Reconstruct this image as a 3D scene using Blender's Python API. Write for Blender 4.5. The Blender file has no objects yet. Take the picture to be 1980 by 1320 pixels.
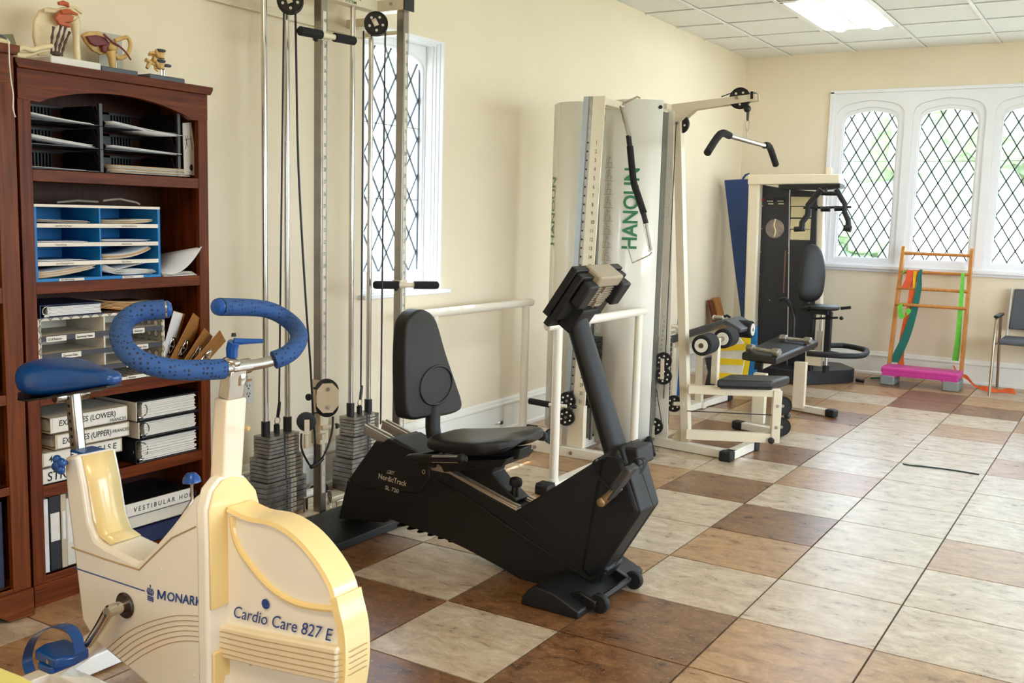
import bpy, bmesh, math, random
from mathutils import Vector, Matrix
PI = math.pi
SC = bpy.context.scene
COL = SC.collection
random.seed(7)

# ------------------------------------------------------------------ camera
cam_data = bpy.data.cameras.new('camera')
cam_data.sensor_width = 36.0
cam_data.lens = 35.26
cam_data.clip_start = 0.05
cam = bpy.data.objects.new('camera', cam_data)
COL.objects.link(cam)
CR = Vector((0.848571, 0.528428, 0.026276)); CF = Vector((-0.521695, 0.843962, -0.124746))
CR = (CR - CF * CR.dot(CF)).normalized(); CF.normalize()
CU = CR.cross(CF)
cam.matrix_world = Matrix(((CR.x, CU.x, -CF.x, 0), (CR.y, CU.y, -CF.y, 0), (CR.z, CU.z, -CF.z, 1.37), (0, 0, 0, 1)))
cam_data.dof.use_dof = False
SC.camera = cam

# ------------------------------------------------------------------ light
world = bpy.data.worlds.new('daylight'); SC.world = world
world.use_nodes = True
wn = world.node_tree.nodes; wl = world.node_tree.links
bg = wn['Background']
tc = wn.new('ShaderNodeTexCoord'); sx = wn.new('ShaderNodeSeparateXYZ'); rp = wn.new('ShaderNodeValToRGB')
wl.new(tc.outputs['Generated'], sx.inputs[0]); wl.new(sx.outputs['Z'], rp.inputs[0])
rp.color_ramp.elements[0].position = 0.0; rp.color_ramp.elements[0].color = (0.78, 0.89, 1.0, 1)
rp.color_ramp.elements[1].position = 0.8; rp.color_ramp.elements[1].color = (0.50, 0.72, 1.0, 1)
wl.new(rp.outputs[0], bg.inputs[0])
bg.inputs[1].default_value = 5.2

def area(name, loc, rot, sx_, sy_, power, color=(1, 1, 1), portal=False):
    l = bpy.data.lights.new(name, 'AREA'); l.shape = 'RECTANGLE'; l.size = sx_; l.size_y = sy_
    l.energy = power; l.color = color
    if portal: l.cycles.is_portal = True
    o = bpy.data.objects.new(name, l); COL.objects.link(o); o.location = loc; o.rotation_euler = rot
    return o
# daylight portals on the windows of the room
area('daylight_portal', (-3.56, 4.295, 1.65), (0, -PI/2, 0), 1.3, 0.66, 1, portal=True)
area('daylight_portal', (-0.1, 9.72, 1.75), (-PI/2, 0, 0), 4.9, 1.5, 1, portal=True)
area('daylight_portal', (3.05, 4.5, 1.55), (0, PI/2, 0), 1.7, 6.9, 1, portal=True)
area('daylight_portal', (0.0, -2.65, 1.35), (PI/2, 0, 0), 1.2, 1.25, 1, portal=True)
# unseen warm fill light, added to warm the left side of the room
area('warm_fill_light', (-0.9, 0.3, 2.90), (0, 0, 0), 1.2, 0.6, 17, (1.0, 0.74, 0.42))
sun = bpy.data.lights.new('sun', 'SUN'); sun.energy = 5.0; sun.color = (1.0, 0.95, 0.86); sun.angle = 0.01
so = bpy.data.objects.new('sun', sun); COL.objects.link(so)
so.rotation_euler = Vector((0.36, 0.10, -0.93)).to_track_quat('-Z', 'Y').to_euler()
SC.view_settings.view_transform = 'Standard'
SC.view_settings.look = 'None'
SC.view_settings.gamma = 1.0
SC.view_settings.use_curve_mapping = False
SC.view_settings.exposure = 1.26
SC.cycles.use_denoising = True
SC.cycles.max_bounces = 9
SC.cycles.diffuse_bounces = 5
SC.cycles.glossy_bounces = 4
SC.cycles.transparent_max_bounces = 12
SC.cycles.sample_clamp_indirect = 6.0
SC.cycles.caustics_reflective = False
SC.cycles.caustics_refractive = False

# ------------------------------------------------------------------ materials
def lin(h):
    h = h.lstrip('#'); c = [int(h[i:i+2], 16) / 255 for i in (0, 2, 4)]
    return tuple(v / 12.92 if v <= 0.04045 else ((v + 0.055) / 1.055) ** 2.4 for v in c) + (1,)
MATS = {}
def mat(name, hexcol, rough=0.5, metal=0.0, vary=0.06, scale=12.0, bump=0.0, bscale=200.0, coat=0.0, spec=0.5):
    if name in MATS: return MATS[name]
    m = bpy.data.materials.new(name); m.use_nodes = True
    nt = m.node_tree; b = nt.nodes['Principled BSDF']; L = nt.links
    c = lin(hexcol)
    b.inputs['Roughness'].default_value = rough; b.inputs['Metallic'].default_value = metal
    b.inputs['Specular IOR Level'].default_value = spec
    b.inputs['Coat Weight'].default_value = coat; b.inputs['Coat Roughness'].default_value = 0.12
    t = nt.nodes.new('ShaderNodeTexCoord')
    n = nt.nodes.new('ShaderNodeTexNoise'); n.inputs['Scale'].default_value = scale; n.inputs['Detail'].default_value = 4
    L.new(t.outputs['Object'], n.inputs['Vector'])
    r = nt.nodes.new('ShaderNodeValToRGB')
    r.color_ramp.elements[0].position = 0.3; r.color_ramp.elements[1].position = 0.7
    r.color_ramp.elements[0].color = tuple(v * (1 - vary) for v in c[:3]) + (1,)
    r.color_ramp.elements[1].color = tuple(min(1, v * (1 + vary)) for v in c[:3]) + (1,)
    L.new(n.outputs['Fac'], r.inputs[0]); L.new(r.outputs[0], b.inputs['Base Color'])
    if bump:
        n2 = nt.nodes.new('ShaderNodeTexNoise'); n2.inputs['Scale'].default_value = bscale; n2.inputs['Detail'].default_value = 3
        L.new(t.outputs['Object'], n2.inputs['Vector'])
        bp = nt.nodes.new('ShaderNodeBump'); bp.inputs['Strength'].default_value = bump; bp.inputs['Distance'].default_value = 0.002
        L.new(n2.outputs['Fac'], bp.inputs['Height']); L.new(bp.outputs[0], b.inputs['Normal'])
    MATS[name] = m
    return m
def wood(name, dark, light, axis='Z', rough=0.38, scale=6.0):
    m = bpy.data.materials.new(name); m.use_nodes = True
    nt = m.node_tree; b = nt.nodes['Principled BSDF']; L = nt.links
    t = nt.nodes.new('ShaderNodeTexCoord'); mp = nt.nodes.new('ShaderNodeMapping')
    s = {'X': (1.2, 22, 22), 'Y': (22, 1.2, 22), 'Z': (22, 22, 1.2)}[axis]; mp.inputs['Scale'].default_value = s
    n = nt.nodes.new('ShaderNodeTexNoise'); n.inputs['Scale'].default_value = scale * 0.5; n.inputs['Detail'].default_value = 6
    n.inputs['Distortion'].default_value = 0.6
    r = nt.nodes.new('ShaderNodeValToRGB'); r.color_ramp.elements[0].position = 0.32; r.color_ramp.elements[1].position = 0.68
    r.color_ramp.elements[0].color = lin(dark); r.color_ramp.elements[1].color = lin(light)
    L.new(t.outputs['Object'], mp.inputs[0]); L.new(mp.outputs[0], n.inputs['Vector']); L.new(n.outputs['Fac'], r.inputs[0])
    L.new(r.outputs[0], b.inputs['Base Color']); b.inputs['Roughness'].default_value = rough; b.inputs['Specular IOR Level'].default_value = 0.18
    bp = nt.nodes.new('ShaderNodeBump'); bp.inputs['Strength'].default_value = 0.15; bp.inputs['Distance'].default_value = 0.001
    L.new(n.outputs['Fac'], bp.inputs['Height']); L.new(bp.outputs[0], b.inputs['Normal'])
    MATS[name] = m
    return m
def tile_mat(name, dark, mid, light, pits=0.0):
    m = bpy.data.materials.new(name); m.use_nodes = True
    nt = m.node_tree; b = nt.nodes['Principled BSDF']; L = nt.links
    t = nt.nodes.new('ShaderNodeTexCoord'); oi = nt.nodes.new('ShaderNodeObjectInfo')
    ad = nt.nodes.new('ShaderNodeVectorMath'); ad.operation = 'ADD'
    sc = nt.nodes.new('ShaderNodeVectorMath'); sc.operation = 'SCALE'; sc.inputs['Scale'].default_value = 37.0
    cb = nt.nodes.new('ShaderNodeCombineXYZ'); L.new(oi.outputs['Random'], cb.inputs[0]); L.new(oi.outputs['Random'], cb.inputs[1])
    L.new(cb.outputs[0], sc.inputs[0]); L.new(t.outputs['Object'], ad.inputs[0]); L.new(sc.outputs[0], ad.inputs[1])
    mp = nt.nodes.new('ShaderNodeMapping'); mp.inputs['Scale'].default_value = (1.0, 1.7, 1.0); L.new(ad.outputs[0], mp.inputs[0])
    n = nt.nodes.new('ShaderNodeTexNoise'); n.inputs['Scale'].default_value = 9.0; n.inputs['Detail'].default_value = 10; n.inputs['Roughness'].default_value = 0.8
    n.inputs['Distortion'].default_value = 0.5
    L.new(mp.outputs[0], n.inputs['Vector'])
    r = nt.nodes.new('ShaderNodeValToRGB'); e = r.color_ramp.elements
    e[0].position = 0.36; e[0].color = lin(dark); e[1].position = 0.64; e[1].color = lin(light)
    x = e.new(0.5); x.color = lin(mid)
    L.new(n.outputs['Fac'], r.inputs[0])
    v = nt.nodes.new('ShaderNodeTexNoise'); v.inputs['Scale'].default_value = 55.0; v.inputs['Detail'].default_value = 4; v.inputs['Roughness'].default_value = 0.8
    L.new(mp.outputs[0], v.inputs['Vector'])
    r2 = nt.nodes.new('ShaderNodeValToRGB'); r2.color_ramp.elements[0].position = 0.58; r2.color_ramp.elements[1].position = 0.66
    r2.color_ramp.elements[0].color = (0, 0, 0, 1); r2.color_ramp.elements[1].color = (1, 1, 1, 1)
    L.new(v.outputs['Fac'], r2.inputs[0])
    mx = nt.nodes.new('ShaderNodeMixRGB'); mx.inputs[2].default_value = lin('#d8c6ac'); mu = nt.nodes.new('ShaderNodeMath'); mu.operation = 'MULTIPLY'
    mu.inputs[1].default_value = pits; L.new(r2.outputs[0], mu.inputs[0]); L.new(mu.outputs[0], mx.inputs[0])
    L.new(r.outputs[0], mx.inputs[1]); L.new(mx.outputs[0], b.inputs['Base Color'])
    mr = nt.nodes.new('ShaderNodeMapRange'); mr.inputs[3].default_value = 0.22; mr.inputs[4].default_value = 0.36
    L.new(n.outputs['Fac'], mr.inputs[0]); L.new(mr.outputs[0], b.inputs['Roughness'])
    bp = nt.nodes.new('ShaderNodeBump'); bp.inputs['Strength'].default_value = 0.30; bp.inputs['Distance'].default_value = 0.002
    L.new(v.outputs['Fac'], bp.inputs['Height']); L.new(bp.outputs[0], b.inputs['Normal'])
    b.inputs['Specular IOR Level'].default_value = 0.85
    MATS[name] = m
    return m
def glow(name, hexcol, strength):
    m = bpy.data.materials.new(name); m.use_nodes = True
    b = m.node_tree.nodes['Principled BSDF']; b.inputs['Base Color'].default_value = lin(hexcol)
    b.inputs['Emission Color'].default_value = lin(hexcol); b.inputs['Emission Strength'].default_value = strength
    return m
def glassy(name, tint='#ffffff', fres=0.06, rough=0.02):
    m = bpy.data.materials.new(name); m.use_nodes = True
    nt = m.node_tree; nt.nodes.remove(nt.nodes['Principled BSDF']); out = nt.nodes['Material Output']
    tr = nt.nodes.new('ShaderNodeBsdfTransparent'); tr.inputs[0].default_value = lin(tint)
    gl = nt.nodes.new('ShaderNodeBsdfGlossy'); gl.inputs['Roughness'].default_value = rough
    mx = nt.nodes.new('ShaderNodeMixShader'); mx.inputs[0].default_value = fres
    nt.links.new(tr.outputs[0], mx.inputs[1]); nt.links.new(gl.outputs[0], mx.inputs[2]); nt.links.new(mx.outputs[0], out.inputs[0])
    return m

WALL = mat('wall_paint', '#ebddc2', 0.75, vary=0.015, scale=3, bump=0.25, bscale=260)
TRIM = mat('trim_paint', '#efece2', 0.35, vary=0.01)
WHITE = mat('window_paint', '#eeeef0', 0.4, vary=0.01)
CEIL = mat('ceiling_tile', '#f0efea', 0.9, vary=0.03, scale=60, bump=0.3, bscale=300)
GROUT = mat('grout', '#5d4f44', 0.8, vary=0.2, scale=60)
LEAD = mat('lead_came', '#596066', 0.55, 0.3)
PANE = glassy('window_glass')
CREAM = mat('cream_enamel', '#e3d6bb', 0.32, vary=0.02, coat=0.3)
CREAMW = mat('white_enamel', '#ece4d3', 0.28, vary=0.02, coat=0.3)
CHROME = mat('chrome', '#c9c6c0', 0.16, 1.0, vary=0.05)
STEEL = mat('brushed_steel', '#b4afa6', 0.33, 1.0, vary=0.15, scale=30)
ALU = mat('aluminium', '#c6bfb2', 0.35, 0.85, vary=0.06)
IRON = mat('weight_plate_steel', '#8f8b86', 0.36, 0.85, vary=0.35, scale=25)
BLACK = mat('black_plastic', '#0c0b0d', 0.42, vary=0.05)
BLACKM = mat('black_moulding', '#0b0a0a', 0.5, vary=0.08, bump=0.35, bscale=900)
RUBBER = mat('black_rubber', '#0f0e0d', 0.62, vary=0.15, bump=0.3, bscale=300)
FOAM = mat('black_foam', '#161313', 0.85, vary=0.2, scale=80, bump=0.6, bscale=400)
VINYL = mat('black_vinyl', '#161412', 0.36, vary=0.08, bump=0.5, bscale=700)
GREYPL = mat('grey_plastic', '#393534', 0.5, vary=0.04)
TAUPE = mat('taupe_plastic', '#a3947c', 0.45, vary=0.04)
PAPER = mat('paper', '#d9d2c6', 0.8, vary=0.04, scale=30)
KRAFT = mat('manila_card', '#cfae80', 0.8, vary=0.05)
INK = mat('black_ink', '#1b1a1c', 0.7)
GREENINK = mat('green_ink', '#1c6b3a', 0.5)
BLUEINK = mat('blue_ink', '#20458f', 0.45)
BIKEW = mat('bike_white', '#f3f0e8', 0.22, vary=0.01, coat=0.5)
BIKEY = mat('bike_aged_yellow', '#f0d79a', 0.24, vary=0.05, scale=5, coat=0.5)
BIKEBLUE = mat('bike_blue', '#0d4a94', 0.28, vary=0.03, coat=0.2)
GRIPBLUE = mat('blue_foam_grip', '#2f5fa0', 0.7, vary=0.10, scale=40, bump=0.3, bscale=200)
CHERRY = wood('cherry_wood', '#471a06', '#6e3210', 'Y')
CHERRYV = wood('cherry_wood_upright', '#471a06', '#6e3210', 'Z')
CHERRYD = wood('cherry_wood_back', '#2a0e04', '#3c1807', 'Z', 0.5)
OAK = wood('brown_wood', '#54260c', '#743a16', 'Z')
OAKH = wood('brown_wood_board', '#54260c', '#743a16', 'Y')
BEECH = wood('beech_wood', '#b8763a', '#cf9150', 'Z', 0.35)
TL = tile_mat('tile_light', '#9c866c', '#c3ac90', '#d8c8b2')
TM = tile_mat('tile_tan', '#835f40', '#ab8258', '#c49c70', 0.3)
TD = tile_mat('tile_brown', '#4a2b18', '#78502f', '#986a42', 0.5)

# ------------------------------------------------------------------ geometry helpers
ORG = {}
def origin(o):
    return ORG.get(o.name, Vector((0, 0, 0))) if o else Vector((0, 0, 0))
def tag(o, label=None, cat=None, group=None, kind=None):
    if label: o['label'] = label
    if cat: o['category'] = cat
    if group: o['group'] = group
    if kind: o['kind'] = kind
    return o
def thing(name, loc, label, cat, group=None, kind=None):
    o = bpy.data.objects.new(name, None); COL.objects.link(o); o.location = loc
    o.empty_display_size = 0.05
    ORG[o.name] = Vector(loc)
    return tag(o, label, cat, group, kind)

class B:
    """collects solids in room coordinates (metres) and links them as one mesh"""
    def __init__(self): self.bm = bmesh.new()
    def _poly_prism(self, pts, to3, a0, a1):
        bm = self.bm
        v0 = [bm.verts.new(to3(p, a0)) for p in pts]; v1 = [bm.verts.new(to3(p, a1)) for p in pts]
        n = len(pts)
        bm.faces.new(v0); bm.faces.new(list(reversed(v1)))
        for i in range(n):
            bm.faces.new((v0[i], v0[(i+1) % n], v1[(i+1) % n], v1[i]))
        return self
    def box(self, x0, x1, y0, y1, z0, z1):
        return self._poly_prism([(x0, y0), (x1, y0), (x1, y1), (x0, y1)], lambda p, a: (p[0], p[1], a), z0, z1)
    def py(self, pts, y0, y1):  # outline in (x, z), extruded along y
        return self._poly_prism(pts, lambda p, a: (p[0], a, p[1]), y0, y1)
    def px(self, pts, x0, x1):  # outline in (y, z), extruded along x
        return self._poly_prism(pts, lambda p, a: (a, p[0], p[1]), x0, x1)
    def pz(self, pts, z0, z1):
        return self._poly_prism(pts, lambda p, a: (p[0], p[1], a), z0, z1)
    def obox(self, c, u, v, w):
        """box from centre and three half-extent vectors"""
        c, u, v, w = map(Vector, (c, u, v, w)); bm = self.bm
        vs = [bm.verts.new(c + u*a + v*b + w*d) for d in (-1, 1) for b in (-1, 1) for a in (-1, 1)]
        for f in ((0, 1, 3, 2), (4, 6, 7, 5), (0, 4, 5, 1), (2, 3, 7, 6), (0, 2, 6, 4), (1, 5, 7, 3)):
            bm.faces.new([vs[i] for i in f])
        return self
    def beam(self, a, b, w, h, up=(0, 0, 1)):
        """rectangular bar from a to b, w across, h along up"""
        a = Vector(a); b = Vector(b); d = b - a; L = d.length; d.normalize(); up = Vector(up)
        s = d.cross(up)
        if s.length < 1e-4: s = d.cross(Vector((1, 0, 0)))
        s.normalize(); t = s.cross(d).normalized()
        return self.obox((a + b) / 2, d * L/2, s * w/2, t * h/2)
    def tube(self, pts, r, seg=12, closed=False, caps=True, smooth=0):
        pts = [Vector(p) for p in pts]
        if smooth and len(pts) > 2: pts = spline(pts, smooth, closed)
        rs = r if isinstance(r, (list, tuple)) else [r] * len(pts)
        if isinstance(r, (list, tuple)) and len(r) != len(pts):
            rs = [r[0] + (r[-1] - r[0]) * i / (len(pts) - 1) for i in range(len(pts))]
        bm = self.bm; n = len(pts); rings = []; prev = None
        for i, p in enumerate(pts):
            if closed: d = pts[(i+1) % n] - pts[i-1]
            else: d = pts[min(i+1, n-1)] - pts[max(i-1, 0)]
            if d.length < 1e-9: d = Vector((0, 0, 1))
            d.normalize()
            if prev is None:
                s = d.cross(Vector((0, 0, 1)))
                if s.length < 0.1: s = d.cross(Vector((1, 0, 0)))
            else:
                s = prev - d * prev.dot(d)
                if s.length < 1e-6: s = d.cross(Vector((0.3, 1, 0.2)))
            s.normalize(); prev = s; t = d.cross(s)
            rings.append([bm.verts.new(p + (s*math.cos(2*PI*k/seg) + t*math.sin(2*PI*k/seg)) * rs[i]) for k in range(seg)])
        m = n if closed else n - 1
        for i in range(m):
            a, b = rings[i], rings[(i+1) % n]
            for k in range(seg):
                bm.faces.new((a[k], a[(k+1) % seg], b[(k+1) % seg], b[k]))
        if caps and not closed:
            bm.faces.new(list(reversed(rings[0]))); bm.faces.new(rings[-1])
        return self
    def lathe(self, prof, c, axis, seg=24):
        """prof: (radius, height along axis) pairs; closes on the axis when radius is 0"""
        c = Vector(c); d = Vector(axis).normalized(); s = d.cross(Vector((0, 0, 1)))
        if s.length < 0.1: s = d.cross(Vector((1, 0, 0)))
        s.normalize(); t = d.cross(s); bm = self.bm; rings = []
        for (r, h) in prof:
            if r < 1e-6: rings.append([bm.verts.new(c + d*h)])
            else: rings.append([bm.verts.new(c + d*h + (s*math.cos(2*PI*k/seg) + t*math.sin(2*PI*k/seg))*r) for k in range(seg)])
        for a, b in zip(rings, rings[1:]):
            if len(a) == 1 and len(b) == 1: continue
            for k in range(seg):
                k2 = (k+1) % seg
                if len(a) == 1: bm.faces.new((a[0], b[k2], b[k]))
                elif len(b) == 1: bm.faces.new((a[k], a[k2], b[0]))
                else: bm.faces.new((a[k], a[k2], b[k2], b[k]))
        if len(rings[0]) > 1: bm.faces.new(list(reversed(rings[0])))
        if len(rings[-1]) > 1: bm.faces.new(rings[-1])
        return self
    def blob(self, c, rx, ry, rz, sub=3):
        g = bmesh.ops.create_icosphere(self.bm, subdivisions=sub, radius=1)
        for v in g['verts']: v.co = Vector((v.co.x*rx + c[0], v.co.y*ry + c[1], v.co.z*rz + c[2]))
        return self
    def grid(self, rows):
        """open sheet from rows of points"""
        vs = [[self.bm.verts.new(p) for p in row] for row in rows]
        for a, b in zip(vs, vs[1:]):
            for k in range(len(a)-1): self.bm.faces.new((a[k], a[k+1], b[k+1], b[k]))
        return self
    def loft(self, rings, caps=True):
        vs = [[self.bm.verts.new(p) for p in row] for row in rings]
        n = len(vs[0])
        for a, b in zip(vs, vs[1:]):
            for k in range(n): self.bm.faces.new((a[k], a[(k+1) % n], b[(k+1) % n], b[k]))
        if caps: self.bm.faces.new(list(reversed(vs[0]))); self.bm.faces.new(vs[-1])
        return self
    def done(self, name, m, parent=None, bevel=0.0, seg=2, angle=35, sub=0, solid=0.0, loc=None, flat=False):
        bm = self.bm
        bmesh.ops.recalc_face_normals(bm, faces=bm.faces)
        o0 = origin(parent) if parent else Vector(loc or (0, 0, 0))
        if o0.length: bmesh.ops.translate(bm, verts=bm.verts, vec=-o0)
        me = bpy.data.meshes.new(name); bm.to_mesh(me); bm.free()
        me.materials.append(m)
        if not flat:
            for p in me.polygons: p.use_smooth = True
            me.set_sharp_from_angle(angle=math.radians(angle))
        o = bpy.data.objects.new(name, me); COL.objects.link(o)
        if parent: o.parent = parent
        else: o.location = o0
        ORG[o.name] = o0
        if solid:
            md = o.modifiers.new('thickness', 'SOLIDIFY'); md.thickness = solid; md.offset = 0
        if bevel:
            md = o.modifiers.new('soft_edges', 'BEVEL'); md.width = bevel; md.segments = seg; md.limit_method = 'ANGLE'
            md.angle_limit = math.radians(40); md.harden_normals = False
        if sub:
            md = o.modifiers.new('smooth', 'SUBSURF'); md.levels = sub; md.render_levels = sub
        return o
def spline(pts, n=6, closed=False):
    out = []; N = len(pts); m = N if closed else N - 1
    for i in range(m):
        if closed: p0, p1, p2, p3 = pts[i-1], pts[i], pts[(i+1) % N], pts[(i+2) % N]
        else: p0, p1, p2, p3 = pts[max(i-1, 0)], pts[i], pts[i+1], pts[min(i+2, N-1)]
        for k in range(n):
            t = k / n
            out.append(0.5 * ((2*p1) + (p2-p0)*t + (2*p0 - 5*p1 + 4*p2 - p3)*t*t + (3*p1 - p0 - 3*p2 + p3)*t*t*t))
    if not closed: out.append(pts[-1])
    return out
def sp2(pts, n=5, closed=False):
    return [(v.x, v.y) for v in spline([Vector((a, b, 0)) for a, b in pts], n, closed)]

def letters(items, m, parent, name='lettering', bold=0.0, depth=0.0006):
    """items: (text, origin, u direction, v direction, height, width factor, shear); one mesh of raised print"""
    bm = bmesh.new(); po = origin(parent)
    for text, org, u, v, h, wf, sh in items:
        cu = bpy.data.curves.new('t', 'FONT'); cu.body = text; cu.size = h / 0.72; cu.extrude = 0; cu.offset = bold * h; cu.shear = sh
        cu.resolution_u = 3
        ob = bpy.data.objects.new('t', cu); me = bpy.data.meshes.new_from_object(ob)
        u = Vector(u).normalized(); v = Vector(v).normalized(); nn = u.cross(v)
        if wf < 0:
            xs = [q.co.x for q in me.vertices]; wf = -wf / (max(xs) - min(xs))
        M = Matrix(((u.x*wf, v.x, nn.x, org[0]-po.x), (u.y*wf, v.y, nn.y, org[1]-po.y), (u.z*wf, v.z, nn.z, org[2]-po.z), (0, 0, 0, 1)))
        me.transform(M); me.transform(Matrix.Translation(nn * depth))
        bm.from_mesh(me)
        bpy.data.objects.remove(ob); bpy.data.curves.remove(cu); bpy.data.meshes.remove(me)
    me = bpy.data.meshes.new(name); bm.to_mesh(me); bm.free(); me.materials.append(m)
    o = bpy.data.objects.new(name, me); COL.objects.link(o); o.parent = parent; ORG[o.name] = po
    return o
def letters_split(items, m, parent, **k):
    for it in items: letters([it], m, parent, **k)
def copy_tree(o, dloc, label=None, group=None, parent=None):
    c = o.copy(); COL.objects.link(c); c.parent = parent
    if parent is None:
        c.location = Vector(o.location) + Vector(dloc)
        if label: c['label'] = label
        if group: c['group'] = group
    ORG[c.name] = ORG.get(o.name, Vector((0, 0, 0))) + (Vector(dloc) if parent is None else Vector((0, 0, 0)))
    for ch in [k for k in bpy.data.objects if k.parent == o]:
        copy_tree(ch, dloc, parent=c)
    return c
def rrect(a0, a1, b0, b1, r, n=4):
    out = []
    for cx_, cy_, s in ((a1-r, b0+r, -PI/2), (a1-r, b1-r, 0), (a0+r, b1-r, PI/2), (a0+r, b0+r, PI)):
        for k in range(n+1):
            t = s + PI/2*k/n; out.append((cx_ + r*math.cos(t), cy_ + r*math.sin(t)))
    return out
def wheel(parent, name, c, axis, R, w, m, holes=5, hole_m=None, hub_m=None):
    """grooved pulley wheel with round holes shown as pale plugs and a bolt"""
    d = Vector(axis).normalized()
    p = B().lathe([(0.012, -w/2), (R*0.93, -w/2), (R, -w/2), (R, -w*0.36), (R*0.88, -w*0.1), (R*0.88, w*0.1), (R, w*0.36), (R, w/2), (R*0.93, w/2), (R*0.86, w*0.34), (0.012, w*0.34)], c, d, 28).done(name, m, parent)
    if holes:
        s = d.cross(Vector((0, 0, 1))).normalized(); t = d.cross(s); b = B()
        for k in range(holes):
            a = 2*PI*k/holes + 0.4; q = Vector(c) + (s*math.cos(a) + t*math.sin(a))*R*0.58
            b.lathe([(R*0.11, -w*0.54), (R*0.11, w*0.54)], q, d, 10)
        b.done('hole', hole_m or CREAMW, p)['kind'] = 'stuff'
    B().lathe([(R*0.17, -w*0.9), (R*0.17, w*0.9)], c, d, 6).done('bolt', hub_m or STEEL, p)
    return p

# ================================================================== ROOM
XW, YF, ZC = -3.358, 9.595, 2.925
XR, YB = 3.0, -2.6
def structure(o, label=None):
    o['kind'] = 'structure'
    if label: o['label'] = label
    return o
# floor: grout bed, then every tile
fl = structure(B().box(XW-0.2, XR+0.2, YB-0.2, YF+0.2, -0.12, -0.004).done('floor', GROUT), 'floor of light, tan and brown stone-look tiles in dark grout')
TX0, TY0, TPX, TPY = -0.615, 3.281, 0.456, 0.4655
def tile_mesh(m):
    b = B(); b.box(0.0035, TPX-0.0035, 0.0035, TPY-0.0035, -0.006, 0.0)
    o = b.done('tile', m, bevel=0)
    me = o.data; bpy.data.objects.remove(o); return me
TMESH = {'L': tile_mesh(TL), 'M': tile_mesh(TM), 'D': tile_mesh(TD)}
PAT = {  # column -> tones for rows -8..13
 -6: 'DLMDLMDMDLMDLMLDMLMLDM',
 -5: 'MDLLMMMDLMLMDLMLDMLMDL',
 -4: 'DMLDMLDLMMMMLDDLMMLMDM',
 -3: 'LDMMDDLDMLLDLDLMDMLMDM',
 -2: 'DLMLDMDDLMDLMLLLLLDDMM',
 -1: 'LMLDMLMMLLLLLLLLMLDMLM',
  0: 'MLDLMLLMLLMLLLMLLMLMLD',
  1: 'LMMLDLMLMLLDLMLLDLMLML',
  2: 'MDLMLMDLLMLLMLDLLMLDLM'}
for i, row in PAT.items():
    for k, ch in enumerate(row):
        j = k - 8
        o = bpy.data.objects.new('tile', TMESH[ch]); COL.objects.link(o); o.parent = fl
        o.location = (TX0 + i*TPX, TY0 + j*TPY, 0)
rest = B()
for i in list(range(3, 8)):
    for j in range(-13, 14):
        x0, y0 = TX0 + i*TPX, TY0 + j*TPY
        if x0 > XR: continue
        rest.box(x0+0.0035, x0+TPX-0.0035, y0+0.0035, y0+TPY-0.0035, -0.006, 0)
for i in range(-6, 3):
    for j in range(-13, -8):
        x0, y0 = TX0 + i*TPX, TY0 + j*TPY
        rest.box(x0+0.0035, x0+TPX-0.0035, y0+0.0035, y0+TPY-0.0035, -0.006, 0)
ro = rest.done('distant_tiles', TL, fl); ro['kind'] = 'stuff'

# walls
LW = dict(y0=3.955, y1=4.635, z0=0.945, z1=2.307)
b = B(); t = 0.32
b.box(XW-t, XW, YB-t, LW['y0'], 0, 3.1); b.box(XW-t, XW, LW['y1'], YF+t, 0, 3.1)
b.box(XW-t, XW, LW['y0'], LW['y1'], 0, LW['z0']); b.box(XW-t, XW, LW['y0'], LW['y1'], LW['z1'], 3.1)
structure(b.done('wall_left', WALL))
FX0, FX1, FZ0, FZ1 = -2.515, 2.19, 1.0, 2.572
b = B()
b.box(XW, FX0, YF, YF+t, 0, 3.1); b.box(FX1, XR+t, YF, YF+t, 0, 3.1); b.box(FX0, FX1, YF, YF+t, 0, FZ0); b.box(FX0, FX1, YF, YF+t, FZ1, 3.1)
structure(b.done('wall_far', WALL))
b = B()
b.box(XR, XR+t, YB-t, 1.1, 0, 3.1); b.box(XR, XR+t, 7.9, YF, 0, 3.1); b.box(XR, XR+t, 1.1, 7.9, 0, 0.7); b.box(XR, XR+t, 1.1, 7.9, 2.4, 3.1)
structure(b.done('wall_right', WALL))
b = B().box(XW, -0.6, YB-t, YB, 0, 3.1).box(0.6, XR, YB-t, YB, 0, 3.1).box(-0.6, 0.6, YB-t, YB, 0, 0.75).box(-0.6, 0.6, YB-t, YB, 1.95, 3.1)
structure(b.done('wall_back', WALL))

# ceiling: slab, tee bars, tiles
ce = structure(B().box(XW-0.1, XR+0.1, YB-0.1, YF+0.1, ZC+0.02, ZC+0.12).done('ceiling', CEIL), 'suspended ceiling of white tiles in white tee bars')
TBAR = mat('tee_bar_paint', '#f2f0ec', 0.4, vary=0.0)
CXS = [-3.534 + 0.598*k for k in range(0, 12)]
CYS = [9.70 - 0.6125*k for k in range(0, 21)]
for x in CXS[1:8]:
    B().box(x-0.012, x+0.012, YB, YF, ZC-0.006, ZC).done('tee_bar', TBAR, ce)
for x in CXS[8:11]:
    B().box(x-0.012, x+0.012, YB, YF, ZC-0.006, ZC).done('tee_bar', TBAR, ce)
for y in CYS[1:]:
    B().box(XW, XR, y-0.010, y+0.010, ZC-0.005, ZC-0.0005).done('tee_bar', TBAR, ce)
LIGHTS = [(2, 2)]
def cell(i, k): return CXS[i]+0.014, CXS[i+1]-0.014, CYS[k+1]+0.012, CYS[k]-0.012
skip = {(2, 2), (2, 3)}
oth = B()
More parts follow.
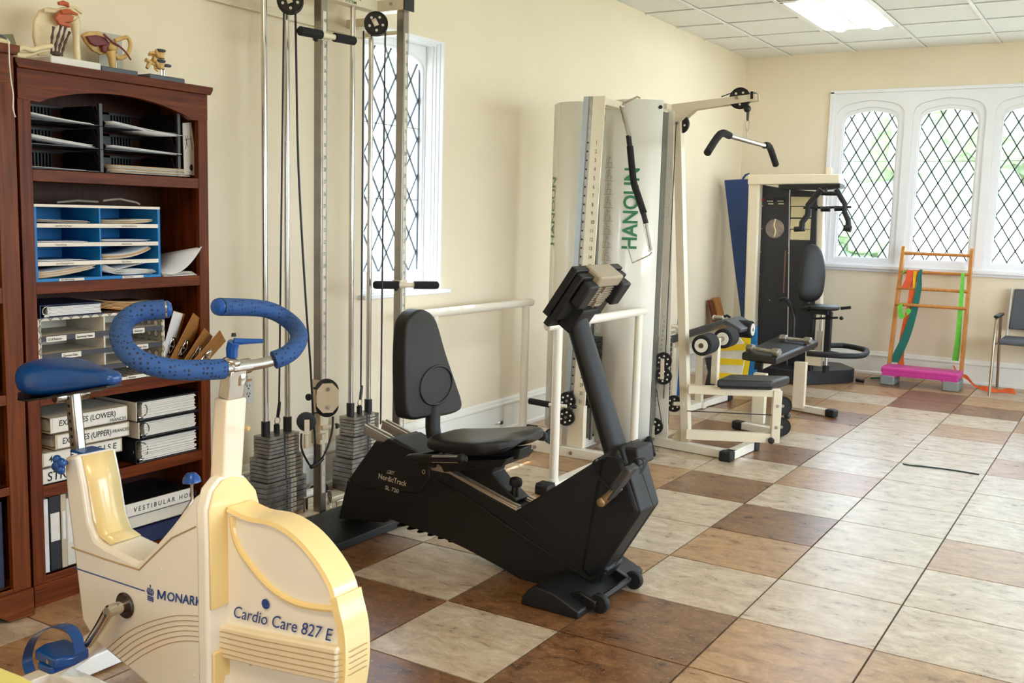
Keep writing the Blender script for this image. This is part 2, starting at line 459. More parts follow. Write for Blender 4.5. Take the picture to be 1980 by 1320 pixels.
for i in range(0, 11):
    for k in range(0, 20):
        x0, x1, y0, y1 = cell(i, k)
        x0 = max(x0, XW); y1 = min(y1, YF)
        if x1 - x0 < 0.03 or x0 > XR or (i, k) in skip: continue
        if i < 7 and k < 8:
            B().box(x0, x1, y0, y1, ZC+0.004, ZC+0.018).done('ceiling_tile', CEIL, ce)
        else: oth.box(x0, min(x1, XR), y0, y1, ZC+0.004, ZC+0.018)
oo = oth.done('distant_ceiling_tiles', CEIL, ce); oo['kind'] = 'stuff'

# the recessed troffer with two tubes
x0, x1 = CXS[2]+0.014, CXS[3]-0.014; y0, y1 = CYS[4]+0.012, CYS[2]-0.012; xm = (x0+x1)/2
lt = thing('ceiling_light', (xm, (y0+y1)/2, ZC), 'recessed white fluorescent ceiling light with two glowing curved diffusers', 'ceiling light')
ENAM = mat('light_enamel', '#eef0ec', 0.3, vary=0)
B().box(x0, x0+0.02, y0, y1, ZC-0.006, ZC+0.012).box(x1-0.02, x1, y0, y1, ZC-0.006, ZC+0.012).box(x0, x1, y0, y0+0.02, ZC-0.006, ZC+0.012).box(x0, x1, y1-0.02, y1, ZC-0.006, ZC+0.012).box(xm-0.012, xm+0.012, y0, y1, ZC-0.002, ZC+0.012).done('frame', ENAM, lt)
GLOWM = glow('lamp_diffuser', '#f4f8ff', 7.5)
for xa, xb in ((x0+0.02, xm-0.012), (xm+0.012, x1-0.02)):
    rows = []
    for k in range(13):
        a = PI*k/12; x = xa + (xb-xa)*k/12; z = ZC + 0.012
        z = ZC + 0.002 + 0.010*abs(math.cos(a))
        rows.append([(x, y0+0.02, z), (x, y1-0.02, z)])
    B().grid(rows).done('reflector', ENAM, lt, solid=0.002)
    xc = (xa+xb)/2
    prof = [(xc + 0.055*math.cos(PI + PI*k/10), ZC + 0.004 + 0.035*math.sin(PI + PI*k/10)) for k in range(11)]
    B().py(prof, y0+0.06, y1-0.06).done('diffuser', GLOWM, lt)

# baseboards with cap moulding
def baseboard_x(name, x, s, y0, y1):   # along y, s = direction into the room
    pr_ = [(x, 0), (x+s*0.026, 0), (x+s*0.026, 0.018), (x+s*0.018, 0.028), (x+s*0.018, 0.165), (x+s*0.026, 0.172), (x+s*0.026, 0.182), (x+s*0.016, 0.190), (x+s*0.016, 0.197), (x+s*0.008, 0.212), (x, 0.214)]
    structure(B().py(pr_, y0, y1).done(name, TRIM))
baseboard_x('baseboard_left', XW, 1, YB, YF-0.02)
baseboard_x('baseboard_right', XR, -1, YB, YF)
pr_ = [(YF, 0), (YF-0.026, 0), (YF-0.026, 0.018), (YF-0.018, 0.028), (YF-0.018, 0.165), (YF-0.026, 0.172), (YF-0.026, 0.182), (YF-0.016, 0.190), (YF-0.016, 0.197), (YF-0.008, 0.212), (YF, 0.214)]
structure(B().px(pr_, XW, XR).done('baseboard_far', TRIM))

# ------------------------------------------------------------------ leaded windows
def arch(w, z0, zt, k=1.0):
    """outline of an opening with a flattened pointed head, centred on 0; starts bottom left, runs anticlockwise"""
    f = w/0.3
    pts = [(-w, z0), (w, z0), (w, zt-0.15*k)]
    hd = [(0.985, 0.115), (0.93, 0.078), (0.82, 0.048), (0.66, 0.030), (0.40, 0.014), (0.18, 0.005), (0.0, 0.0)]
    pts += [(w*a, zt - h*k) for a, h in hd]
    pts += [(-w*a, zt - h*k) for a, h in reversed(hd[:-1])]
    pts += [(-w, zt-0.15*k)]
    return pts
def outer_rect(inner, a0, a1, z0, z1):
    """the same number of points on a rectangle round the arch"""
    n = len(inner); out = [(a0, z0), (a1, z0), (a1, inner[2][1])]
    m = n - 4
    for k in range(m):
        s = k/(m-1); out.append((a1 + (a0-a1)*s, z1))
    out.append((a0, inner[-1][1]))
    return out
def ring(b, inner, outer, to3, d0, d1):
    bm = b.bm; n = len(inner)
    A = [bm.verts.new(to3(p, d0)) for p in inner]; Bv = [bm.verts.new(to3(p, d0)) for p in outer]
    C = [bm.verts.new(to3(p, d1)) for p in inner]; D = [bm.verts.new(to3(p, d1)) for p in outer]
    for i in range(n):
        j = (i+1) % n
        bm.faces.new((A[i], A[j], Bv[j], Bv[i])); bm.faces.new((C[i], D[i], D[j], C[j]))
        bm.faces.new((A[i], C[i], C[j], A[j])); bm.faces.new((Bv[i], Bv[j], D[j], D[i]))
    return b
def clip(poly, a0, a1, z0, z1):
    def cut(P, f, inter):
        out = []
        for i in range(len(P)):
            p, q = P[i-1], P[i]
            if f(q):
                if not f(p): out.append(inter(p, q))
                out.append(q)
            elif f(p): out.append(inter(p, q))
        return out
    for ax, v, s in ((0, a0, 1), (0, a1, -1), (1, z0, 1), (1, z1, -1)):
        if not poly: return poly
        poly = cut(poly, lambda p: s*(p[ax]-v) >= 0, lambda p, q: tuple(p[k] + (q[k]-p[k])*(v-p[ax])/(q[ax]-p[ax]) for k in (0, 1)))
    return poly
def lattice(parent, a0, a1, z0, z1, to3, dw, dh, d, phase=(0, 0), pw=0.0105):
    """diamond panes, each its own object, and the lead cames between them"""
    ca, cz = (a0+a1)/2 + phase[0], (z0+z1)/2 + phase[1]
    lead = B()
    na = int((a1-a0)/dw) + 3; nz = int((z1-z0)/dh) + 3
    for i in range(-2*na, 2*na+1):
        for k in range(-2*nz, 2*nz+1):
            if (i + k) % 2: continue
            x, z = ca + i*dw/2, cz + k*dh/2
            P = clip([(x-dw/2, z), (x, z-dh/2), (x+dw/2, z), (x, z+dh/2)], a0, a1, z0, z1)
            if len(P) >= 3:
                ar = abs(sum(P[q-1][0]*P[q][1] - P[q][0]*P[q-1][1] for q in range(len(P))))/2
                if ar < 2e-4: continue
                g = B(); g._poly_prism(P, to3, d-0.0012, d+0.0012); g.done('pane', PANE, parent, flat=True)
            for sx_ in (1, -1):
                seg = [(x-dw/2, z), (x, z+sx_*dh/2)]
                L = []
                (xa, za), (xb, zb) = seg
                t0, t1 = 0.0, 1.0; ok = True
                for va, vb, lo, hi in ((xa, xb, a0, a1), (za, zb, z0, z1)):
                    dv = vb - va
                    for bnd, sg in ((lo, 1), (hi, -1)):
                        fa, fb = sg*(va-bnd), sg*(vb-bnd)
                        if fa < 0 and fb < 0: ok = False
                        elif fa < 0: t0 = max(t0, fa/(fa-fb))
                        elif fb < 0: t1 = min(t1, fa/(fa-fb))
                if ok and t1 > t0:
                    pa = (xa+(xb-xa)*t0, za+(zb-za)*t0); pb = (xa+(xb-xa)*t1, za+(zb-za)*t1)
                    A, Bq = Vector(to3(pa, d)), Vector(to3(pb, d))
                    nrm = Vector(to3((0, 0), 1)) - Vector(to3((0, 0), 0))
                    lead.beam(A, Bq, pw, pw*0.9, up=nrm)
    for zz in (z0 + (z1-z0)*0.33, z0 + (z1-z0)*0.66):
        A, Bq = Vector(to3((a0, zz), d)), Vector(to3((a1, zz), d)); lead.beam(A, Bq, 0.004, 0.004)
    for aa in (a0, a1):
        lead.beam(Vector(to3((aa, z0), d)), Vector(to3((aa, z1), d)), pw, pw)
    lead.done('lead_came', LEAD, parent)

cells = [(-2.168 + 0.665*k) for k in range(7)]
for n, cx_ in enumerate(cells):
    to3 = lambda p, d, cx_=cx_: (cx_ + p[0], d, p[1])
    w = structure(B().box(cx_-0.33, cx_+0.33, YF+0.24, YF+0.26, 1.0, 1.03).done('window_%d' % (n+1), WHITE), 'white arched leaded window with diamond panes')
    a1_ = arch(0.298, 1.02, 2.49); o1 = outer_rect(a1_, -0.3325, 0.3325, FZ0, FZ1)
    ring(B(), a1_, o1, to3, YF-0.012, YF+0.12).done('window_frame', WHITE, w)
    a2 = arch(0.250, 1.058, 2.432, 0.9); o2 = arch(0.2975, 1.0205, 2.4895)
    ring(B(), a2, o2, to3, YF+0.010, YF+0.09).done('sash', WHITE, w)
    a3 = arch(0.233, 1.070, 2.395, 0.85); o3 = arch(0.2498, 1.0582, 2.4318, 0.9)
    ring(B(), a3, o3, to3, YF+0.028, YF+0.085).done('glazing_bead', WHITE, w)
    if n < 5: lattice(w, -0.236, 0.236, 1.066, 2.398, to3, 0.118, 0.1985, YF+0.055, (0.0, 0.02*n))
    else: B().box(cx_-0.236, cx_+0.236, YF+0.054, YF+0.056, 1.066, 2.398).done('pane', PANE, w)
b = B().box(FX0-0.03, FX1+0.03, YF-0.05, YF+0.02, FZ0-0.03, FZ0).box(FX0-0.005, FX1, YF-0.025, YF, FZ0-0.055, FZ0-0.03)
structure(b.done('trim_1', WHITE, bevel=0.004), 'white sill under the row of far windows')
b = B().box(FX0-0.018, FX0+0.02, YF-0.03, YF+0.02, FZ0, FZ1).box(FX0-0.018, FX1, YF-0.03, YF+0.02, FZ1-0.018, FZ1+0.012)
structure(b.done('trim_2', WHITE, bevel=0.003), 'white casing round the row of far windows')

# left window, set deep in the wall with stepped reveal
yc = (LW['y0']+LW['y1'])/2
to3 = lambda p, d: (d, yc + p[0], p[1])
w = structure(B().box(XW-0.30, XW-0.28, LW['y0'], LW['y1'], LW['z0'], LW['z0']+0.02).done('window_8', WHITE), 'tall white leaded window with deep stepped reveal')
hw = (LW['y1']-LW['y0'])/2
def rr(h, z0, z1): return [(-h, z0), (h, z0), (h, z1), (-h, z1)]
steps = [(hw+0.001, hw-0.007, 0.006, -0.018), (hw-0.0, hw-0.012, -0.018, -0.040), (hw-0.0, hw-0.017, -0.040, -0.060), (hw-0.0, hw-0.022, -0.060, -0.105)]
for (ho, hi, da, db) in steps:
    ring(B(), rr(hi, LW['z0']+0.02, LW['z1']-(hw-hi)), rr(ho, LW['z0']+0.0, LW['z1']), to3, XW+da, XW+db).done('reveal_moulding', WHITE, w, bevel=0.004)
a1_ = arch(hw-0.030, 1.035, 2.255, 0.75); o1 = outer_rect(a1_, -hw, hw, LW['z0'], LW['z1'])
ring(B(), a1_, o1, to3, XW-0.105, XW-0.17).done('window_frame', WHITE, w)
a2 = arch(hw-0.042, 1.048, 2.242, 0.72); o2 = arch(hw-0.030, 1.035, 2.255, 0.75)
ring(B(), a2, o2, to3, XW-0.115, XW-0.16).done('sash', WHITE, w)
lattice(w, -(hw-0.044), hw-0.044, 1.046, 2.244, to3, 0.131, 0.210, XW-0.135, (0.02, 0.03), pw=0.0085)
b = B().box(XW-0.105, XW+0.05, LW['y0']-0.03, LW['y1']+0.045, LW['z0']-0.022, LW['z0'])
structure(b.done('trim_3', WHITE, bevel=0.004), 'white sill of the left window')

# plain windows in the unseen right and back walls
for n, y in enumerate((1.1, 2.8, 4.5, 6.2)):
    w = structure(B().box(XR+0.1, XR+0.14, y, y+0.05, 0.7, 2.4).box(XR+0.1, XR+0.14, y+1.65, y+1.7, 0.7, 2.4).box(XR+0.1, XR+0.14, y, y+1.7, 0.7, 0.75).box(XR+0.1, XR+0.14, y, y+1.7, 2.35, 2.4).done('window_%d' % (9+n), WHITE))

for n, x in enumerate((-0.6,)):
    structure(B().box(x, x+0.05, YB-0.14, YB-0.1, 0.75, 1.95).box(x+1.15, x+1.2, YB-0.14, YB-0.1, 0.75, 1.95).box(x, x+1.2, YB-0.14, YB-0.1, 0.75, 0.80).box(x, x+1.2, YB-0.14, YB-0.1, 1.9, 1.95).done('window_%d' % (13+n), WHITE))
# ------------------------------------------------------------------ outside
GRASS = mat('lawn', '#b3b2a0', 0.9, vary=0.2, scale=2)
LEAF = mat('foliage', '#93a37e', 0.8, vary=0.4, scale=6)
LEAF2 = mat('pale_foliage', '#a9a7a0', 0.8, vary=0.35, scale=4)
BARK = mat('bark', '#4c3a36', 0.9, vary=0.2)
HOUSE = mat('pale_siding', '#bdbcbb', 0.9, vary=0.05)
structure(B().box(-60, 60, YF+0.5, 14, -0.6, -0.5).box(-9.0, -3.9, -30, YF+0.5, -0.6, -0.5).box(3.4, 40, -30, YF+0.5, -0.6, -0.5).done('lawn_outside', GRASS), 'pale ground outside the windows')
structure(B().px([(14, -0.5), (20, 1.2), (30, 4.5), (44, 9.5), (60, 10), (60, -0.6), (14, -0.6)], -60, 60).done('hillside_outside', GRASS), 'pale hillside rising outside the far windows')
structure(B().py([(-9, -0.5), (-12, 1.2), (-18, 4.5), (-30, 9.5), (-45, 10), (-45, -0.6), (-9, -0.6)], -30, 24).done('bank_outside', GRASS), 'pale bank rising outside the left window')
def bush(name, c, r, label, n=16, seed=0, cat='bush', m=None, group='greenery outside the windows'):
    rnd = random.Random(seed); t_ = thing(name, (c[0], c[1], c[2]-r*1.2), label, cat)
    b = B()
    for k in range(n):
        a, e = rnd.uniform(0, 2*PI), rnd.uniform(-0.6, 1.2); q = r*rnd.uniform(0.3, 0.8)
        s = r*rnd.uniform(0.2, 0.4)
        b.blob((c[0]+q*math.cos(a)*math.cos(e), c[1]+q*math.sin(a)*math.cos(e), c[2]+q*math.sin(e)), s, s, s, 2)
    for v in b.bm.verts:
        v.co += Vector((rnd.uniform(-1, 1), rnd.uniform(-1, 1), rnd.uniform(-1, 1)))*r*0.07
    b.done('foliage', m or LEAF, t_)
    B().tube([(c[0], c[1], c[2]-r*1.35), (c[0]+0.05*r, c[1], c[2])], 0.07*r, 8).done('trunk', BARK, t_)
bush('garden_tree', (-3.2, 24, 2.8), 3.0, 'leafy green tree outside the rightmost far window in view', 40, 1, 'tree')
bush('garden_tree', (-4.4, 33, 7.6), 3.0, 'greyish tree outside, high behind the middle far window', 40, 2, 'tree', LEAF2)
bush('garden_tree', (-9.6, 9.0, 3.0), 1.5, 'leafy tree outside, seen high in the tall left wall window', 30, 3, 'tree')
bush('garden_shrub', (-4.2, 17, 0.9), 0.9, 'low shrub outside, below the middle far window', 16, 4)
# neighbouring house seen through the first far window
hs = thing('house', (-9.0, 26, 2.3), 'pale house with a shallow roof outside, behind the leftmost far window', 'house')
B().box(-12.5, -7.0, 26, 31, 1.8, 5.0).done('wall', HOUSE, hs)
B().px([(25.4, 5.0), (31.6, 5.0), (28.5, 6.3)], -12.8, -6.7).done('roof', LEAF2, hs)
for x in (-11.8, -10.2, -8.6): 
    wf = B().box(x, x+0.9, 25.94, 26.02, 3.2, 4.5).done('window', WHITE, hs); B().box(x+0.08, x+0.82, 25.92, 25.95, 3.28, 4.42).done('pane', mat('dark_pane', '#8b93a0', 0.2), wf)
# dark post of the porch outside the left window
tag(B().box(-4.46, -4.38, 5.80, 6.08, -0.5, 3.4).done('porch_post', mat('dark_timber', '#6d5a66', 0.8), loc=(-4.42, 5.9, -0.5)), 'dark timber porch post just outside the right side of the left window', 'post')

# ================================================================== BOOKCASES
BX, BXB = -3.086, -3.335       # front and back planes
def bookcase(label, fx, bx, y0, y1, ztop, shelves, matv, mah, matb, st=0.045, arch_top=True, crown=0.03, plinth=0.1, notch=False, ztb=1.70, zc=None):
    t_ = thing('bookcase', ((fx+bx)/2, (y0+y1)/2, 0), label, 'bookcase')
    for a, b_ in ((y0, y0+0.02), (y1-0.02, y1)):
        B().box(bx, fx-0.018, a, b_, 0.0, ztop-0.03).done('side_panel', matv, t_, bevel=0.001)
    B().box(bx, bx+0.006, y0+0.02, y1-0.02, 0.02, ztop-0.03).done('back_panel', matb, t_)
    for a, b_ in ((y0-0.001, y0+st), (y1-st, y1+0.001)):
        B().box(fx-0.02, fx, a, b_, plinth, ztb).done('stile', matv, t_, bevel=0.0015)
    for (z0, z1) in shelves:
        B().box(bx+0.006, fx-0.004, y0+0.02, y1-0.02, z0, z1).box(fx-0.02, fx-0.001, y0+st, y1-st, z0-0.001, z1).done('shelf', mah, t_, bevel=0.0015)
    # arched head rail
    h0 = ztb
    pts = [(y0, ztop-0.03), (y0, h0), (y0+st+0.03, h0-0.005)]
    n = 16; a, b_ = y0+st+0.03, y1-st-0.03
    for k in range(1, n): 
        s = k/n; pts.append((a + (b_-a)*s, h0 - 0.005 + 0.058*math.sin(PI*s)**0.75))
    pts += [(b_, h0-0.005), (y1, h0), (y1, ztop-0.03)]
    if arch_top: B().px(pts, fx-0.02, fx+0.002).done('head_rail', mah, t_, bevel=0.001)
    else: B().box(fx-0.02, fx+0.002, y0, y1, h0, ztop-0.03).done('head_rail', mah, t_, bevel=0.001)
    B().px([(y0-0.015, ztop), (y0-0.015, ztop-0.012), (y0-0.004, ztop-0.03), (y1+0.004, ztop-0.03), (y1+0.015, ztop-0.012), (y1+0.015, ztop)], bx, fx+0.018).done('top_board', mah, t_, bevel=0.002)
    if notch:
        B().px([(y0-0.003, plinth), (y0-0.003, 0), (y0+0.06, 0), (y0+0.09, 0.03), (y1-0.12, 0.03), (y1-0.085, 0.004), (y1+0.003, 0.0), (y1+0.003, plinth)], fx-0.02, fx+0.01).done('plinth', mah, t_, bevel=0.002)
    else: B().box(fx-0.02, fx+0.006, y0-0.003, y1+0.003, 0.0, plinth).done('plinth', mah, t_, bevel=0.002)
    return t_
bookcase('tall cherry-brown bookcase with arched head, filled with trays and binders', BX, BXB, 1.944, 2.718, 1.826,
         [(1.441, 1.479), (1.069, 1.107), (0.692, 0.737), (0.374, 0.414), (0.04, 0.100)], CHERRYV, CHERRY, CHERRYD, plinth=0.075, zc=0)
bookcase('lighter brown bookcase cut off by the left edge, with a string hanging down', -3.041, -3.335, 0.98, 1.905, 1.856,
         [(1.467, 1.51), (1.05, 1.10), (0.722, 0.755), (0.425, 0.452), (0.05, 0.108)], OAK, OAKH, CHERRYD, st=0.062, notch=True, plinth=0.095, ztb=1.74)
tag(B().tube([(-3.018, 1.875, 1.868), (-3.013, 1.876, 1.853), (-3.012, 1.875, 1.80), (-3.012, 1.878, 1.75), (-3.012, 1.884, 1.70), (-3.012, 1.882, 1.66), (-3.012, 1.888, 1.633)], 0.0022, 6, smooth=4).done('string', PAPER, loc=(-3.012, 1.88, 1.86)), 'thin white string hanging over the top front corner of the left bookcase', 'string')

# ---- anatomical models on top of the bookcases
BONE = mat('bone_plastic', '#e2cfa6', 0.4, vary=0.08, scale=40)
BONEY = mat('yellow_bone_plastic', '#cfa865', 0.45, vary=0.18, scale=30)
MUSR = mat('orange_muscle', '#b5592e', 0.45, vary=0.1)
MUSD = mat('dark_red_muscle', '#6e1c22', 0.4, vary=0.15)
BROWNB = mat('dark_brown_bone', '#4d372c', 0.5, vary=0.15)
SLATE = mat('slate_base', '#4b4f55', 0.5)
BASEW = mat('pale_base', '#dcd7cd', 0.45)
ZT = 1.826
# shoulder
t_ = thing('shoulder_model', (-3.2, 2.16, ZT), 'shoulder joint model with orange muscles on a white base', 'anatomical model', 'anatomy models on the bookcases')
B().box(-3.27, -3.10, 2.075, 2.265, ZT, ZT+0.028).done('base', BASEW, t_, bevel=0.004)
o = [(-3.2, 2.085, 1.982), (-3.2, 2.128, 2.023), (-3.2, 2.209, 2.026), (-3.2, 2.227, 1.963), (-3.2, 2.163, 1.927), (-3.2, 2.13, 1.87), (-3.2, 2.085, 1.864), (-3.2, 2.08, 1.939)]
B().px([(p[1], p[2]) for p in [(-3.2, 2.081, 1.972), (-3.2, 2.103, 2.01), (-3.2, 2.132, 2.025), (-3.2, 2.174, 2.026), (-3.2, 2.219, 2.038), (-3.2, 2.193, 2.009), (-3.2, 2.173, 1.985), (-3.2, 2.16, 1.955), (-3.2, 2.141, 1.918), (-3.2, 2.126, 1.865), (-3.2, 2.092, 1.86), (-3.2, 2.077, 1.922)]], -3.205, -3.19).done('shoulder_blade', BONE, t_, bevel=0.003)
B().tube([(-3.17, 2.1, 2.007), (-3.17, 2.14, 2.011), (-3.17, 2.179, 2.026), (-3.17, 2.215, 2.038), (-3.17, 2.244, 2.026)], [0.006, 0.007, 0.007, 0.006, 0.008], 10, smooth=0).done('spine_ridge', BONE, t_)
B().tube([(-3.18, 2.214, 1.997), (-3.18, 2.226, 1.982), (-3.18, 2.227, 1.944), (-3.18, 2.227, 1.901), (-3.18, 2.23, 1.857)], [0.026, 0.018, 0.011, 0.012, 0.012], 14).done('upper_arm_bone', BONE, t_)
B().blob((-3.18, 2.214, 2.001), 0.022, 0.024, 0.02).done('ball_joint', BONE, t_)
B().tube([(-3.155, 2.146, 2.036), (-3.155, 2.163, 2.041), (-3.155, 2.179, 2.039), (-3.155, 2.184, 2.031)], [0.006, 0.009, 0.008, 0.004], 10).tube([(-3.15, 2.151, 2.008), (-3.15, 2.182, 2.017), (-3.15, 2.214, 2.012)], [0.008, 0.008, 0.004], 8).done('muscle', MUSR, t_)
B().px([(2.13, 1.985), (2.143, 2.004), (2.177, 2.006), (2.201, 2.004), (2.196, 1.986), (2.172, 1.978), (2.192, 1.978), (2.188, 1.964), (2.145, 1.967), (2.138, 1.979)], -3.165, -3.150).done('muscle', MUSR, t_, bevel=0.003)
# dark hand skeleton on the wall side of the shoulder base
t_ = thing('hand_model', (-3.12, 2.17, ZT+0.028), 'dark brown skeleton hand standing on its wrist beside the shoulder model', 'anatomical model', 'anatomy models on the bookcases')
fing = [[(-3.13, 2.099, 1.863), (-3.13, 2.098, 1.89), (-3.13, 2.102, 1.917), (-3.13, 2.109, 1.952)], [(-3.13, 2.112, 1.862), (-3.13, 2.115, 1.896), (-3.13, 2.124, 1.924), (-3.13, 2.136, 1.96)], [(-3.13, 2.123, 1.862), (-3.13, 2.13, 1.895), (-3.13, 2.14, 1.917), (-3.13, 2.153, 1.958)], [(-3.13, 2.135, 1.862), (-3.13, 2.141, 1.883), (-3.13, 2.15, 1.908), (-3.13, 2.168, 1.945)]]
for k, F in enumerate(fing):
    b = B()
    for a, c in zip(F, F[1:]):
        a, c = Vector(a), Vector(c); b.tube([a, a.lerp(c, 0.12), a.lerp(c, 0.5), a.lerp(c, 0.88), c], [0.0055, 0.0045, 0.0028, 0.0045, 0.0055], 8)
    b.done('finger_bone', BROWNB, t_)
B().blob((-3.13, 2.116, 1.866), 0.012, 0.02, 0.008).done('wrist_bone', BROWNB, t_)
# long bones lying across
t_ = thing('elbow_model', (-3.12, 1.99, ZT), 'pale elbow bone model lying at the left end of the bookcase top', 'anatomical model', 'anatomy models on the bookcases')
B().tube([(-3.1, 1.959, 1.854), (-3.1, 1.977, 1.863), (-3.1, 2.009, 1.86), (-3.1, 2.042, 1.873), (-3.1, 2.08, 1.884)], [0.010, 0.012, 0.008, 0.0065, 0.008], 12, smooth=3).done('bone', BONE, t_)
B().tube([(-3.115, 1.961, 1.839), (-3.115, 1.986, 1.839), (-3.115, 2.018, 1.851), (-3.115, 2.048, 1.863), (-3.115, 2.078, 1.871)], [0.012, 0.012, 0.008, 0.006, 0.005], 12, smooth=3).done('bone', BONE, t_)
B().tube([(-3.13, 1.967, 1.831), (-3.13, 1.988, 1.834), (-3.13, 2.01, 1.84)], [0.006, 0.007, 0.006], 10).done('bone', BONE, t_)
t_ = tag(B().obox((-3.30, 2.03, ZT+0.05), (0.001, 0, 0), (0, 0.055, 0.010), (-0.01, -0.008, 0.05)).done('grey_card', mat('grey_green_card', '#8d8d75', 0.8), loc=(-3.30, 2.03, ZT)), 'small grey-green card leaning on the wall behind the shoulder model', 'card')
# hip
t_ = thing('hip_model', (-3.19, 2.35, ZT), 'hip joint model with dark red muscles on a slate base', 'anatomical model', 'anatomy models on the bookcases')
B().pz(rrect(-3.25, -3.11, 2.275, 2.425, 0.004), ZT, ZT+0.022).done('base', SLATE, t_, bevel=0.006)
B().px([(2.263, 1.955), (2.288, 1.971), (2.334, 1.98), (2.35, 1.969), (2.367, 1.943), (2.379, 1.93), (2.361, 1.906), (2.34, 1.899), (2.307, 1.908), (2.279, 1.933)], -3.215, -3.195).done('pelvis_wing', BONEY, t_, bevel=0.006)
B().px([(2.269, 1.951), (2.308, 1.961), (2.346, 1.96), (2.364, 1.938), (2.351, 1.918), (2.334, 1.929), (2.309, 1.922), (2.284, 1.929)], -3.192, -3.180).px([(2.328, 1.928), (2.351, 1.936), (2.346, 1.906), (2.329, 1.907)], -3.190, -3.175).done('muscle', MUSD, t_, bevel=0.003)
B().tube([(-3.165, 2.325, 1.966), (-3.165, 2.358, 1.946), (-3.165, 2.392, 1.933), (-3.165, 2.418, 1.915), (-3.165, 2.437, 1.893)], [0.004, 0.010, 0.010, 0.008, 0.003], 10, smooth=3).done('muscle', MUSD, t_)
B().tube([(-3.2, 2.397, 1.958), (-3.2, 2.428, 1.97), (-3.2, 2.45, 1.977), (-3.2, 2.463, 1.957), (-3.2, 2.456, 1.927), (-3.2, 2.435, 1.905), (-3.2, 2.409, 1.898), (-3.2, 2.396, 1.911)], [0.007, 0.008, 0.008, 0.006, 0.006, 0.009, 0.010, 0.008], 10, smooth=3).done('pubic_ring', BONEY, t_)
B().blob((-3.19, 2.378, 1.933), 0.018, 0.022, 0.020).done('ball_joint', BONEY, t_)
B().tube([(-3.18, 2.362, 1.915), (-3.18, 2.368, 1.891), (-3.18, 2.371, 1.857)], [0.020, 0.014, 0.011], 12).done('thigh_bone', BONEY, t_)
B().tube([(-3.22, 2.418, 1.926), (-3.22, 2.416, 1.863)], 0.003, 8).done('support_rod', CHROME, t_)
tag(B().obox((-3.29, 2.445, ZT+0.085), (0.0012, 0, 0), (0, 0.05, 0), (0, 0, 0.085)).done('acrylic_panel', mat('frosted_acrylic', '#b9b3a3', 0.25), loc=(-3.29, 2.445, ZT)), 'upright frosted panel standing between the hip and spine models', 'panel')
# spine
t_ = thing('spine_model', (-3.19, 2.55, ZT), 'lumbar vertebrae model with yellow nerves on a slate base', 'anatomical model', 'anatomy models on the bookcases')
B().pz(rrect(-3.25, -3.11, 2.475, 2.635, 0.004), ZT, ZT+0.022).done('base', SLATE, t_, bevel=0.006)
for (px_, pz_) in (((0, 0)), ((-3, 19))):
    pass
for k, c in enumerate([(-3.19, 2.588, 1.931), (-3.19, 2.587, 1.892)]):
    B().lathe([(0.017, -0.010), (0.014, -0.004), (0.014, 0.004), (0.017, 0.010)], c, (0, 0.05, 1), 18).done('vertebra', BONEY, t_)
    q = Vector(c); B().tube([q+Vector((0, -0.01, 0)), q+Vector((0.005, -0.03, 0.006)), q+Vector((0.0, -0.05, 0.004))], [0.010, 0.007, 0.004], 8).tube([q+Vector((0.01, -0.02, 0)), q+Vector((0.018, -0.035, 0.016))], [0.007, 0.004], 8).done('process', BONEY, t_)
for c in ((-3.19, 2.591, 1.95), (-3.19, 2.59, 1.912), (-3.2, 2.624, 1.9)):
    B().lathe([(0.016, -0.004), (0.018, 0), (0.016, 0.004)], c, (0, 0.05, 1), 18).done('disc', SLATE, t_)
B().tube([(-3.19, 2.559, 1.919), (-3.19, 2.557, 1.9), (-3.19, 2.563, 1.878), (-3.19, 2.575, 1.872)], 0.003, 8).tube([(-3.19, 2.568, 1.909), (-3.19, 2.587, 1.877)], 0.002, 8).done('nerve', mat('nerve_yellow', '#d99a20', 0.4), t_)
B().tube([(-3.19, 2.522, 1.906), (-3.19, 2.54, 1.901), (-3.19, 2.526, 1.877)], [0.008, 0.010, 0.006], 10).tube([(-3.2, 2.544, 1.93), (-3.2, 2.572, 1.929), (-3.2, 2.553, 1.9)], [0.006, 0.009, 0.007], 10).done('vertebra', BONEY, t_)
B().tube([(-3.19, 2.589, 1.885), (-3.19, 2.591, 1.857)], 0.003, 8).tube([(-3.2, 2.612, 1.889), (-3.2, 2.613, 1.86)], 0.003, 8).done('support_rod', CHROME, t_)
t_ = thing('bone_model', (-3.10, 1.82, 1.856), 'pale bone end lying on top of the left bookcase at the edge', 'anatomical model', 'anatomy models on the bookcases')
B().tube([(-3.09, 1.846, 1.883), (-3.09, 1.878, 1.87), (-3.09, 1.902, 1.87), (-3.09, 1.924, 1.867)], [0.012, 0.010, 0.010, 0.008], 10).done('bone', BONE, t_)
B().tube([(-3.09, 1.879, 1.892), (-3.09, 1.902, 1.886), (-3.09, 1.912, 1.88)], 0.004, 8).done('hinge', SLATE, t_)

